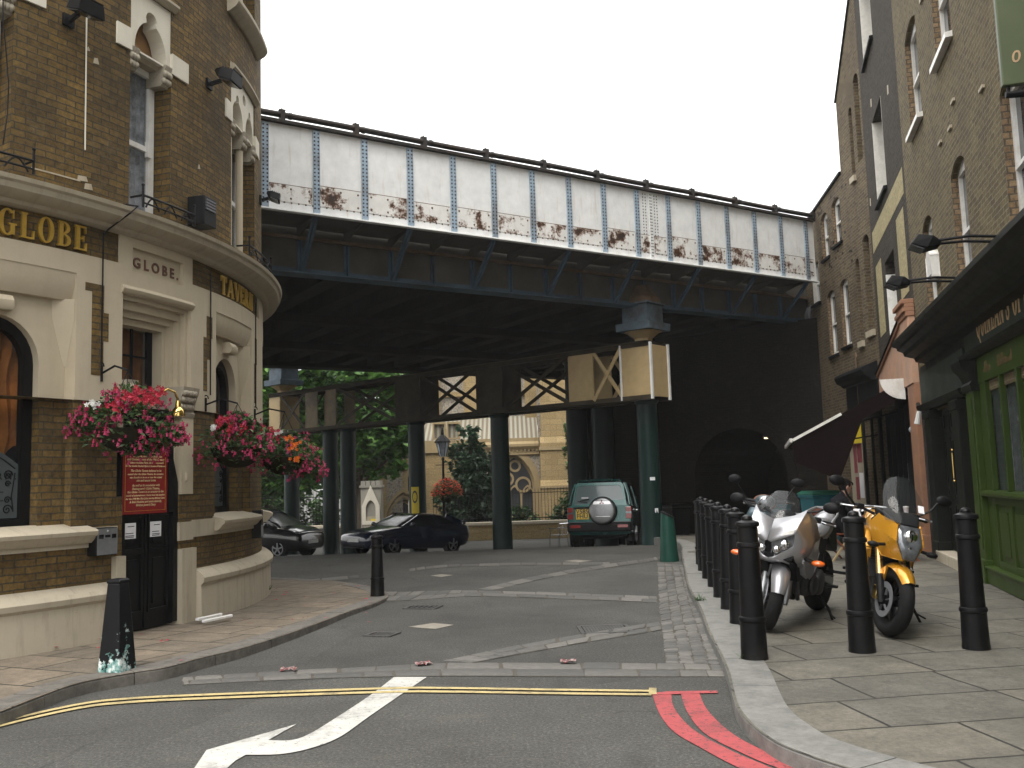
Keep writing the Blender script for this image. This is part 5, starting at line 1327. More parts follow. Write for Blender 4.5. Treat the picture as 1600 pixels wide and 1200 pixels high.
m = MB(); m.box(3.35, 3.42, -.06, -.042, .8, .98); m.build('letter_plate', M['steel'], DD, local=True)
m = MB(); m.box(2.6, 4.6, -.1, .16, .05, .25); m.build('door_step', M['stone_low'], DW, local=True, bevel=.015)
m = MB(); m.box(-9, 5.85, -.35, -.3, 0, 3.1); m.build('back_panel', M['bargeboard'], DW, local=True)
m = MB(); m.box(5.0, 5.84, -.25, -.01, .05, 2.4); m.build('brick_pier', M['brick_dark'], OH, local=True)
m = MB(); m.tube([(5.42, .05, .1), (5.42, .05, 2.4), (5.36, .12, 2.5), (5.2, .16, 2.55)], .035, 8); m.build('drainpipe', M['pipe_black'], OH, local=True)
t = thing('wall_spotlight', wpt(4.6, .3, 2.28), 'small white spotlight under the dark fascia beside the panelled door', 'spotlight', M=WM @ Matrix.Translation((4.62, .18, 2.30)))
m = MB(); m.tube([(0, .06, .10), (0, .10, -.10)], [.035, .05], 10); m.build('shade', M['white_paint'], t, local=True); m = MB(); m.bar((0, -.1, .12), (0, .06, .06), .025, .025); m.build('arm', M['black_iron'], t, local=True)
# alarm box
t = thing('alarm_box', None, 'white alarm box on the brick wall above the black cornice', 'alarm box', M=WM @ Matrix.Translation((3.55, 0, 4.28)))
m = MB(); m.prism([(-.17, 0), (.17, 0), (.17, .34), (.10, .42), (-.10, .42), (-.17, .34)], .0, .12); m.build('case', M['white_paint'], t, local=True, bevel=.012)
m = MB(); m.box(-.16, .16, .12, .124, -.02, .05); m.build('label_strip', M['grey_plastic'], t, local=True)
# arm lamps over the cornice
def armlamp(u, label):
    t = thing('arm_floodlight', None, label, 'floodlight', 'arm floodlights over the shop sign', M=WM @ Matrix.Translation((u, .42, 3.56)))
    m = MB()
    for du in (-.10, .10): m.tube([(du+.02, 0, 0), (du, .30, .03), (du*.6, .62, .02)], .014, 6)
    m.build('arm', M['black_iron'], t, local=True)
    m = MB(); K = Matrix.Translation((0, .66, 0)) @ Euler((rad(25), 0, 0)).to_matrix().to_4x4() @ Matrix.Scale(.72, 4)
    m.loft([[(-.10, -.16, .03), (.10, -.16, .03), (.10, -.16, .10), (-.10, -.16, .10)], [(-.17, -.02, -.06), (.17, -.02, -.06), (.15, -.04, .12), (-.15, -.04, .12)], [(-.17, .18, -.08), (.17, .18, -.08), (.14, .14, .08), (-.14, .14, .08)]], True, True, K)
    m.build('housing', M['dark_plastic'], t, local=True, bevel=.01)
    m = MB(); m.box(-.15, .15, 0, .17, -.085, -.075, K); m.build('lens', M['glass_church'], t, local=True)
armlamp(-.10, 'black arm floodlight reaching out over the cornice, beside the white alarm box')
armlamp(-1.95, 'black arm floodlight over the cornice, above the gold sign letters')
# hanging sign
t = thing('hanging_sign', None, 'green hanging sign with a tan figure and the digits 01 above the shop cornice', 'sign', M=WM @ Matrix.Translation((-4.0, 0, 4.2)))
m = MB(); m.box(-.03, .03, .0, .84, .0, 1.6); SB = m.build('board', M['sign_green'], t, local=True, bevel=.008)
m = MB(); m.loft([[(-.034, .44 + .27*math.cos(a), .95 + .45*math.sin(a)) for a in [2*PI*i/24 for i in range(24)]], [(-.0305, .44 + .27*math.cos(a), .95 + .45*math.sin(a)) for a in [2*PI*i/24 for i in range(24)]]], True, True); m.build('painted_oval', M['sign_flesh'], SB, local=True)
V, F = text_mesh('01', .125, .001, .15, 'LEFT', .001)
m = MB(); m.add([(-.033 - v.z, .775 - v.x, .16 + v.y) for v in V], F); m.build('sign_digits', M['sign_flesh'], SB, local=True)
m = MB(); m.tube([(0, 0, -.06), (0, .82, -.06)], .025, 8); m.tube([(0, 0, -.26), (0, .5, -.09), (0, .82, -.07)], .016, 8); m.tube([(0, .8, -.08), (0, .8, .02)], .012, 6); m.build('bracket', M['black_iron'], t, local=True)

# --- dark narrow house
DH = thing('dark_house', None, 'narrow soot-blackened brick house with cream yellow infill panels and a terracotta doorway', 'building', M=WM)
dw = ((7.78, 9.10, 3.9, 5.75), (8.0, 9.5, 7.08, 8.9), (8.45, 10.1, 10.38, 12.2))
m = MB(); m.panel(rect(5.853, 11.04, 3.0, 15.2), [rect(*q) for q in dw] + [rect(6.6, 6.601, 14, 14.001)][:0], -.002, -.34); m.build('wall', M['brick_dark'], DH, local=True)
for i, q in enumerate(dw):
    if i == 0:
        b_ = MB(); b_.box(q[0], q[1], -.28, -.25, q[2], q[3]-.25); b_.build('white_boarding', M['drape'], DH, local=True)
        b_ = MB(); b_.box(q[0], q[1], -.30, -.20, q[3]-.25, q[3]); b_.build('lintel', M['brick_dark'], DH, local=True)
        b_ = MB(); b_.box(q[1]-.008, q[1], -.25, 0, q[2], q[3]-.25); b_.build('reveal', M['white_paint'], DH, local=True)
    else: sash(DH, *q, rise=0, depth=.26, sill='bargeboard', jamb='drape', sd=.07, blind='drape')
for q in ((6.05, 10.76, 6.33, 6.80), (9.62, 10.56, 4.40, 5.98), (6.25, 7.18, 4.62, 6.14)):
    b_ = MB(); b_.box(q[0], q[1], 0, .004, q[2], q[3]); b_.build('infill_panel', M['brick_yellow'], DH, local=True)
for x, z in ((6.9, 8.5), (10.6, 7.4), (9.3, 9.2)):
    b_ = MB(); b_.prism([(x, z), (x+.16, z+.03), (x+.13, z+.20), (x-.02, z+.16)], 0, .003); b_.build('pale_patch', M['stone_dark'], DH, local=True)
m = MB(); m.box(5.86, 11.04, -6, -5.9, 0, 15.2); m.box(5.86, 5.92, -5.9, -.35, 0, 15.1); m.box(10.98, 11.04, -5.9, -.35, 3.0, 15.1); m.box(5.92, 10.98, -5.9, -.35, 15.1, 15.18); m.build('rear_wall', M['brick_dark'], DH, local=True)
# terracotta front
m = MB(); m.prism([(6.9, 3.05), (10.9, 3.05), (10.9, 3.55), (10.75, 3.58), (7.1, 4.14), (6.9, 4.16)], .0, .07); TF = m.build('shop_gable', M['terra_pale'], DH, local=True)
for k_, (o, d) in enumerate(((0, .11),)):
    m = MB(); m.prism([(6.86, 4.165), (7.1, 4.145), (10.75, 3.585), (10.95, 3.555), (10.95, 3.615), (10.75, 3.645), (7.1, 4.205), (6.86, 4.225)], .0, d); m.build('coping', M['terracotta'], TF, local=True)
m = MB(); m.prism([(6.86, 4.23), (7.1, 4.21), (10.75, 3.65), (10.95, 3.62), (10.95, 3.64), (10.75, 3.67), (7.1, 4.23), (6.86, 4.25)], -.02, .14); m.build('lead_flashing', M['bargeboard'], TF, local=True)
m = MB(); m.box(5.90, 6.86, 0, .12, 2.96, 4.12); m.build('pier_block', M['terra_pale'], DH, local=True, bevel=.008)
m = MB()
for z0, z1, e in ((4.12, 4.20, .03), (4.20, 4.27, .07), (4.27, 4.34, .04), (4.34, 4.42, .09)): m.box(5.88, 6.86+e, 0, .12+e, z0, z1)
m.build('pier_cap', M['terracotta'], DH, local=True, bevel=.01)
m = MB(); m.box(5.9, 6.62, -.3, .10, .40, 2.958); m.build('door_pier', M['terracotta'], DH, local=True, bevel=.01)
m = MB(); m.box(5.88, 6.66, -.3, .15, .05, .40); m.build('pier_base', M['terracotta'], DH, local=True, bevel=.015)
m = MB(); m.box(6.62, 8.0, -1.4, -1.35, .1, 3.05); m.box(6.55, 6.6, -1.35, -.3, .1, 3.05); m.box(6.62, 11.0, -.3, -.25, 2.75, 3.05); m.box(8.0, 8.06, -1.35, -.1, .1, 2.75); m.build('lobby', M['bargeboard'], DH, local=True)
m = MB(); m.box(8.06, 11.0, -.12, -.06, .1, .75)
for u in (8.06, 8.75, 9.5, 10.25, 10.95): m.box(u, u+.07, -.14, -.02, .1, 2.75)
SF = m.build('shopfront', M['bargeboard'], DH, local=True)
m = MB(); m.box(8.06, 11.0, -.11, -.10, .75, 2.75); m.build('pane', M['glass_dark'], SF, local=True)
m = MB(); m.box(8.35, 8.62, -.10, -.085, 1.25, 1.62); m.build('menu_sheet', M['paper'], SF, local=True)
t = thing('lobby_lamp', None, 'small pale lamp on the dark entrance beside the terracotta pier', 'lamp', M=WM @ Matrix.Translation((6.64, .0, 2.2)))
m = MB(); m.sphere((.06, .06, 0), .06, 10, 8); m.build('globe', M['lamp_glass'], t, local=True); m = MB(); m.box(-.01, .06, .04, .08, .05, .09); m.build('arm', M['brass'], t, local=True)

# --- far house
FH = thing('far_house', None, 'far brown brick house with a dormer, joining the end of the bridge', 'building', M=VM)
fw = [(3.22, 3.86, 7.17, 8.38), (2.1, 2.8, 7.28, 8.46), (3.02, 3.74, 4.55, 6.24), (1.88, 2.58, 4.62, 6.3)]
bw = [(.95, 1.24, 4.6, 6.55), (.16, .60, 4.75, 6.95), (.72, .98, 8.55, 10.2), (.12, .48, 8.7, 10.8)]
lw = (4.33, 5.02, 6.16, 7.28)
m = MB(); m.panel([(0, -.4), (6.0, -.4), (6.0, 8.52), (1.86, 8.9), (1.86, 10.75), (.66, 12.18), (0, 13.0)], [segarch(*q, .12) for q in fw + bw] + [rect(*lw)], 0, -.24); m.build('wall', M['brick_far'], FH, local=True)
for q in fw: sash(FH, *q, rise=.12, depth=.09, sill='bargeboard', jamb='brick_jamb', sd=.06)
sash(FH, *lw, rise=0, depth=.10, blind='drape', sill='bargeboard', jamb='drape')
for q in bw:
    b_ = MB(); b_.box(q[0], q[1], -.20, -.14, q[2], q[3]); b_.build('blind_recess', M['brick_far'], FH, local=True)
for q in ((.95, 1.24, 4.5), (.16, .60, 4.64), (.72, .98, 8.44)):
    b_ = MB(); b_.box(q[0]-.03, q[1]+.03, -.14, .07, q[2]-.09, q[2]+.05); b_.build('recess_sill', M['stone_dark'], FH, local=True)
m = MB()
for j in range(34): x = random.uniform(1.4, 4.3); z = random.choice([random.uniform(6.45, 7.0), random.uniform(8.4, 8.6), random.uniform(6.9, 8.2)]); m.box(x-.05, x+.05, 0, .003, z, z+.06)
m.build('brick_hole', M['bargeboard'], FH, local=True)
m = MB(); m.prism([(1.86, 8.90), (6.0, 8.52), (6.0, 8.58), (1.86, 8.965)], -.26, .05); m.prism([(0, 13.0), (.66, 12.18), (1.86, 10.75), (1.90, 10.75), (.70, 12.23), (0, 13.08)], -.26, .04); m.build('coping', M['bargeboard'], FH, local=True)
m = MB(); m.prism([(-.25, 8.5), (-.25, 8.7), (-3.0, 11.6), (-3.0, 8.5)], 1.88, 6.0, 'yz'); m.build('roof', M['roofslate'], FH, local=True)
m = MB(); m.box(1.80, 2.62, -1.6, -.34, 8.75, 10.0); DO = m.build('dormer', M['roofslate'], FH, local=True)
m = MB(); m.prism([(-.30, 9.98), (-.28, 10.06), (-1.7, 10.5), (-1.7, 9.98)], 1.72, 2.70, 'yz'); m.build('dormer_roof', M['bargeboard'], DO, local=True)
m = MB(); m.panel(rect(1.86, 2.56, 8.98, 9.93), [rect(1.94, 2.48, 9.05, 9.42), rect(1.94, 2.48, 9.48, 9.86)], -.29, -.34); m.build('dormer_window', M['white_paint'], DO, local=True)
m = MB(); m.box(1.9, 2.5, -.338, -.333, 9.02, 9.9); m.build('pane', M['glass_shop'], DO, local=True)
m = MB(); m.box(0, 6.0, -6, -5.95, -.4, 11); m.box(5.95, 6.0, -5.95, -.24, -.4, 8.5); m.build('rear_wall', M['brick_far'], FH, local=True)
for s_, r in ((5.3, .05), (5.65, .04)):
    m = MB(); m.tube([(s_, .08, -.4), (s_, .08, 6.0), (s_, .0, 6.2)], r, 8); m.build('downpipe', M['grey_plastic'], FH, local=True)
m = MB(); m.tube([(1.55, .04, 3.0), (1.55, .04, 4.25), (1.48, .06, 4.32), (1.42, .06, 4.2)], .02, 6); m.build('vent_pipe', M['girder_rust'], FH, local=True)
m = MB(); m.prism([(0, 3.55), (.16, 3.55), (.20, 3.60), (.30, 3.66), (.36, 3.78), (.34, 3.84), (0, 3.98)], .18, 2.35, 'yz'); m.build('shop_cornice', M['bargeboard'], FH, local=True)
m = MB(); m.box(.1, 2.45, -.05, .05, 2.7, 3.55); FS = m.build('shopfront', M['bargeboard'], FH, local=True)
m = MB(); m.box(1.50, 2.6, .0, .12, 2.16, 2.74); Y_ = m.build('yellow_fascia', M['yellow_sign'], FS, local=True)
V, F = text_mesh('SAND', .22, .002, 0, 'CENTER', .008); m = MB(); m.add([(1.95 - v.x, .122 + v.z, 2.36 + v.y) for v in V], F); m.build('sign_letters', M['ink'], Y_, local=True)
m = MB(); m.box(1.5, 2.5, 0, .05, .0, 2.24); B_ = m.build('poster_board', M['stone_dark'], FS, local=True)
for u0, u1, z0, z1, mt in ((1.55, 1.9, 1.7, 2.15, 'poster_red'), (1.95, 2.2, 1.45, 2.15, 'poster_red'), (1.55, 1.85, .85, 1.45, 'paper'), (1.9, 2.15, .8, 1.35, 'poster_red')):
    m = MB(); m.box(u0, u1, .05, .056, z0, z1); m.build('poster', M[mt], B_, local=True)
m = MB(); m.box(.15, .25, -.1, .06, .0, 2.7); m.box(.75, .82, -.1, .05, .0, 2.7); m.box(1.35, 1.45, -.1, .06, .0, 2.7); m.box(.2, 1.4, -.1, -.06, 0, 2.7); m.build('door', M['bargeboard'], FS, local=True)

# awning across the far shop
AW = thing('awning', None, 'dark maroon shop awning with a white front bar and drooping side cloth', 'awning', M=WM @ Matrix.Translation((6.95, .1, 0)))
def awp(t, z): return (0, 2.0*t, z)
def zt(t): return 3.12 - 1.02*t
m = MB(); n = 8
V = [(u, 2.0*i/n, zt(i/n) - .04*math.sin(PI*i/n)) for u in (0, 4.6) for i in range(n+1)]
V += [(x, y, z-.02) for x, y, z in V]
m.add(V, [(i, i+1, n+2+i, n+1+i) for i in range(n)] + [(2*n+2+i, 3*n+3+i, 3*n+4+i, 2*n+3+i) for i in range(n)]); m.build('canopy', M['awning'], AW, local=True)
m = MB(); m.prism([(2.0*t, zt(t)) for t in (0, .25, .5, .75, 1)] + [(2.0*t, zt(t) - .30) for t in (1, .75, .5, .25, 0)], -.03, 0, 'yz'); m.build('side_valance', M['awning'], AW, local=True)
m = MB(); m.prism([(2.0, zt(1)-.02), (1.96, zt(1)-.42), (1.22, 1.34), (.70, zt(.35)-.2), (.9, zt(.45))], -.012, -.002, 'yz'); m.build('side_cloth', M['awning'], AW, local=True)
m = MB(); m.bar((-.04, 2.0, zt(1)+.0), (-.04, 1.12, zt(.56)-.0), .05, .07, up=(1, 0, 0)); m.bar((-.04, 2.03, zt(1)), (4.6, 2.03, zt(1)), .05, .07); m.build('front_bar', M['white_paint'], AW, local=True)
m = MB(); m.prism([(.0, zt(0)+.02)] + [(.42*math.cos(rad(a)), zt(0) + .02 - .38*math.sin(rad(a))) for a in range(0, 91, 10)], -.06, -.035, 'yz'); m.build('end_plate', M['white_paint'], AW, local=True)
m = MB(); m.tube([(1.2, 0, 2.6), (1.2, 1.0, 2.4), (1.2, 1.95, zt(1)-.05)], .02, 6); m.tube([(4.55, 0, 2.3), (4.55, 1.95, zt(1)-.05)], .02, 6); m.build('folding_arm', M['black_iron'], AW, local=True)
# ------------------------------------------------------------------ churchyard beyond the bridge
CH = thing('church', Vector((-2, 47, -.9)), 'honey coloured stone and flint church with pointed traceried windows beyond the bridge', 'church')
YF = 46.0
def cw(mb, name, mat, par=None, **k): return mb.build(name, mat, par or CH, **k)
m = MB(); m.panel(rect(-1.5, 1.22, -.9, 3.1), [pointed(-1.05, 1.02, -.2, 1.15)], YF, YF+.7); m.panel(rect(1.22, 14, -.9, 9), [], YF, YF+.7); cw(m, 'aisle_wall', M['flint'])
m = MB(); m.panel(pointed(-1.28, 1.25, -.3, 1.15), [pointed(-1.02, .98, -.2, 1.15)], YF-.06, YF+.3)
for s_ in (.10, .2): m.panel(pointed(-1.02 + s_*.6 - .06, .98 - s_*.6 + .06, -.2, 1.15), [pointed(-1.02 + s_*.6, .98 - s_*.6, -.2, 1.15)], YF + .12*s_*10 - .0, YF + .5)
m.box(-1.5, 1.22, YF-.10, YF+.1, -.4, -.22)
WN = cw(m, 'window_arch', M['church_trim'])
m = MB()
def tring(mb, cx, cz, r, t=.11, y=YF+.25):
    mb.panel(arc(cx, cz, r, 0, 345, 23), [arc(cx, cz, r-t, 0, 345, 23)], y, y+.15)
tring(m, -.40, 1.62, .36); tring(m, .40, 1.32, .40); tring(m, .02, 2.25, .30)
for x in (-.36, .30): m.box(x-.05, x+.05, YF+.25, YF+.4, -.2, .95)
for a, b_ in ((-1.0, -.36), (-.36, .30), (.30, .95)): m.panel(pointed(a, b_, .2, .75), [pointed(a+.06, b_-.06, .2, .75)], YF+.26, YF+.38)
cw(m, 'tracery', M['church_trim'], WN)
m = MB(); m.box(-1.2, 1.2, YF+.42, YF+.44, -.3, 3.0); cw(m, 'leaded_glass', M['glass_church'], WN)
m = MB(); m.prism([(YF-.12, 3.05), (YF-.22, 3.2), (YF-.22, 3.32), (YF-.1, 3.45), (YF-.1, 3.62), (YF+.5, 3.62), (YF+.5, 3.05)], -1.5, 1.22, 'yz'); m.prism([(YF-.12, 2.8), (YF-.12, 2.9), (YF+.1, 3.0), (YF+.1, 2.75)], -1.5, 1.22, 'yz')
for i in range(14): m.box(-1.4 + i*.19, -1.32 + i*.19, YF-.16, YF-.02, 2.93, 3.05)
cw(m, 'string_course', M['church_trim'])
k = NB('lead_roof'); _s = k.sep(k.vec())[0]; _w = k.n.new('ShaderNodeTexWave'); k.l.new(k.vec(False, (1, 0, 0)), _w.inputs['Vector']); _w.inputs['Scale'].default_value = 1.4; M['lead'] = k.done(k.ramp(_w.outputs['Fac'], [(.2, (.13,.105,.07)), (.8, (.26,.25,.20))]), .6)
m = MB(); m.prism([(YF-.05, 3.62), (YF+2.6, 4.9), (YF+2.6, 4.7), (YF+.2, 3.5)], -5.4, 1.22, 'yz'); cw(m, 'aisle_roof', M['lead'])
m = MB(); m.box(-7, 14, YF+2.6, YF+3.2, 4.4, 13); cw(m, 'nave_wall', M['flint'])
m = MB()
for x in (-4.15, -2.2, 1.0): m.box(x-.35, x+.35, YF+2.35, YF+2.6, 4.4, 13)
for z in (6.0, 8.2): m.box(-7, 14, YF+2.42, YF+2.6, z, z+.25)
cw(m, 'nave_buttress', M['church'])
m = MB()                                              # stepped buttress right of the window
m.box(1.22, 2.85, YF-1.2, YF, -.9, 1.2); m.prism([(YF-1.2, 1.2), (YF-1.0, 1.5), (YF, 1.5), (YF, 1.2)], 1.22, 2.85, 'yz'); m.box(1.27, 2.8, YF-1.0, YF, 1.5, 3.3); m.prism([(YF-1.0, 3.3), (YF-.8, 3.6), (YF, 3.6), (YF, 3.3)], 1.27, 2.8, 'yz'); m.box(1.35, 2.72, YF-.8, YF, 3.6, 9)
cw(m, 'buttress', M['church'])
m = MB(); m.box(1.2, 2.88, YF-1.25, YF, 1.12, 1.24); m.box(1.22, 2.86, YF-1.06, YF, 2.95, 3.12); cw(m, 'buttress_band', M['church_trim'])
m = MB(); m.box(-5.4, -1.5, YF-.4, YF+.3, -.9, 3.5); cw(m, 'low_wall', M['church'])
m = MB(); m.box(-5.4, -1.45, YF-.5, YF-.4, 3.0, 3.6); cw(m, 'parapet', M['church_trim'])
for x0, x1 in ((-3.9, -3.4), (-3.2, -2.7)):
    m = MB(); m.panel(rect(x0-.08, x1+.08, 3.65, 4.5), [rect(x0, x1, 3.72, 4.4)], YF-.45, YF-.2); w_ = cw(m, 'clerestory_window', M['church_trim']); m = MB(); m.box(x0, x1, YF-.3, YF-.28, 3.7, 4.42); cw(m, 'glass', M['lead'], w_)
# gabled porch on the left
YP = 44.0
m = MB(); m.panel([(-7.6, -.9), (-4.5, -.9), (-4.5, 2.4), (-5.2, 3.6), (-6.6, 4.2), (-7.6, 3.0)], [pointed(-5.10, -4.62, 1.05, 1.75), pointed(-5.85, -4.62, -.9, -.35)], YP, YP+.6); PO = cw(m, 'porch', M['church'])
m = MB(); m.panel(pointed(-5.22, -4.52, .98, 1.72), [pointed(-5.06, -4.66, 1.05, 1.75)], YP-.05, YP+.2)
for i, s_ in enumerate((.0, .14, .28)): m.panel(pointed(-6.25+s_, -4.25-s_, -.9, -.4), [pointed(-6.25+s_+.10, -4.25-s_-.10, -.9, -.4)], YP - .10 + i*.05, YP+.3)
m.box(-7.6, -4.5, YP-.06, YP, 2.2, 2.36)
cw(m, 'porch_moulding', M['church_trim'], PO)
m = MB(); m.box(-6.05, -5.3, YP-.012, YP, .2, 2.2); m.box(-4.62, -4.52, YP-.012, YP, .2, 2.2); cw(m, 'flint_panel', M['flint'], PO)
m = MB(); m.box(-5.2, -4.55, YP+.35, YP+.37, 1.0, 2.4); m.box(-6.1, -4.5, YP+.4, YP+.42, -.9, .8); cw(m, 'glass', M['glass_church'], PO)
# wall and railings
def railing(x0, x1, y, zb, zt, zr, label, brickmat):
    W_ = thing('churchyard_wall', Vector(((x0+x1)/2, y, zb)), label[0], 'wall')
    m = MB(); m.box(x0, x1, y-.15, y+.15, zb-.2, zt-.12); m.build('brickwork', brickmat, W_)
    m = MB(); m.prism([(y-.2, zt-.12), (y+.2, zt-.12), (y+.2, zt-.02), (y+.08, zt), (y-.08, zt), (y-.2, zt-.02)], x0, x1, 'yz'); m.build('coping', M['stone_low'], W_)
    R_ = thing('iron_railing', Vector(((x0+x1)/2, y, zt)), label[1], 'railing')
    n = int((x1-x0)/.13); m = MB()
    for i in range(n): x = x0 + (x1-x0)*(i+.5)/n; m.tube([(x, y, zt), (x, y, zr), (x, y, zr+.12)], [.011, .011, .002], 5)
    o = m.build('bars', M['black_iron'], R_)
    m = MB(); m.box(x0, x1, y-.02, y+.02, zr-.12, zr-.09); m.box(x0, x1, y-.02, y+.02, zt+.1, zt+.13); m.build('rail', M['black_iron'], R_)
railing(-3.45, 9.0, 38.4, -.9, -.12, 1.12, ('low stone churchyard wall below the ivy and shrubs', 'black iron railing under the traceried church window'), M['church'])
railing(-16, -6.8, 38.4, -.9, -.05, 1.2, ('low brick churchyard wall behind the black people carrier', 'black iron railing under the broadleaf trees'), M['brick_globe'])
def gatepier(x, wd, h, label, board=False):
    G_ = thing('gate_pier', Vector((x, 38.6, -.9)), label, 'gate pier')
    m = MB(); a, b_ = x-wd/2, x+wd/2; y = 38.6
    m.panel([(a, -.95), (b_, -.95), (b_, h), (a, h)], [], y-.35, y+.35, two=True); m.box(a-.06, b_+.06, y-.42, y+.42, -.95, -.35)
    m.build('shaft', M['gatestone'], G_)
    m = MB(); m.box(a-.05, b_+.05, y-.40, y+.40, h, h+.10)
    for i in range(4): q = wd/4*(i+.5); m.box(a+q-.09, a+q+.09, y-.36, y+.36, h+.10, h+.28)
    m.build('cap', M['gatestone'], G_)
    m = MB(); c = x; m.panel([(c-.36, h-1.5), (c+.36, h-1.5), (c+.36, h-.75), (c, h+.1), (c-.36, h-.75)], [pointed(c-.2, c+.2, h-1.35, h-.85)], y-.43, y-.34); m.build('gablet', M['stone_white'], G_)
    if board:
        m = MB(); m.box(c-.30, c+.30, y-.40, y-.36, -.75, .25); B_ = m.build('notice_case', M['stone_dark'], G_); m = MB(); m.box(c+.0, c+.24, y-.41, y-.40, -.2, .15); m.build('yellow_notice', M['yellow_sign'], B_)
gatepier(-5.92, .82, 1.42, 'wide weathered stone gate pier with a gablet and yellow notice, behind the coupe bonnet', True)
gatepier(-4.02, .30, 1.55, 'narrow grey stone gate pier beside the porch arch, against the dark column')
# vegetation
def tree(name, x, y, h, label, trunk_r, crown, n, size, mat, limbs=7, zb=-.9, cat='tree', group=None, drop=.3):
    T = thing(name, Vector((x, y, zb)), label, cat, group)
    m = MB(); rnd = random.Random(int(x*100) + int(h*10))
    m.tube([(x, y, zb-.1), (x+.08, y, zb+h*.2), (x-.05, y+.1, zb+h*.45), (x, y, zb+h*.8)], [trunk_r*1.25, trunk_r, trunk_r*.75, trunk_r*.25], 10)
    ends = []
    for c, r in crown:
        c = Vector((x, y, zb)) + Vector(c); b0 = Vector((x, y, zb + min(h*.45, max(.4, (c.z-zb)*.6))))
        mid = b0.lerp(c, .5) + Vector((rnd.uniform(-.2, .2), rnd.uniform(-.2, .2), .15))
        m.tube([b0, mid, c], [trunk_r*.5, trunk_r*.3, trunk_r*.08], 7)
        ends.append((c, r))
    m.build('trunk', M['bark'], T, smooth=50)
    m = MB(); tot = sum(r[0]*r[1]*r[2] if isinstance(r, tuple) else r**3 for c, r in ends)
    for c, r in ends:
        rr = r if isinstance(r, tuple) else (r, r, r); k_ = int(n*rr[0]*rr[1]*rr[2]/tot)
        tufts = [Vector((rnd.gauss(0, 1), rnd.gauss(0, 1), rnd.gauss(0, 1))).normalized()*rnd.uniform(.35, 1.0) for _ in range(max(6, k_//22))]
        for _ in range(k_):
            t_ = rnd.choice(tufts); q = t_ + Vector((rnd.gauss(0, .13), rnd.gauss(0, .13), rnd.gauss(0, .13)))
            p = c + Vector((q.x*rr[0], q.y*rr[1], q.z*rr[2])); s = size*rnd.uniform(.6, 1.35)
            e = Euler((rnd.uniform(-.8, .8), rnd.uniform(-.8, .8), rnd.uniform(0, 6.28))).to_matrix()
            m.add([p + e @ v for v in (Vector((0, -s, 0)), Vector((s*.6, -s*.1, s*.15)), Vector((s*.35, s*.55, -s*drop*.4)), Vector((0, s, -s*drop)), Vector((-s*.35, s*.55, -s*drop*.4)), Vector((-s*.6, -s*.1, s*.15)))], [(0, 1, 2, 3), (0, 3, 4, 5)])
    m.build('crown', mat, T); return T
tree('broadleaf_tree', -10.6, 40.5, 7.5, 'bright green broadleaf tree showing beside the rounded tavern wall', .22, [((0, 0, 5.6), 1.6), ((-1.4, .2, 4.4), 1.5), ((1.3, -.3, 4.5), 1.4), ((.2, -.4, 7.0), 1.5), ((-1.2, 0, 6.6), 1.3), ((1.3, .1, 6.4), 1.4), ((.2, 0, 3.2), 1.2), ((-.8, -.2, 2.6), 1.0), ((2.0, .0, 3.4), 1.1), ((-.2, 0, 8.2), 1.5), ((1.8, 0, 7.8), 1.3)], 11000, .18, M['leaf_tree'])
tree('broadleaf_tree', -6.9, 41.0, 8.0, 'darker broadleaf tree hanging over the church porch and stone gate pier', .2, [((0, 0, 5.2), 1.3), ((-1.1, .1, 4.3), 1.2), ((1.1, -.2, 4.5), 1.2), ((1.9, -.3, 3.9), .9), ((.6, 0, 3.4), 1.0), ((-.6, 0, 3.2), 1.0), ((2.0, -.2, 5.3), 1.0), ((0, 0, 6.8), 1.4), ((1.4, 0, 6.9), 1.2), ((1.6, -.4, 3.2), .6), ((-1.4, 0, 6.2), 1.1)], 10000, .18, M['leaf_tree'])
tree('ivy_clad_tree', -1.95, 40.6, 4.8, 'dark ivy-covered conical tree behind the street lantern', .2, [((0, 0, 4.6), .55), ((.1, 0, 3.9), .75), ((-.15, -.05, 3.2), .95), ((.35, 0, 3.1), .8), ((0, -.1, 2.3), 1.15), ((.5, 0, 2.0), .9), ((-.7, 0, 1.8), .9), ((0, -.1, 1.1), 1.2), ((.6, -.05, .7), .8), ((-.9, -.05, .6), .8)], 6500, .13, M['leaf_ivy'], drop=.5)
tree('broadleaf_tree', -13.2, 49, 10, 'tall broadleaf tree farthest back, beside the church porch gable', .25, [((0, 0, 7), 2.2), ((-2, 0, 5), 2.2), ((2.2, 0, 5.2), 2.2), ((0, 0, 3), 2.2), ((3.4, 0, 7.2), 2.0), ((-2.5, 0, 8), 2.2), ((3.2, 0, 2.8), 2.0), ((-3, 0, 2.6), 2), ((5.2, 0, 4.6), 1.7), ((0, 0, 9.5), 2.2), ((4.4, 0, 9), 1.8)], 7000, .26, M['leaf_tree'])
for x, h, r, lab in ((-11.5, 2.0, 1.0, 'leafy shrub behind the railing beside the tavern corner'), (-9.7, 2.3, 1.0, 'leafy shrub behind the railing, between the black people carrier and the twin columns'), (-8.2, 1.9, .9, 'leafy shrub behind the railing and partly behind the twin columns'), (2.1, 1.8, .85, 'leafy shrub behind the railing beside the jeep'), (.2, 1.25, .7, 'low clipped shrub under the traceried church window')):
    tree('shrub', x, 39.6, h, lab, .05, [((0, 0, h*.55), (r, r*.8, h*.45)), ((-r*.4, -.1, h*.4), (r*.7, r*.6, h*.35)), ((r*.45, 0, h*.45), (r*.6, r*.6, h*.4))], 1300, .10, M['leaf_shrub'], cat='shrub', group='shrubs behind the churchyard railings')
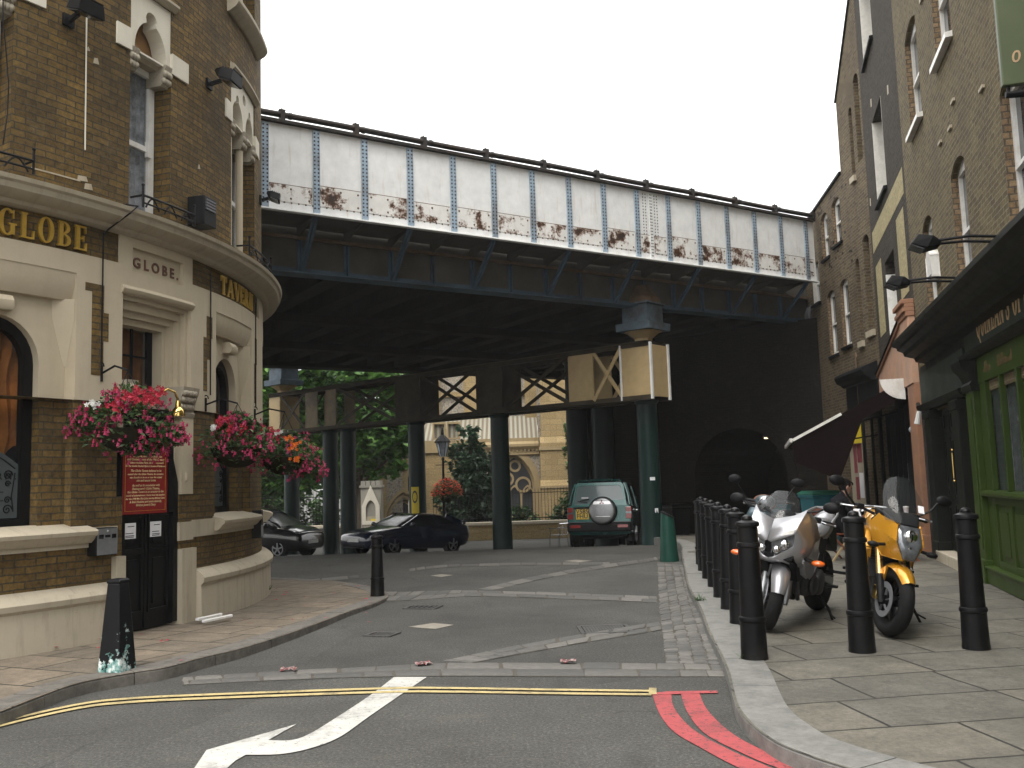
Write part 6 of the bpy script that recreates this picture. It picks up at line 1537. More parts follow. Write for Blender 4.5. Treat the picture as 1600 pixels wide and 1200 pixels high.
tree('climbing_plant', 2.7, 44.2, 5, 'climbing plant on the church buttress behind the green columns', .04, [((0, 0, 4.2), (.35, .2, 1.0)), ((.1, 0, 2.6), (.4, .2, 1.1)), ((.3, 0, 1.2), (.6, .3, .9))], 900, .10, M['leaf_shrub'], cat='climber')
# street lantern with its flowers
L0 = Vector((-2.85, 37.2, -.88))
t = thing('street_lantern', L0, 'old-fashioned black street lantern in front of the ivy-covered tree', 'street lamp')
m = MB(); m.lathe([(.12, 0), (.12, .3), (.08, .4), (.06, 1.2), (.045, 3.3), (.07, 3.34), (.05, 3.42)], 12, tuple(L0)); m.box(L0.x-.3, L0.x+.3, L0.y-.015, L0.y+.015, L0.z+3.1, L0.z+3.13); m.build('post', M['black_iron'], t, smooth=40)
m = MB(); hx = lambda r, z: [(L0.x + r*math.cos(2*PI*i/6), L0.y + r*math.sin(2*PI*i/6), L0.z+z) for i in range(6)]
m.loft([hx(.12, 3.45), hx(.26, 4.0)], True, True); m.build('lantern_glass', M['lamp_glass'], t)
m = MB(); m.loft([hx(.33, 4.0), hx(.32, 4.05), hx(.12, 4.28), hx(.06, 4.32), hx(.05, 4.48), hx(.02, 4.6)], True, True)
for i in range(6): a = 2*PI*i/6; m.tube([(L0.x + .125*math.cos(a), L0.y + .125*math.sin(a), L0.z+3.45), (L0.x + .265*math.cos(a), L0.y + .265*math.sin(a), L0.z+4.0)], .014, 5)
m.build('lantern_frame', M['black_iron'], t)
t = thing('lamp_flower_basket', L0 + Vector((.1, -.3, 1.6)), 'round basket of red flowers on the street lantern post, above the coupe', 'flower basket')
m = MB(); c = L0 + Vector((.15, -.3, 2.0)); m.loft([[(c.x + .3*math.sin(rad(a))*math.cos(2*PI*i/14), c.y + .3*math.sin(rad(a))*math.sin(2*PI*i/14), c.z - .1 - .28*math.cos(rad(a))) for i in range(14)] for a in (8, 35, 60, 88)], True, True); m.build('bowl', M['soil'], t, smooth=50)
def _dome(): q = Vector((random.gauss(0, 1), random.gauss(0, 1), abs(random.gauss(0, 1)) - .35)).normalized()*random.uniform(.6, 1.05); return c + Vector((q.x*.58, q.y*.5, q.z*.52))
m = MB(); leafcloud(m, 700, _dome, .06, .9); m.build('foliage', M['leaf_basket'], t)
def _dome2(): q = Vector((random.gauss(0, 1), random.gauss(0, 1) - .6, abs(random.gauss(0, 1)) - .2)).normalized()*random.uniform(.95, 1.1); return c + Vector((q.x*.58, q.y*.5, q.z*.54))
m = MB(); leafcloud(m, 420, _dome2, .045, 1.2); k = leafmat('geranium_petals', (.55, .03, .02), (.62, .07, .04), (.6, .14, .05)); m.build('flowers', k, t)
# cafe chairs, post
def cafechair(x, y, rz, label):
    z = gz(y); t = thing('cafe_chair', Vector((x, y, z)), label, 'chair', 'metal chairs by the churchyard wall', rz)
    m = MB(); m.box(-.21, .21, -.21, .21, .43, .45); m.build('seat', M['steel'], t, local=True)
    m = MB(); m.tube([(-.22, -.2, .45), (-.24, -.24, .82), (-.24, .24, .82), (-.22, .2, .45)], .018, 6)
    for yy in (-.08, .08): m.tube([(-.22, yy, .45), (-.24, yy, .82)], .010, 5)
    m.build('backrest', M['chrome'], t, local=True)
    m = MB(); m.tube([(-.24, -.24, .66), (.22, -.25, .66)], .018, 6); m.tube([(-.24, .24, .66), (.22, .25, .66)], .018, 6); m.build('armrest', M['chrome'], t, local=True)
    for sx in (-.2, .2):
        for sy in (-.2, .2):
            m = MB(); m.tube([(sx, sy, .66 if sx > 0 else .45), (sx*1.1, sy*1.15, 0)], .014, 6); m.build('leg', M['chrome'], t, local=True)
cafechair(1.42, 31.6, 2.4, 'silver metal cafe chair standing clear of the parked jeep')
cafechair(2.15, 32.6, 2.9, 'silver metal cafe chair half hidden by the parked jeep')
# ------------------------------------------------------------------ parked cars
def interp(st, n):
    st = [Vector(s) if len(s) <= 4 else s for s in st]; out = []
    for i in range(len(st)-1):
        p0, p1, p2, p3 = st[max(i-1, 0)], st[i], st[i+1], st[min(i+2, len(st)-1)]
        for k_ in range(n):
            t = k_/n
            out.append(tuple(.5*((2*b_) + (c-a)*t + (2*a-5*b_+4*c-d)*t*t + (3*b_-a-3*c+d)*t*t*t) for a, b_, c, d in zip(p0, p1, p2, p3)))
    out.append(tuple(st[-1])); return out
def bodyring(x, zl, zb, hw, tuck=.90, crown=.03):     # one cross-section of the lower body
    h = zb - zl
    half = [(hw*.80, zl), (hw*tuck, zl + h*.06), (hw*.975, zl + h*.28), (hw, zl + h*.52), (hw*.985, zl + h*.78), (hw*.93, zl + h*.95), (hw*.80, zb), (hw*.4, zb + crown)]
    return [(x, y, z) for y, z in half] + [(x, -y, z) for y, z in reversed(half)]
def ghring(x, zb, zr, hb, hr):
    h = max(zr - zb, .005)
    half = [(hb, zb-.03), (hb*.5 + hr*.5, zb + h*.5), (hr, zb + h*.90), (hr*.86, zb + h*.985), (hr*.45, zr)]
    return [(x, y, z) for y, z in half] + [(x, -y, z) for y, z in reversed(half)]
def wheel(par, x, y, r, w_, side, spokes=5, rimmat='alloy'):
    K = Matrix.Translation((x, y, r))
    m = MB(); m.lathe([(r*.60, -w_/2), (r*.93, -w_/2), (r, -w_*.36), (r, w_*.36), (r*.93, w_/2), (r*.60, w_/2)], 28, M=K @ Euler((rad(90), 0, 0)).to_matrix().to_4x4())
    W_ = m.build('wheel', M['rubber'], par, local=True, smooth=40)
    m = MB(); yo = side*w_*.5
    m.lathe([(r*.60, -.02), (r*.64, .0), (r*.64, .012), (r*.56, .012), (r*.53, -.03)], 28, M=K @ Matrix.Translation((0, yo, 0)) @ Euler((rad(-90*side), 0, 0)).to_matrix().to_4x4(), caps=False)
    for i in range(spokes):
        a = 2*PI*i/spokes + .3; m.bar((x + .03*math.cos(a), y + yo - side*.0, r + .03*math.sin(a)), (x + r*.60*math.cos(a), y + yo, r + r*.60*math.sin(a)), .035 if spokes < 8 else .02, .075 if spokes < 8 else .03, up=(0, 1, 0))
    m.lathe([(.05, -.01), (.05, .015), (.0, .02)], 12, M=K @ Matrix.Translation((0, yo, 0)) @ Euler((rad(-90*side), 0, 0)).to_matrix().to_4x4())
    m.build('rim', M[rimmat], W_, local=True)
    m = MB(); m.lathe([(r*.62, -.05), (r*.62, -.045)], 24, M=K @ Matrix.Translation((0, yo, 0)) @ Euler((rad(-90*side), 0, 0)).to_matrix().to_4x4()); m.build('brake_drum', M['bargeboard'], W_, local=True)
def car(name, loc, head, label, cat, paint, low, gh, wheels, wr, ww, roofi, pillars, glassmat='car_glass', scale=1.0, spokes=5, tuck=.90, arch=.06):
    rz = math.atan2(head[1], head[0])
    slope = -math.atan2(gz(loc[1] + head[1]*1.3) - gz(loc[1] - head[1]*1.3), 2.6)
    root = thing(name, None, label, cat, M=Matrix.Translation((loc[0], loc[1], gz(loc[1]) + .01)) @ Matrix.Rotation(rz, 4, 'Z') @ Matrix.Rotation(slope, 4, 'Y') @ Matrix.Scale(scale, 4))
    m = MB(); m.loft([bodyring(*s, tuck=tuck) for s in interp(low, 4)], True, True)
    m.build('body', M[paint], root, local=True, smooth=38)
    G_ = interp(gh, 4)
    m = MB(); m.loft([ghring(*s) for s in G_], True, True); m.build('windows', M[glassmat], root, local=True, smooth=38)
    m = MB(); a, b_ = roofi; R_ = G_[a*4:b_*4+1]               # painted roof a little above the glass
    m.loft([[(x, y, z) for y, z in ((-hr*1.01, zb + (zr-zb)*.86), (-hr*.88, zr+.0), (-hr*.45, zr+.012), (0, zr+.016), (hr*.45, zr+.012), (hr*.88, zr+.0), (hr*1.01, zb + (zr-zb)*.86))] for x, zb, zr, hb, hr in R_], False, False)
    m.build('roof', M[paint], root, local=True, smooth=50)
    def at(i):
        i = max(0, min(len(G_)-1, i)); return G_[i]
    for sgn in (-1, 1):
        m = MB()
        for i0, i1, wd in pillars:
            p, q = at(int(i0*4)), at(int(i1*4)); a = Vector((p[0], sgn*p[3]*1.012, p[1]-.02)); c = Vector((q[0], sgn*q[4]*1.015, q[1] + (q[2]-q[1])*.90)); mid = (a+c)/2; mid.y = sgn*(.5*(p[3]+q[3])*.5 + .5*(p[4]+q[4])*.5)*1.02
            m.bar(a, mid, wd, .03, up=(0, 1, 0)); m.bar(mid, c, wd, .03, up=(0, 1, 0))
        m.build('pillar', M[paint], root, local=True)
    for x, y in wheels:
        for sgn in (-1, 1):
            m = MB(); m.lathe([(0, -.02), (wr+arch, -.02), (wr+arch, .0)], 28, M=Matrix.Translation((x, sgn*(y+ww/2-.03), wr+.01)) @ Euler((rad(-90*sgn), 0, 0)).to_matrix().to_4x4(), caps=True); m.build('wheel_arch', M['bargeboard'], root, local=True)
            wheel(root, x, sgn*(y + .02), wr, ww, sgn, spokes)
    return root
# navy coupe
cp_ = car('coupe', (-3.12, 26.6), (-.66, -.75), 'dark navy blue coupe with alloy wheels and a rear spoiler, parked under the bridge', 'car', 'coupe_blue',
    [(2.2, .36, .52, .56), (2.13, .24, .62, .70), (1.85, .2, .72, .80), (1.3, .18, .82, .86), (.8, .18, .885, .865), (0, .18, .925, .87), (-1.0, .18, .955, .865), (-1.6, .2, .965, .84), (-2.0, .28, .94, .78), (-2.18, .42, .85, .68)],
    [(.98, .87, .89, .72, .64), (.5, .90, 1.10, .73, .62), (.1, .92, 1.245, .735, .585), (-.35, .93, 1.295, .735, .57), (-.8, .94, 1.275, .73, .565), (-1.25, .95, 1.18, .72, .565), (-1.7, .96, 1.02, .70, .58), (-1.92, .95, .965, .68, .6)],
    [(1.27, .70), (-1.27, .70)], .31, .20, (2, 5), [(.3, 2, .07), (3.8, 3.7, .11), (6.4, 4.8, .22)], scale=.88)
for sgn in (-1, 1):
    m = MB(); m.sphere((1.98, sgn*.60, .60), (.10, .10, .075), 12, 8); m.sphere((2.03, sgn*.40, .575), (.07, .07, .055), 12, 8); m.build('headlight', M['lens_clear'], cp_, local=True, smooth=60)
    m = MB(); m.sphere((.62, sgn*.95, .95), (.07, .10, .06), 10, 8); m.bar((.64, sgn*.84, .92), (.62, sgn*.92, .94), .05, .03); m.build('mirror', M['coupe_blue'], cp_, local=True, smooth=60)
    m = MB(); m.box(-2.14, -2.08, sgn*.5 - .14, sgn*.5 + .14, .70, .82); m.build('tail_light', M['lens_red'], cp_, local=True)
m = MB(); m.prism([(-2.18, 1.07), (-1.92, 1.10), (-1.9, 1.085), (-2.16, 1.05)], -.66, .66); m.box(-2.06, -1.98, -.6, -.55, .95, 1.07); m.box(-2.06, -1.98, .55, .6, .95, 1.07); m.build('spoiler', M['coupe_blue'], cp_, local=True)
m = MB(); m.box(2.19, 2.215, -.26, .26, .40, .51); m.build('number_plate', M['plate_white'], cp_, local=True)
m = MB(); m.box(2.14, 2.19, -.5, .5, .27, .36); m.build('grille', M['bargeboard'], cp_, local=True)
m = MB(); m.box(-.30, -.16, .862, .88, .78, .81); m.build('door_handle', M['dark_plastic'], cp_, local=True)
# black people carrier
mp = car('people_carrier', (-8.2, 30.0), (.93, -.36), 'black people carrier half hidden behind the corner of the tavern', 'car', 'van_black',
    [(2.0, .38, .66, .60), (1.93, .25, .76, .74), (1.6, .2, .90, .82), (1.1, .2, .99, .85), (.6, .2, 1.03, .86), (-.5, .2, 1.05, .87), (-1.5, .2, 1.06, .86), (-1.9, .25, 1.05, .82), (-2.0, .4, 1.0, .76)],
    [(1.28, .97, .99, .74, .66), (.8, 1.0, 1.25, .76, .64), (.3, 1.03, 1.50, .77, .62), (-.2, 1.04, 1.585, .77, .62), (-.9, 1.05, 1.60, .77, .62), (-1.6, 1.06, 1.55, .76, .62), (-1.85, 1.05, 1.40, .75, .62), (-1.97, 1.04, 1.1, .73, .64)],
    [(1.25, .70), (-1.25, .70)], .31, .19, (2, 6), [(.3, 2, .08), (3.3, 3.2, .09), (5.0, 4.9, .12), (7, 6, .22)])
for sgn in (-1, 1):
    m = MB(); m.sphere((1.80, sgn*.62, .74), (.14, .12, .09), 12, 8); m.build('headlight', M['lens_clear'], mp, local=True, smooth=60)
    m = MB(); m.sphere((.95, sgn*.97, 1.04), (.07, .11, .08), 10, 8); m.bar((.95, sgn*.84, 1.0), (.95, sgn*.92, 1.03), .05, .04); m.build('mirror', M['van_black'], mp, local=True, smooth=60)
m = MB(); m.box(1.99, 2.012, -.26, .26, .42, .53); m.build('number_plate', M['plate_white'], mp, local=True)
# teal jeep, seen from behind
jp = car('jeep', (2.57, 26.1), (.225, .974), 'teal green jeep with a silver spare wheel cover and yellow number plate, seen from behind', 'jeep', 'jeep_green',
    [(1.85, .45, .74, .62), (1.78, .35, .90, .78), (1.4, .32, 1.02, .83), (.95, .32, 1.07, .84), (0, .32, 1.09, .845), (-1.0, .32, 1.10, .845), (-1.68, .32, 1.10, .84), (-1.76, .34, 1.09, .83), (-1.80, .40, 1.06, .80)],
    [(1.02, 1.04, 1.06, .74, .68), (.7, 1.07, 1.35, .765, .66), (.42, 1.08, 1.62, .77, .63), (.1, 1.09, 1.72, .775, .62), (-.6, 1.09, 1.745, .775, .62), (-1.3, 1.09, 1.73, .775, .62), (-1.62, 1.09, 1.69, .77, .62), (-1.76, 1.09, 1.12, .76, .70)],
    [(1.22, .71), (-1.12, .71)], .34, .22, (2, 6), [(.3, 2, .08), (3.2, 3.1, .08), (4.9, 4.8, .09), (6.9, 6.0, .10)], 'car_glass', 1.02, 5, .97, .07)
m = MB()                                               # flat tailgate with a shaped window
go = [(-.62, 1.60), (-.70, 1.09), (-.72, 1.06), (.72, 1.06), (.70, 1.09), (.62, 1.60), (.55, 1.655), (-.55, 1.655)]
hole = [(-.64, 1.20), (-.12, 1.20), (-.02, 1.155), (.10, 1.13), (.64, 1.08), (.57, 1.52), (.50, 1.575), (-.50, 1.575), (-.57, 1.52)]
def tail(mb, outline, holes, x_off, th):
    o = len(mb.v); mb.panel(outline, holes, 0, th, 'xz')
    for i in range(o, len(mb.v)): p = mb.v[i]; zz = p.z; mb.v[i] = Vector((-1.80 + max(0, zz - 1.06)*.235 - x_off + p.y, p.x, zz))
m.__init__(); tail(m, go, [hole], .03, .05); m.box(-1.835, -1.78, -.76, .76, .62, 1.06); TG = m.build('tailgate', M['jeep_green'], jp, local=True)
m = MB(); tail(m, hole, [], .012, .004); m.build('rear_window', M['jeep_glass'], TG, local=True)
m = MB(); m.tube([(-1.845, .48, 1.19), (-1.825, .25, 1.23)], .012, 5); m.tube([(-1.84, .3, 1.14), (-1.83, .55, 1.18)], .01, 5); m.build('wiper', M['bargeboard'], TG, local=True)
m = MB(); tail(m, rect(.28, .46, 1.245, 1.285), [], .02, .003); m.build('window_sticker', M['paper'], TG, local=True)
m = MB(); K = Matrix.Translation((-1.86, -.10, .92)) @ Euler((0, rad(-90), 0)).to_matrix().to_4x4()
m.lathe([(.30, -.02), (.335, .02), (.345, .08), (.335, .16), (.31, .19), (.285, .20), (.10, .205), (0, .205)], 36, M=K); SP = m.build('spare_wheel_cover', M['alloy'], jp, local=True, smooth=35)
m = MB(); m.lathe([(.346, -.03), (.362, .02), (.362, .08), (.347, .10)], 36, M=K, caps=False); m.build('spare_tyre', M['rubber'], SP, local=True, smooth=40)
def onc(poly, d0, d1, mb):                              # shapes on the spare wheel cover: local y is -x of the picture
    mb.prism([( -.10 - u, .92 + v) for u, v in poly], -1.86 - d1, -1.86 - d0, 'yz')
m = MB(); onc([(-.23, .16), (.24, .16), (.20, .235), (-.19, .235)], .20, .2085, m); onc([(-.17, -.15), (.20, -.15), (.20, -.14), (-.17, -.14)], .20, .209, m); m.build('cover_panel', M['chrome'], SP, local=True)
m = MB()
for a in (90, 210, 330):
    c_, s_ = math.cos(rad(a)), math.sin(rad(a)); onc([(0, .205), (.035*c_ - .02*s_, .205 + .035*s_ + .02*c_), (.07*c_, .205 + .07*s_), (.035*c_ + .02*s_, .205 + .035*s_ - .02*c_)], .2085, .212, m)
m.build('emblem', M['red_board'], SP, local=True)
m = MB(); m.box(-1.855, -1.80, .27, .60, .72, .98); NP = m.build('number_plate', M['plate_yellow'], jp, local=True)
m = MB()
for tx, z in (('V585', .865), ('FHU', .745)):
    V, F = text_mesh(tx, .155, .002, 0, 'CENTER', .004); m.add([(-1.858 - v.z, .435 - v.x, z + v.y) for v in V], F)
m.build('plate_characters', M['ink'], NP, local=True)
m = MB(); m.box(-1.86, -1.80, .24, .64, .985, 1.03); m.build('plate_lamp', M['bargeboard'], jp, local=True)
for sgn in (-1, 1):
    m = MB(); m.box(-1.84, -1.70, sgn*.745 - .075, sgn*.745 + .075, .72, 1.02); TL = m.build('tail_light', M['lens_red'], jp, local=True, bevel=.01)
    m = MB(); m.box(-1.845, -1.72, sgn*.745 - .073, sgn*.745 + .073, .85, .90); m.build('reversing_lens', M['lens_clear'], TL, local=True)
    m = MB(); m.box(-1.95, -1.93, sgn*.60 - .13, sgn*.60 + .13, .50, .57); m.build('bumper_lamp', M['lens_red'], jp, local=True)
    m = MB(); m.sphere((.72, sgn*.98, 1.12), (.06, .11, .085), 10, 8); m.bar((.72, sgn*.84, 1.08), (.72, sgn*.94, 1.1), .05, .04); m.build('mirror', M['chrome'] if sgn < 0 else M['jeep_green'], jp, local=True, smooth=60)
    m = MB(); m.box(-1.45, -1.25, sgn*.73-.11, sgn*.73+.11, .16, .40); m.build('mud_flap', M['rubber'], jp, local=True)
m = MB(); m.box(-1.94, -1.6, -.82, .82, .40, .63); m.box(-1.6, 1.6, -.70, .70, .26, .40); m.build('bumper', M['dark_plastic'], jp, local=True, bevel=.03)
m = MB(); m.box(-1.94, -1.78, -.80, .80, .635, .65); m.build('bumper_step', M['grey_plastic'], jp, local=True)
m = MB(); m.tube([(-1.4, .35, 1.72), (-1.62, .35, 2.3)], .006, 5); m.build('aerial', M['black_iron'], jp, local=True)
# ------------------------------------------------------------------ bollards
def bollard_mesh(root, h=1.08, r=.085, mat='bollard'):
    m = MB(); m.lathe([(r*1.22, -.05), (r*1.22, .02), (r*1.19, .04), (r*1.12, .26*h), (r*1.20, .265*h), (r*1.23, .28*h), (r*1.18, .295*h), (r*1.07, .30*h), (r*.96, .70*h), (r*.93, .78*h)], 28); m.build('shaft', M[mat], root, local=True, smooth=32)
    m = MB(); m.lathe([(r*.93, .78*h), (r*1.07, .785*h), (r*1.09, .80*h), (r*1.03, .815*h), (r*.92, .82*h), (r*.91, .925*h), (r*1.08, .93*h), (r*1.10, .945*h), (r*1.02, .96*h), (r*.55, .972*h), (r*.5, .975*h), (r*.52, .985*h), (r*.42, 1.0*h), (r*.12, 1.012*h)], 28); m.build('cap', M[mat], root, local=True, smooth=32)
LAB = ['black iron bollard nearest in the receding row, in front of the silver motorcycle wheel', 'second black bollard of the receding row along the kerb', 'third black bollard of the receding row along the kerb', 'fourth black bollard of the receding row along the kerb, level with the scooter', 'fifth black bollard of the receding row along the kerb', 'sixth black bollard of the receding row, with a paper sticker', 'seventh black bollard of the receding row along the kerb', 'last and farthest black bollard of the receding row along the kerb']
row = [(1.79, 7.28), (2.10, 9.0), (2.23, 9.98), (2.36, 10.95), (2.50, 11.95), (2.63, 12.95), (2.77, 13.95), (2.93, 14.95)]
b0 = thing('bollard', (*row[0], .095), LAB[0], 'bollard', 'black bollards on the right pavement'); bollard_mesh(b0)
for (x, y), lab in zip(row[1:], LAB[1:]): clone(b0, (x, y, .095 if y < 14 else .06), random.uniform(0, 6), lab).rotation_euler = (rad(random.uniform(-.9, .9)), rad(random.uniform(-.9, .9)), random.uniform(0, 6))
clone(b0, (2.67, 7.43, .095), .7, 'black iron bollard between the silver and the gold motorcycle')
clone(b0, (3.55, 7.41, .095), 1.9, 'black iron bollard standing alone in front of the green shopfront')
t = thing('bollard', tuple(G(590, 931, .04)), 'slim black bollard alone on the kerb corner in front of the coupe', 'bollard'); bollard_mesh(t, .82, .078)
for i in range(1, 2):
    st_ = thing('paper_sticker', (2.54, 12.86, .75), 'scrap of white paper sticker on the sixth bollard of the row', 'sticker')
    m = MB(); m.loft([[(2.63 + .086*math.cos(a), 12.95 + .086*math.sin(a), z) for a in [rad(q) for q in range(225, 280, 9)]] for z in (.68, .80)], False, False); m.build('sheet', M['paper'], st_)
# square tapered post with chipped paint
p = G(183, 1047, .098)
t = thing('tapered_post', tuple(p), 'black tapered square post with chipped pale paint at its foot, by the tavern door', 'post', rz=rad(-15))
m = MB(); q = lambda a, z: [(-a, -a, z), (a, -a, z), (a, a, z), (-a, a, z)]
m.loft([q(.106, -.03), q(.104, .02), q(.060, .67), q(.058, .69)], True, True); m.build('shaft', M['bollard_chipped'], t, local=True, bevel=.012)
m = MB(); m.loft([q(.062, .685), q(.064, .705), q(.05, .72)], True, True); m.build('cap', M['bollard_chipped'], t, local=True, bevel=.006)
# green slanted post
p = GG(1046, 877)
t = thing('green_post', tuple(p), 'dark green tapered iron post with a slanted top at the end of the setts', 'post', rz=rad(-10))
m = MB(); m.loft([[(r*math.cos(2*PI*i/20), r*math.sin(2*PI*i/20), z + (sl*math.cos(2*PI*i/20))) for i in range(20)] for r, z, sl in ((.175, -.05, 0), (.172, .02, 0), (.12, .78, -.05), (.115, .82, -.06))], True, True); m.build('shaft', M['bollard_green'], t, local=True, smooth=35)
m = MB(); m.loft([[(r*math.cos(2*PI*i/20), r*math.sin(2*PI*i/20), z + (sl*math.cos(2*PI*i/20))) for i in range(20)] for r, z, sl in ((.122, .815, -.06), (.122, .84, -.06), (.10, .85, -.055))], True, True); m.build('cap', M['bollard'], t, local=True, smooth=35)

# ------------------------------------------------------------------ motorcycles
def sring(x, zc, hw, hh, n=18, p=2.4, low=1.0):          # super-elliptic cross-section
    o = []
    for k_ in range(n):
        a = 2*PI*k_/n; c, s = math.cos(a), math.sin(a)
        yy = math.copysign(abs(c)**(2/p), c)*hw; zz = math.copysign(abs(s)**(2/p), s)*hh
        if zz < 0: yy *= 1 - (1-low)*min(1, -zz/hh)
        o.append((x, yy, zc + zz))
    return o
def motorcycle(front, heading, steer, lean, name, label, S):
    h = Vector((*heading, 0)).normalized(); rz = math.atan2(h.y, h.x)
    mid = Vector((*front, 0)) - h*.72
    root = thing(name, None, label, 'motorcycle', M=Matrix.Translation((mid.x, mid.y, .097)) @ Matrix.Rotation(rz, 4, 'Z') @ Matrix.Rotation(rad(-lean), 4, 'X'))
    ax = Vector((-.42, 0, .906)).normalized(); P_ = Vector((.50, 0, .78))
    RS = Matrix.Translation(P_) @ Matrix.Rotation(rad(steer), 4, ax) @ Matrix.Translation(-P_)
    def st(m): m.v = [RS @ p for p in m.v]; return m
    def bp(m, nm, mat, par=None, sm=40, **k): return m.build(nm, M[mat], par or root, local=True, smooth=sm, **k)
    Y90 = Euler((rad(90), 0, 0)).to_matrix().to_4x4()
    def whl(x, z, R, r, sq, nm, fix, disc):
        K = Matrix.Translation((x, 0, z)); m = MB()
        m.torus(R, r, 40, 14, K, sq=sq); W_ = bp(fix(m), nm, 'rubber')
        m = MB(); m.lathe([(R-r*.62, -.04), (R-r*.40, -.045), (R-r*.55, 0), (R-r*.40, .045), (R-r*.62, .04), (R-r*.85, .0)], 36, M=K @ Y90, caps=False)
        for i in range(5):
            a = 2*PI*i/5
            for da in (-.10, .10): m.bar((x + .05*math.cos(a), 0, z + .05*math.sin(a)), (x + (R-r*.6)*math.cos(a+da), 0, z + (R-r*.6)*math.sin(a+da)), .03, .018, up=(0, 1, 0))
        m.lathe([(.045, -.07), (.05, -.03), (.05, .03), (.045, .07)], 16, M=K @ Y90); bp(fix(m), 'rim', S['rim'], W_)
        for yy in disc:
            m = MB(); m.lathe([(.10, -.003), (.150, -.003), (.150, .003), (.10, .003)], 32, M=K @ Matrix.Translation((0, yy, 0)) @ Y90, caps=False)
            for i in range(6): a = PI*i/3; m.bar((x + .045*math.cos(a), yy, z + .045*math.sin(a)), (x + .105*math.cos(a+.2), yy, z + .105*math.sin(a+.2)), .004, .02, up=(0, 1, 0))
            bp(fix(m), 'brake_disc', 'steel', W_)
            m = MB(); m.box(x-.17, x-.09, yy-.03, yy+.03, z-.02, z+.10); bp(fix(m), 'brake_caliper', S['caliper'], W_, bevel=.01)
        return W_
    same = lambda m: m
    whl(.72, .30, .238, .062, 1.0, 'front_wheel', st, (-.08, .08)); whl(-.72, .31, .235, .078, 1.12, 'rear_wheel', same, (-.09,))
    a0 = Vector((.72, 0, .30))
    for y in (-.105, .105):
        m = MB(); p = a0 + Vector((0, y, 0)); m.tube([p - ax*.04, p + ax*.05, p + ax*S['fk'][0], p + ax*(S['fk'][0]+.02)], [.026, .034, .033, .030], 14); bp(st(m), 'fork_slider', S['slider'])
        m = MB(); m.tube([p + ax*S['fk'][0], p + ax*.76], S['fk'][1], 14); bp(st(m), 'fork_tube', S['stanchion'])
    m = MB(); t0 = a0 + ax*.52; t1 = a0 + ax*.72
    for t_ in (t0, t1): m.cbox(t_ - Vector((.02, 0, 0)), (.10, .27, .04), (0, rad(-25), 0))
    bp(st(m), 'fork_yoke', 'dark_plastic', bevel=.008)
    m = MB(); V = []; na, ny = 22, 8; g0, g1 = S['guard']                  # front mudguard
    for i in range(na+1):
        a = rad(g0 + (g1-g0)*i/na); wd = .085*math.sin(PI*min(1, (i+2.5)/na*.9 + .05))**.5
        for j in range(ny+1):
            q = (j/ny*2-1); rr = .325 - .05*abs(q)**2.5
            V.append((a0.x + rr*math.cos(a), wd*q, a0.z + rr*math.sin(a)))
    m.add(V, [(i*(ny+1)+j, i*(ny+1)+j+1, (i+1)*(ny+1)+j+1, (i+1)*(ny+1)+j) for i in range(na) for j in range(ny)])
    for y in (-1, 1): m.prism([(a0.x-.02, a0.z+.28), (a0.x-.17, a0.z+.22), (a0.x-.15, a0.z+.08), (a0.x-.05, a0.z+.14)], y*.075, y*.092)
    bp(st(m), 'mudguard', S['paint'], sm=60)
    # bars, grips, levers
    m = MB()
    for y in (-1, 1): m.tube([(.40, 0, .985), (.40, y*.12, .99), (.35, y*.24, 1.03), (.27, y*.40, 1.02)], .013, 8)
    bp(st(m), 'handlebar', 'dark_plastic')
    for y in (-1, 1):
        m = MB(); m.tube([(.315, y*.31, 1.025), (.265, y*.41, 1.02)], .019, 10); m.sphere((.262, y*.418, 1.02), .021, 8, 6); bp(st(m), 'grip', 'rubber')
        m = MB(); m.tube([(.36, y*.27, 1.03), (.40, y*.33, 1.025), (.35, y*.42, 1.02)], .007, 6); m.sphere((.35, y*.42, 1.02), .011, 8, 6); bp(st(m), 'brake_lever', 'steel')
        m = MB(); m.cbox((.35, y*.255, 1.035), (.06, .07, .05)); bp(st(m), 'switchgear', 'dark_plastic', bevel=.01)
    m = MB(); m.sphere((.44, -.02, 1.02), (.05, .09, .05), 12, 8); bp(st(m), 'instruments', 'dark_plastic')
    # tank, seat, tail
    m = MB(); m.loft([sring(*q, low=.75) for q in interp([(.38, .85, .07, .05), (.30, .88, .15, .10), (.12, .905, .17, .125), (-.06, .87, .13, .11), (-.16, .81, .09, .06)], 4)], True, True); TK = bp(m, 'fuel_tank', S['tank'], sm=60)
    for y in (-1, 1):
        m = MB()
        for k_ in range(4): m.add([(.10 + .02*k_, y*.172, .90 - .022*k_), (.20 + .025*k_, y*.166, .955 - .03*k_), (.13 + .02*k_, y*.174, .885 - .022*k_)], [(0, 1, 2)])
        bp(m, 'wing_emblem', 'bargeboard', TK, None)
    m = MB(); m.loft([sring(*q) for q in interp([(-.10, .80, .09, .04), (-.28, .785, .13, .05), (-.46, .82, .14, .05), (-.64, .885, .125, .05), (-.80, .915, .08, .03)], 4)], True, True); bp(m, 'seat', S['seat'], sm=60)
    m = MB(); m.loft([sring(*q, low=.55) for q in interp([(-.22, .70, .11, .05), (-.45, .76, .135, .07), (-.70, .86, .13, .075), (-.90, .95, .09, .05), (-.98, .985, .05, .025)], 4)], True, True); TA = bp(m, 'tail_panel', S['paint'], sm=60)
    m = MB(); m.sphere((-.99, 0, .955), (.03, .07, .03), 12, 8); bp(m, 'tail_light', 'lens_red', TA)
    m = MB()
    for y in (-1, 1): m.tube([(-.55, y*.14, .90), (-.70, y*.16, .985), (-.90, y*.11, 1.03), (-.94, 0, 1.035)], .013, 8)
    bp(m, 'grab_rail', 'alloy', TA)
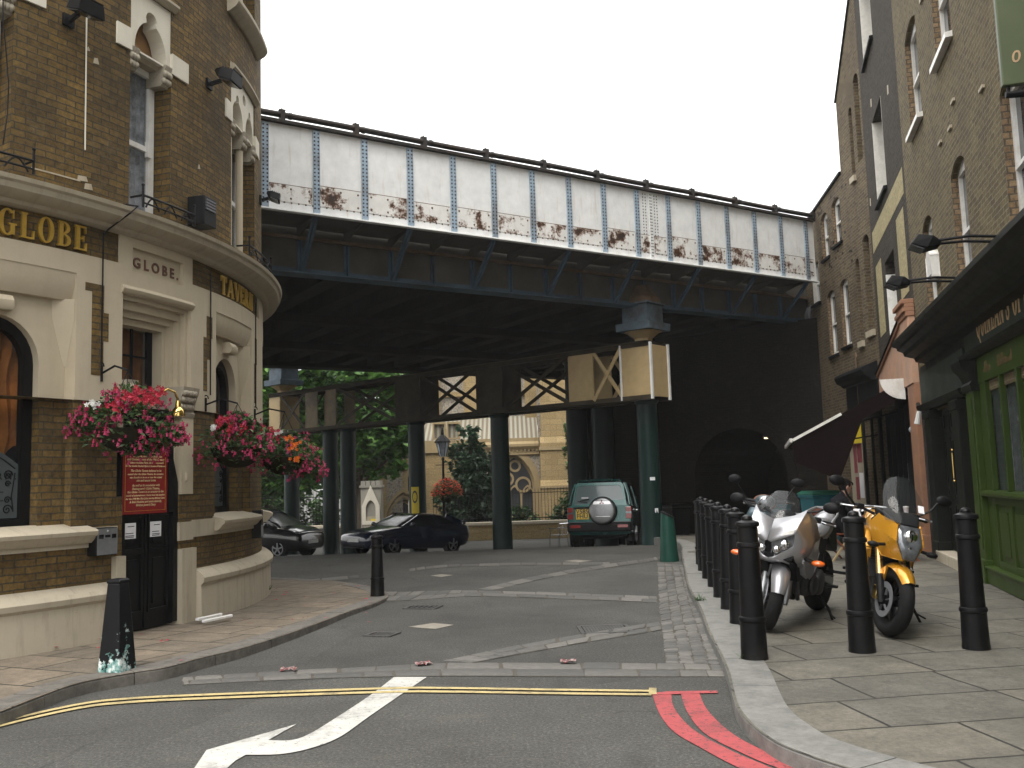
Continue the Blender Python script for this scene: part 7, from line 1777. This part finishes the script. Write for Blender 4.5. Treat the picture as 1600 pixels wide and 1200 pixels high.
    m = MB(); m.prism([(-.7, .80), (-.98, .88), (-1.08, .60), (-1.02, .58), (-.78, .70)], -.08, .08); bp(m, 'rear_mudguard', 'dark_plastic', None, 30)
    for y in (-1, 1):
        m = MB(); m.prism([(-.10, .78), (-.45, .76), (-.30, .52), (-.12, .50)], y*.115, y*.135); bp(m, 'side_panel', S['side'], None, 30, bevel=.008)
    # engine, exhaust, frame
    m = MB(); m.box(-.24, .22, -.16, .16, .27, .50)
    m.lathe([(.12, .15), (.125, .19), (.10, .215), (.03, .22)], 24, (0, 0, 0), Matrix.Translation((-.06, 0, .38)) @ Euler((rad(-90), 0, 0)).to_matrix().to_4x4()); m.lathe([(.10, .15), (.11, .20), (.09, .225), (.03, .23)], 24, (0, 0, 0), Matrix.Translation((.12, 0, .37)) @ Euler((rad(90), 0, 0)).to_matrix().to_4x4())
    m.lathe([(.09, .15), (.10, .19), (.07, .21), (.02, .215)], 24, (0, 0, 0), Matrix.Translation((.12, 0, .37)) @ Euler((rad(-90), 0, 0)).to_matrix().to_4x4())
    EN = bp(m, 'engine', 'engine', None, 35, bevel=.015)
    m = MB()
    for k_ in range(9): m.cbox((.16 + k_*.010, 0, .50 + k_*.027), (.24, .38 - (k_ > 6)*.06, .012), (0, rad(20), 0))
    m.cbox((.20, 0, .60), (.18, .32, .26), (0, rad(20), 0)); m.cbox((.26, 0, .745), (.22, .36, .07), (0, rad(20), 0)); bp(m, 'cylinder_block', 'engine', EN, None)
    m = MB(); m.cbox((.41, 0, .60), (.035, .34, .28), (0, rad(-12), 0))
    for k_ in range(10): m.cbox((.43, 0, .49 + k_*.024), (.012, .31, .006), (0, rad(-12), 0))
    bp(m, 'radiator', 'dark_plastic', None, None)
    m = MB()
    for y in (-.13, -.045, .045, .13): m.tube([(.30, y, .63), (.40, y, .56), (.40, y*.9, .40), (.30, y*.7, .25), (.05, y*.5 - .04, .21), (-.2, -.12, .22)], .02, 8)
    m.tube([(-.2, -.12, .22), (-.40, -.17, .28), (-.48, -.18, .32), (-.92, -.21, .44), (-.94, -.21, .445)], [.03, .035, .055, .06, .035], 14); bp(m, 'exhaust', S['exhaust'])
    m = MB()
    for y in (-1, 1):
        m.tube([(.46, y*.03, .86), (.28, y*.13, .76), (-.05, y*.15, .62), (-.26, y*.13, .42)], .032, 8); m.tube([(-.12, y*.12, .62), (-.5, y*.10, .76), (-.85, y*.06, .86)], .016, 6)
    bp(m, 'frame', 'dark_plastic')
    m = MB()
    for y in (-1, 1): m.bar((-.26, y*.12, .42), (-.74, y*.13, .31), .035, .075)
    bp(m, 'swingarm', 'alloy', None, None, bevel=.008)
    m = MB(); m.bar((-.14, .145, .44), (-.72, .15, .37), .014, .012); m.bar((-.14, .145, .33), (-.72, .15, .25), .014, .012); bp(m, 'chain', 'engine', None, None)
    m = MB(); m.tube([(-.06, .15, .30), (-.12, .27, .14), (-.10, .335, .005)], .013, 8); m.cbox((-.10, .34, .012), (.07, .06, .012)); m.tube([(-.1, .29, .1), (-.02, .36, .07)], .008, 6); bp(m, 'side_stand', 'black_iron')
    for x, z in ((-.20, .34), (-.50, .44)):
        for y in (-1, 1): m = MB(); m.cbox((x, y*.26, z), (.045, .13, .025)); m.bar((x+.04, y*.15, z+.03), (x, y*.21, z), .03, .03); bp(m, 'foot_peg', 'dark_plastic', None, None, bevel=.004)
    return root, st, bp
def fairing(st_, bp, S, sections, steered):
    f = st_ if steered else (lambda m: m)
    m = MB(); m.loft([sring(*q, n=24, p=2.2, low=.62) for q in interp(sections, 4)], True, True); return bp(f(m), 'fairing', S['paint'], None, 50), f
def screen(f, bp, par, base, top, hb, ht, bulge, mat):
    m = MB(); V = []; n, k_ = 20, 14
    for j in range(k_+1):
        v = j/k_; hw = hb*(1 + .12*math.sin(PI*v)) + (ht-hb)*v**2
        for i in range(n+1):
            q = i/n*2 - 1; w_ = v*(1 - .16*v*v*q**4)
            V.append((base[0] + (top[0]-base[0])*w_ + .03*math.sin(PI*w_) - bulge*q*q, hw*q, base[1] + (top[1]-base[1])*w_))
    m.add(V, [(j*(n+1)+i, j*(n+1)+i+1, (j+1)*(n+1)+i+1, (j+1)*(n+1)+i) for j in range(k_) for i in range(n)]); return bp(f(m), 'windscreen', mat, par, 80)
def mirror(f, bp, base, c, y, rx=(.035, .075, .05), chrome=True):
    m = MB(); m.tube([base, ((base[0]+c[0])/2+.02, (base[1]+c[1])/2, (base[2]+c[2])/2 - .01), (c[0], c[1] - y*.05, c[2]-.01)], .010, 6); m.sphere(c, rx, 14, 10); o = bp(f(m), 'mirror', 'dark_plastic', None, 50)
    m = MB(); m.sphere((c[0]-.012, c[1], c[2]), (rx[0]*.8, rx[1]*.9, rx[2]*.88), 14, 10); bp(f(m), 'mirror_glass', 'chrome', o, 50)
SS = dict(paint='silver_paint', tank='tank_grey', seat='tank_grey', side='dark_plastic', slider='alloy', stanchion='chrome', rim='dark_plastic', caliper='engine', exhaust='engine', guard=(18, 158), fk=(.34, .0215))
R_, st, bp = motorcycle((2.26, 8.52), (-.55, -.835), 24, 7, 'motorcycle', 'silver motorcycle with half fairing and twin headlights, parked behind the front bollard', SS)
Q = {'A0': (.83, 0, 1.0), 'A1': (.76, .15, 1.04), 'A2': (.64, .225, 1.10), 'B0': (.985, .0, .83), 'B1': (.83, .205, .955), 'E1': (.865, .195, .895), 'Ei': (.975, .03, .815), 'C1': (.86, .185, .79), 'C0': (.935, .045, .69), 'CC': (.945, 0, .675),
     'D0': (.50, .27, 1.0), 'D1': (.42, .285, .84), 'D2': (.40, .26, .66), 'D3': (.62, .215, .58), 'D4': (.84, .09, .645), 'D5': (.85, 0, .635), 'F': (.66, .285, .80), 'A3': (.50, .21, 1.07)}
FL = [('A0', 'A1', 'B1', 'B0'), ('A1', 'A2', 'B1'), ('B0', 'B1', 'E1', 'Ei'), ('B1', 'A2', 'F'), ('A2', 'D0', 'F'), ('A2', 'A3', 'D0'), ('D0', 'D1', 'F'), ('D1', 'D2', 'F'), ('D2', 'D3', 'F'), ('D3', 'C1', 'F'), ('C1', 'E1', 'F'), ('E1', 'B1', 'F'), ('D3', 'D4', 'C0', 'C1'), ('D4', 'D5', 'CC', 'C0')]
m = MB()
for y in (-1, 1):
    ks = list(Q); P3 = [Vector((Q[k_][0], Q[k_][1]*y, Q[k_][2])) for k_ in ks]
    m.add(P3, [tuple(ks.index(i) for i in (t_ if y > 0 else t_[::-1])) for t_ in FL])
FR = bp(m, 'fairing', 'silver_paint', None, 32); sd = FR.modifiers.new('solid', 'SOLIDIFY'); sd.thickness = .014; f = lambda m: m
def tri(pts, y, push=0): c_ = sum((Vector(p) for p in pts), Vector())/len(pts); return [Vector((p[0], p[1]*y, p[2])) for p in pts] + [Vector((c_.x + push, c_.y*y, c_.z))]
for y in (-1, 1):
    L4 = [Q['Ei'], Q['E1'], Q['C1'], Q['C0']]
    m = MB(); P4 = tri([Vector(p) - Vector((.012, 0, 0)) for p in L4], y, .022); m.add(P4, [(0, 1, 4), (1, 2, 4), (2, 3, 4), (3, 0, 4)]); HL = bp(m, 'headlight', 'lens_clear', FR, 40)
    for c_, r_ in (((.90, .115, .80), .048), ((.935, .065, .755), .036)):
        m = MB(); m.sphere((c_[0], c_[1]*y, c_[2]), (.026, r_, r_), 16, 12); bp(m, 'lamp_bowl', 'chrome', HL, 60)
    m = MB(); W4 = [Vector(q) for q in ((.972, .03, .835), (.90, .13, .915), (.862, .197, .94), (.874, .19, .90), (.93, .10, .865))]; m.add([Vector((p.x + .006, p.y*y, p.z)) for p in W4], [(0, 1, 2, 3, 4)]); bp(m, 'brow_reflection', 'white_paint', FR, None)  # white slivers painted in for the sky reflected on the brow
    m = MB(); m.prism([(.68, .64), (.60, .52), (.44, .47), (.30, .52), (.20, .68), (.30, .82), (.52, .84)], y*.20, y*.232); bp(m, 'side_fairing', 'silver_paint', FR, 40, bevel=.015)
    m = MB(); m.prism([(.80, .655), (.62, .585), (.40, .62), (.40, .5), (.66, .46)], y*.06, y*.19); bp(m, 'inner_cowl', 'dark_plastic', FR, None)
    m = MB(); m.sphere((.70, y*.37, .65), (.05, .06, .028), 14, 8); o = bp(m, 'indicator', 'lens_orange', None, 60); m = MB(); m.tube([(.66, y*.22, .68), (.69, y*.32, .655)], .018, 8); bp(m, 'stalk', 'dark_plastic', o)
    mirror(f, bp, (.66, y*.215, 1.08), (.60, y*.43, 1.14), y)
m = MB(); m.prism([(.86, .66), (.78, .63), (.45, .60), (.45, .66), (.8, .70)], -.18, .18); bp(m, 'chin_panel', 'dark_plastic', FR, None)
screen(f, bp, FR, (.845, .985), (.60, 1.25), .165, .12, .075, 'screen')
m = MB(); m.sphere((.60, 0, 1.0), (.12, .15, .03), 12, 8); bp(m, 'cockpit', 'dark_plastic', FR, 60)
SG = dict(paint='gold_paint', tank='gold_paint', seat='seat_vinyl', side='dark_plastic', slider='dark_plastic', stanchion='gold_fork', rim='dark_plastic', caliper='brass', exhaust='engine', guard=(36, 168), fk=(.20, .031))
R_, st, bp = motorcycle((3.15, 8.03), (-.27, -.96), 22, 4, 'motorcycle', 'gold motorcycle with gold forks and a tall clear windscreen, parked at an angle', SG)
m = MB()
for y in (-1, 1):                                       # faceted gold cheeks either side of the lamp
    A = [Vector(q) for q in ((.79, .095, .945), (.58, .165, 1.02), (.46, .205, .91), (.54, .175, .77), (.66, .135, .655), (.865, .055, .655), (.85, .115, .80), (.70, .175, .86))]
    A = [Vector((p.x, p.y*y, p.z)) for p in A]; Bk = [p + Vector((-.05, -.03*y, 0)) for p in A]
    fs = [(0, 1, 7), (1, 2, 7), (2, 3, 7), (3, 4, 7), (4, 6, 7), (4, 5, 6), (6, 0, 7)]
    m.add(A + Bk, fs + [tuple(q+8 for q in reversed(t_)) for t_ in fs] + [(i, i+1, i+9, i+8) for i in range(6)] + [(6, 0, 8, 14)])
FR = bp(st(m), 'fairing', 'gold_paint', None, 25, bevel=.008); f = st
m = MB(); ol = [(.80, .092, .94), (.855, .112, .80), (.875, .052, .66)]; rg = lambda dx, k_: [(x+dx, y*k_, (z-.8)*k_+.8) for x, y, z in ol] + [(x+dx, -y*k_, (z-.8)*k_+.8) for x, y, z in reversed(ol)]
m.loft([rg(-.06, .95), rg(-.004, 1.0), rg(.02, .8), rg(.028, .5)], True, True); HL = bp(f(m), 'headlight', 'lens_clear', FR, 50)
for z_, r_ in ((.735, .048), (.855, .058)):
    m = MB(); m.sphere((.868 - (z_-.735)*.2, 0, z_), (.03, r_, r_), 16, 12); bp(f(m), 'lamp_bowl', 'chrome', HL, 60)
m = MB(); m.loft([[(.80, -.09, .945), (.80, .09, .945), (.78, .08, .90), (.78, -.08, .90)], [(.60, -.18, 1.035), (.60, .18, 1.035), (.6, .15, .95), (.6, -.15, .95)], [(.45, -.18, 1.06), (.45, .18, 1.06), (.45, .15, .98), (.45, -.15, .98)]], True, True); bp(f(m), 'cowl_panel', 'dark_plastic', FR, 40, bevel=.02)
screen(f, bp, FR, (.80, .96), (.54, 1.35), .175, .125, .10, 'screen_clear')
m = MB(); m.cbox((.745, .10, 1.10), (.006, .05, .07), (0, rad(-30), 0)); bp(f(m), 'tax_disc', 'paper', FR, None)
for y in (-1, 1):
    mirror(f, bp, (.33, y*.28, 1.03), (.36, y*.50, 1.22), y, (.03, .075, .048))
    m = MB(); m.sphere((.74, y*.26, .74), (.05, .05, .026), 14, 8); o = bp(f(m), 'indicator', 'lens_orange' if False else 'dark_plastic', None, 60); m = MB(); m.tube([(.70, y*.12, .76), (.73, y*.22, .745)], .014, 8); bp(f(m), 'stalk', 'dark_plastic', o)
    m = MB(); m.prism([(.40, .88), (.46, .72), (.38, .55), (.18, .62), (.10, .80), (.22, .90)], y*.16, y*.20); bp(m, 'tank_shroud', 'gold_paint', None, 40, bevel=.015)

# scooter with a round headlamp and brown seat
SC = thing('scooter', None, 'slate blue scooter with a round headlamp and brown seat, behind the row of bollards', 'scooter', M=Matrix.Translation((3.12, 12.15, .097)) @ Matrix.Rotation(math.atan2(-.95, -.25), 4, 'Z') @ Matrix.Rotation(rad(-6), 4, 'X'))
def sp(m, nm, mat, par=None, sm=45, **k): return m.build(nm, M[mat], par or SC, local=True, smooth=sm, **k)
Y90 = Euler((rad(90), 0, 0)).to_matrix().to_4x4()
for x in (.62, -.60):
    m = MB(); m.torus(.16, .055, 28, 10, Matrix.Translation((x, 0, .215))); W_ = sp(m, 'wheel', 'rubber'); m = MB(); m.lathe([(.13, -.04), (.13, .04)], 20, M=Matrix.Translation((x, 0, .215)) @ Y90); sp(m, 'rim', 'alloy', W_)
m = MB(); m.loft([sring(*q, p=2.2) for q in interp([(.88, .33, .03, .03), (.78, .40, .10, .08), (.62, .44, .13, .09), (.46, .40, .09, .07)], 3)], True, True); sp(m, 'front_mudguard', 'scooter_paint')
m = MB(); m.loft([[(x + .10*(1-(2*q/10-1)**2), (2*q/10-1)*hw, z) for q in range(11)] for x, hw, z in ((.50, .16, .98), (.50, .22, .85), (.50, .25, .6), (.46, .24, .38), (.36, .2, .26))] , False, False); o = sp(m, 'leg_shield', 'scooter_paint', None, 60); s_ = o.modifiers.new('s', 'SOLIDIFY'); s_.thickness = .02
m = MB(); m.box(-.25, .40, -.19, .19, .20, .26); sp(m, 'floorboard', 'scooter_paint', None, 40, bevel=.03)
m = MB(); m.loft([sring(*q, p=2.3) for q in interp([(-.20, .45, .14, .22), (-.4, .48, .23, .23), (-.65, .48, .24, .22), (-.88, .50, .14, .16), (-.95, .52, .06, .08)], 3)], True, True); sp(m, 'rear_cowl', 'scooter_paint')
m = MB(); m.loft([sring(*q, p=2.5) for q in interp([(-.12, .76, .10, .04), (-.3, .80, .15, .06), (-.55, .84, .16, .07), (-.78, .84, .13, .06), (-.86, .83, .06, .03)], 3)], True, True); sp(m, 'seat', 'leather')
m = MB(); m.sphere((-.95, 0, 1.0), (.14, .17, .12), 14, 10); sp(m, 'backrest', 'leather')
m = MB(); m.loft([sring(*q, p=2.2) for q in interp([(.62, 1.05, .07, .07), (.52, 1.06, .12, .085), (.38, 1.06, .12, .07), (.28, 1.04, .06, .04)], 3)], True, True); HS = sp(m, 'headset', 'scooter_paint')
m = MB(); m.sphere((.635, 0, 1.04), (.03, .078, .078), 16, 12); sp(m, 'headlight', 'lens_clear', HS)
m = MB(); m.torus(.078, .010, 24, 8, Matrix.Translation((.63, 0, 1.04)) @ Euler((0, 0, rad(90))).to_matrix().to_4x4()); sp(m, 'chrome_ring', 'chrome', HS)
for y in (-1, 1):
    m = MB(); m.tube([(.42, y*.1, 1.06), (.38, y*.24, 1.07), (.33, y*.36, 1.06)], .02, 8); sp(m, 'handlebar', 'dark_plastic')
    m = MB(); m.tube([(.40, y*.22, 1.09), (.40, y*.30, 1.2), (.36, y*.36, 1.29)], .008, 6); m.sphere((.36, y*.38, 1.32), (.025, .085, .055), 12, 8); sp(m, 'mirror', 'dark_plastic')
    m = MB(); m.tube([(.44, y*.25, 1.07), (.42, y*.36, 1.06)], .008, 6); sp(m, 'brake_lever', 'chrome')
m = MB(); m.box(.60, .62, -.05, .05, .70, .90); sp(m, 'horn_cover', 'alloy', None, 40, bevel=.015)

# ------------------------------------------------------------------ cafe table, person, bins
TBM = (5.86, 14.75)
t = thing('cafe_table', (*TBM, .07), 'red-brown folding wooden cafe table behind the bollards', 'table', rz=rad(-14))
m = MB()
for i in range(7): m.box(-.42 + i*.12, -.42 + i*.12 + .11, -.34, .34, .70, .725)
m.build('tabletop', M['wood_red'], t, local=True, bevel=.005)
for y in (-.27, .27):
    for sgn in (-1, 1): m = MB(); m.bar((sgn*.38, y, 0), (-sgn*.36, y + sgn*.03, .70), .03, .05, up=(0, 1, 0)); m.build('leg', M['wood_red'], t, local=True)
m = MB(); m.box(-.40, -.36, -.34, .34, .65, .70); m.box(.36, .40, -.34, .34, .65, .70); m.build('apron', M['wood_red'], t, local=True)
for (dx, dy), lab in (((-.20, -.22), 'white paper cup on the cafe table, the one nearer the seated person'), ((.30, .05), 'white paper cup on the cafe table, the one nearer the shopfront')):
    c_ = thing('paper_cup', (TBM[0]+dx, TBM[1]+dy, .795), lab, 'cup', 'cups on the cafe table')
    m = MB(); m.lathe([(.030, 0), (.042, .10), (.044, .105), (.044, .11)], 16, (0, 0, 0)); m.build('cup', M['paper'], c_, local=True, smooth=40)
    m = MB(); m.lathe([(.046, .105), (.046, .115), (.038, .125)], 16, (0, 0, 0)); m.build('lid', M['white_paint'], c_, local=True, smooth=40)
def stool(loc, rz, label):
    t = thing('wooden_chair', (*loc, .07), label, 'chair', 'wooden folding chairs at the cafe table', rz)
    m = MB()
    for i in range(5): m.box(-.2 + i*.08, -.13 + i*.08, -.2, .2, .43, .45)
    m.build('seat', M['wood_red'], t, local=True)
    m = MB(); m.bar((-.2, -.18, .4), (-.30, -.18, .86), .03, .03); m.bar((-.2, .18, .4), (-.30, .18, .86), .03, .03)
    for z in (.66, .76, .84): m.bar((-.255 - (z-.66)*.2, -.18, z), (-.255 - (z-.66)*.2, .18, z), .02, .05)
    m.build('backrest', M['wood_red'], t, local=True)
    for y in (-.19, .19):
        for s_ in (-1, 1): m = MB(); m.bar((s_*.2, y, 0), (-s_*.16, y, .44), .025, .035, up=(0, 1, 0)); m.build('leg', M['wood_red'] if s_ > 0 else M['church_trim'], t, local=True)
PH = Vector((5.16, 15.05, .07)); PRZ = rad(10)
stool((5.10, 15.03), PRZ, 'wooden folding chair under the seated person')
pr = thing('person', tuple(PH), 'person in black clothes with short dark hair, seated at the cafe table looking down', 'person', rz=PRZ)
def skin(name, joints, edges, mat, par, sub=2, root=0):
    me = bpy.data.meshes.new(name); me.from_pydata([j[0] for j in joints], edges, []); me.materials.append(mat)
    o = bpy.data.objects.new(name, me); COL.objects.link(o); setparent(o, par, True)
    md = o.modifiers.new('skin', 'SKIN'); md.use_smooth_shade = True
    for i, j in enumerate(joints):
        r = j[1]; me.skin_vertices[0].data[i].radius = r if isinstance(r, tuple) else (r, r); me.skin_vertices[0].data[i].use_root = i == root
    s = o.modifiers.new('sub', 'SUBSURF'); s.levels = sub; s.render_levels = sub
    return o
J = [((0, 0, .50), (.15, .12)), ((.0, 0, .68), (.145, .11)), ((.02, 0, .86), (.165, .115)), ((.06, 0, .98), (.14, .09)), ((.10, 0, 1.05), .052), ((.13, 0, 1.12), .055),
     ((.05, .17, .95), .068), ((.10, .25, .72), .05), ((.36, .14, .76), .036), ((.05, -.17, .95), .068), ((.12, -.24, .72), .05), ((.38, -.12, .77), .036),
     ((.06, .10, .47), .09), ((.44, .11, .49), .068), ((.42, .11, .10), .045), ((.54, .11, .04), .035), ((.06, -.10, .47), .09), ((.44, -.11, .49), .068), ((.40, -.11, .10), .045), ((.52, -.11, .04), .035)]
E_ = [(0, 1), (1, 2), (2, 3), (3, 4), (4, 5), (3, 6), (6, 7), (7, 8), (3, 9), (9, 10), (10, 11), (0, 12), (12, 13), (13, 14), (14, 15), (0, 16), (16, 17), (17, 18), (18, 19)]
skin('body', J, E_, M['cloth_black'], pr)
m = MB(); K = Matrix.Translation((.17, 0, 1.18)) @ Euler((0, rad(28), 0)).to_matrix().to_4x4()
m.loft([[(x*math.cos(a) + ox, y*math.sin(a), z) for a in [2*PI*i/18 for i in range(18)]] for x, y, z, ox in ((.035, .04, -.115, .045), (.06, .052, -.10, .03), (.078, .062, -.06, .018), (.088, .070, -.01, .006), (.092, .074, .04, .0), (.084, .068, .08, -.004), (.055, .045, .108, -.006), (.015, .012, .118, -.006))], True, True, K)
m.loft([[(.098, -.012, -.005), (.098, .012, -.005), (.10, 0, .012)], [(.122, -.016, -.04), (.122, .016, -.04), (.112, 0, -.028)], [(.088, -.012, -.046), (.088, .012, -.046), (.09, 0, -.04)]], True, True, K)
for y in (-1, 1): m.sphere((-.005, y*.076, -.01), (.02, .010, .032), 8, 6, K)
m.tube([(.02, 0, -.16), (.01, 0, -.08)], [.052, .056], 12, True, K); HD = m.build('head', M['skin'], pr, local=True, smooth=60)
m = MB(); m.sphere((-.018, 0, .038), (.096, .084, .094), 18, 12, K); m.sphere((-.045, 0, -.02), (.065, .070, .075), 14, 10, K); m.sphere((.05, 0, .085), (.05, .06, .035), 12, 8, K); m.build('hair', M['hair'], HD, local=True, smooth=60)
m = MB()
for y in (-1, 1):
    m.sphere((.084, y*.03, .012), (.008, .012, .006), 8, 6, K)
m.box(.078, .083, -.022, .022, -.072, -.066, K); m.build('face_features', M['hair'], HD, local=True)
for y, xx in ((1, .36), (-1, .38)):
    m = MB(); b_ = Vector((xx + .02, y*.125, .765)); m.sphere(b_ + Vector((.045, 0, 0)), (.05, .038, .017), 12, 8)
    for k_, (dy, L_) in enumerate(((-.028, .062), (-.010, .072), (.009, .068), (.026, .054))): m.tube([b_ + Vector((.08, dy, .004)), b_ + Vector((.08 + L_*.6, dy*1.1, .002)), b_ + Vector((.08 + L_, dy*1.1, -.014))], [.0095, .0088, .007], 8)
    m.tube([b_ + Vector((.03, -y*.032, .002)), b_ + Vector((.065, -y*.058, -.002)), b_ + Vector((.09, -y*.062, -.006))], [.011, .010, .008], 8); m.build('hand', M['skin'], pr, local=True, smooth=60)
t = thing('newspaper', (5.56, 15.02, .84), 'sheet of white paper held by the seated person', 'paper', rz=PRZ)
m = MB(); n = 8; m.add([(-.10 + .22*i/n, y, .02 + .07*(i/n) + .015*math.sin(i)) for y in (-.16, 0, .16) for i in range(n+1)], [(j*(n+1)+i, j*(n+1)+i+1, (j+1)*(n+1)+i+1, (j+1)*(n+1)+i) for j in range(2) for i in range(n)]); m.build('sheet', M['paper'], t, local=True, smooth=60)
def bin_(x, y, rz, label, mat='teal_plastic', lid='teal_lid', s=1.0):
    t = thing('wheelie_bin', (x, y, gz(y)+.06 if y < 22 else gz(y)), label, 'bin', rz=rz)
    m = MB(); q = lambda a, b_, z: [(-a*s, -b_*s, z*s), (a*s, -b_*s, z*s), (a*s, b_*s, z*s), (-a*s, b_*s, z*s)]
    m.loft([q(.24, .26, .06), q(.29, .34, .96), q(.32, .37, .97), q(.32, .37, 1.02)], True, True); m.build('bin_body', M[mat], t, local=True, bevel=.02)
    m = MB(); m.loft([q(.33, .39, 1.022), q(.33, .39, 1.05), q(.26, .30, 1.10)], True, True); m.build('lid', M[lid], t, local=True, bevel=.015)
    for sx in (-.25, .25): m = MB(); m.lathe([(.10, -.03), (.10, .03)], 16, M=Matrix.Translation((sx*s, .27*s, .10)) @ Euler((0, rad(90), 0)).to_matrix().to_4x4()); m.build('wheel', M['rubber'], t, local=True)
    m = MB(); m.tube([(-.2*s, .42*s, 1.0*s), (.2*s, .42*s, 1.0*s)], .015, 6); m.build('handle', M['dark_plastic'], t, local=True)
bin_(6.15, 18.9, .1, 'teal wheelie bin with a green lid beside the seated person')
bin_(6.9, 25.0, .3, 'teal bin in the shade at the foot of the dark archway', 'teal_plastic', 'teal_plastic')
bin_(4.6, 27.2, .4, 'black wheelie bin in the shade between the green column and the archway', 'dark_plastic', 'dark_plastic', 1.1)
m = MB()                                                # weeds in the pavement joints
for x, y in ((418, 921), (1112, 905), (1095, 938), (1172, 1030), (165, 1046)):
    p = G(x, y, .1)
    for _ in range(26): a = random.uniform(0, 6.28); l = random.uniform(.04, .11); d = Vector((math.cos(a), math.sin(a), random.uniform(.5, 1.4))).normalized()*l; q = p + Vector((random.gauss(0, .03), random.gauss(0, .03), 0)); w_ = Vector((-math.sin(a), math.cos(a), 0))*.008; m.add([q - w_, q + w_, q + d], [(0, 1, 2)])
tag(m.build('weeds', M['leaf_shrub']), kind='stuff')
# ------------------------------------------------------------------ thin haze volume added to lift the blacks, like lens glare
m = MB(); m.box(-80, 80, -25, 90, -2.0, 16.3); hz = m.build('haze', None)
mh = bpy.data.materials.new('glare_haze'); mh.use_nodes = True; hn = mh.node_tree.nodes; hn.remove(hn['Principled BSDF'])
pv = hn.new('ShaderNodeVolumePrincipled'); pv.inputs['Density'].default_value = .0007; pv.inputs['Color'].default_value = (.9, .9, .9, 1); pv.inputs['Anisotropy'].default_value = .2
mh.node_tree.links.new(pv.outputs[0], hn['Material Output'].inputs['Volume']); hz.data.materials.clear(); hz.data.materials.append(mh)
tag(hz, kind='stuff')
sc.cycles.volume_bounces = 0
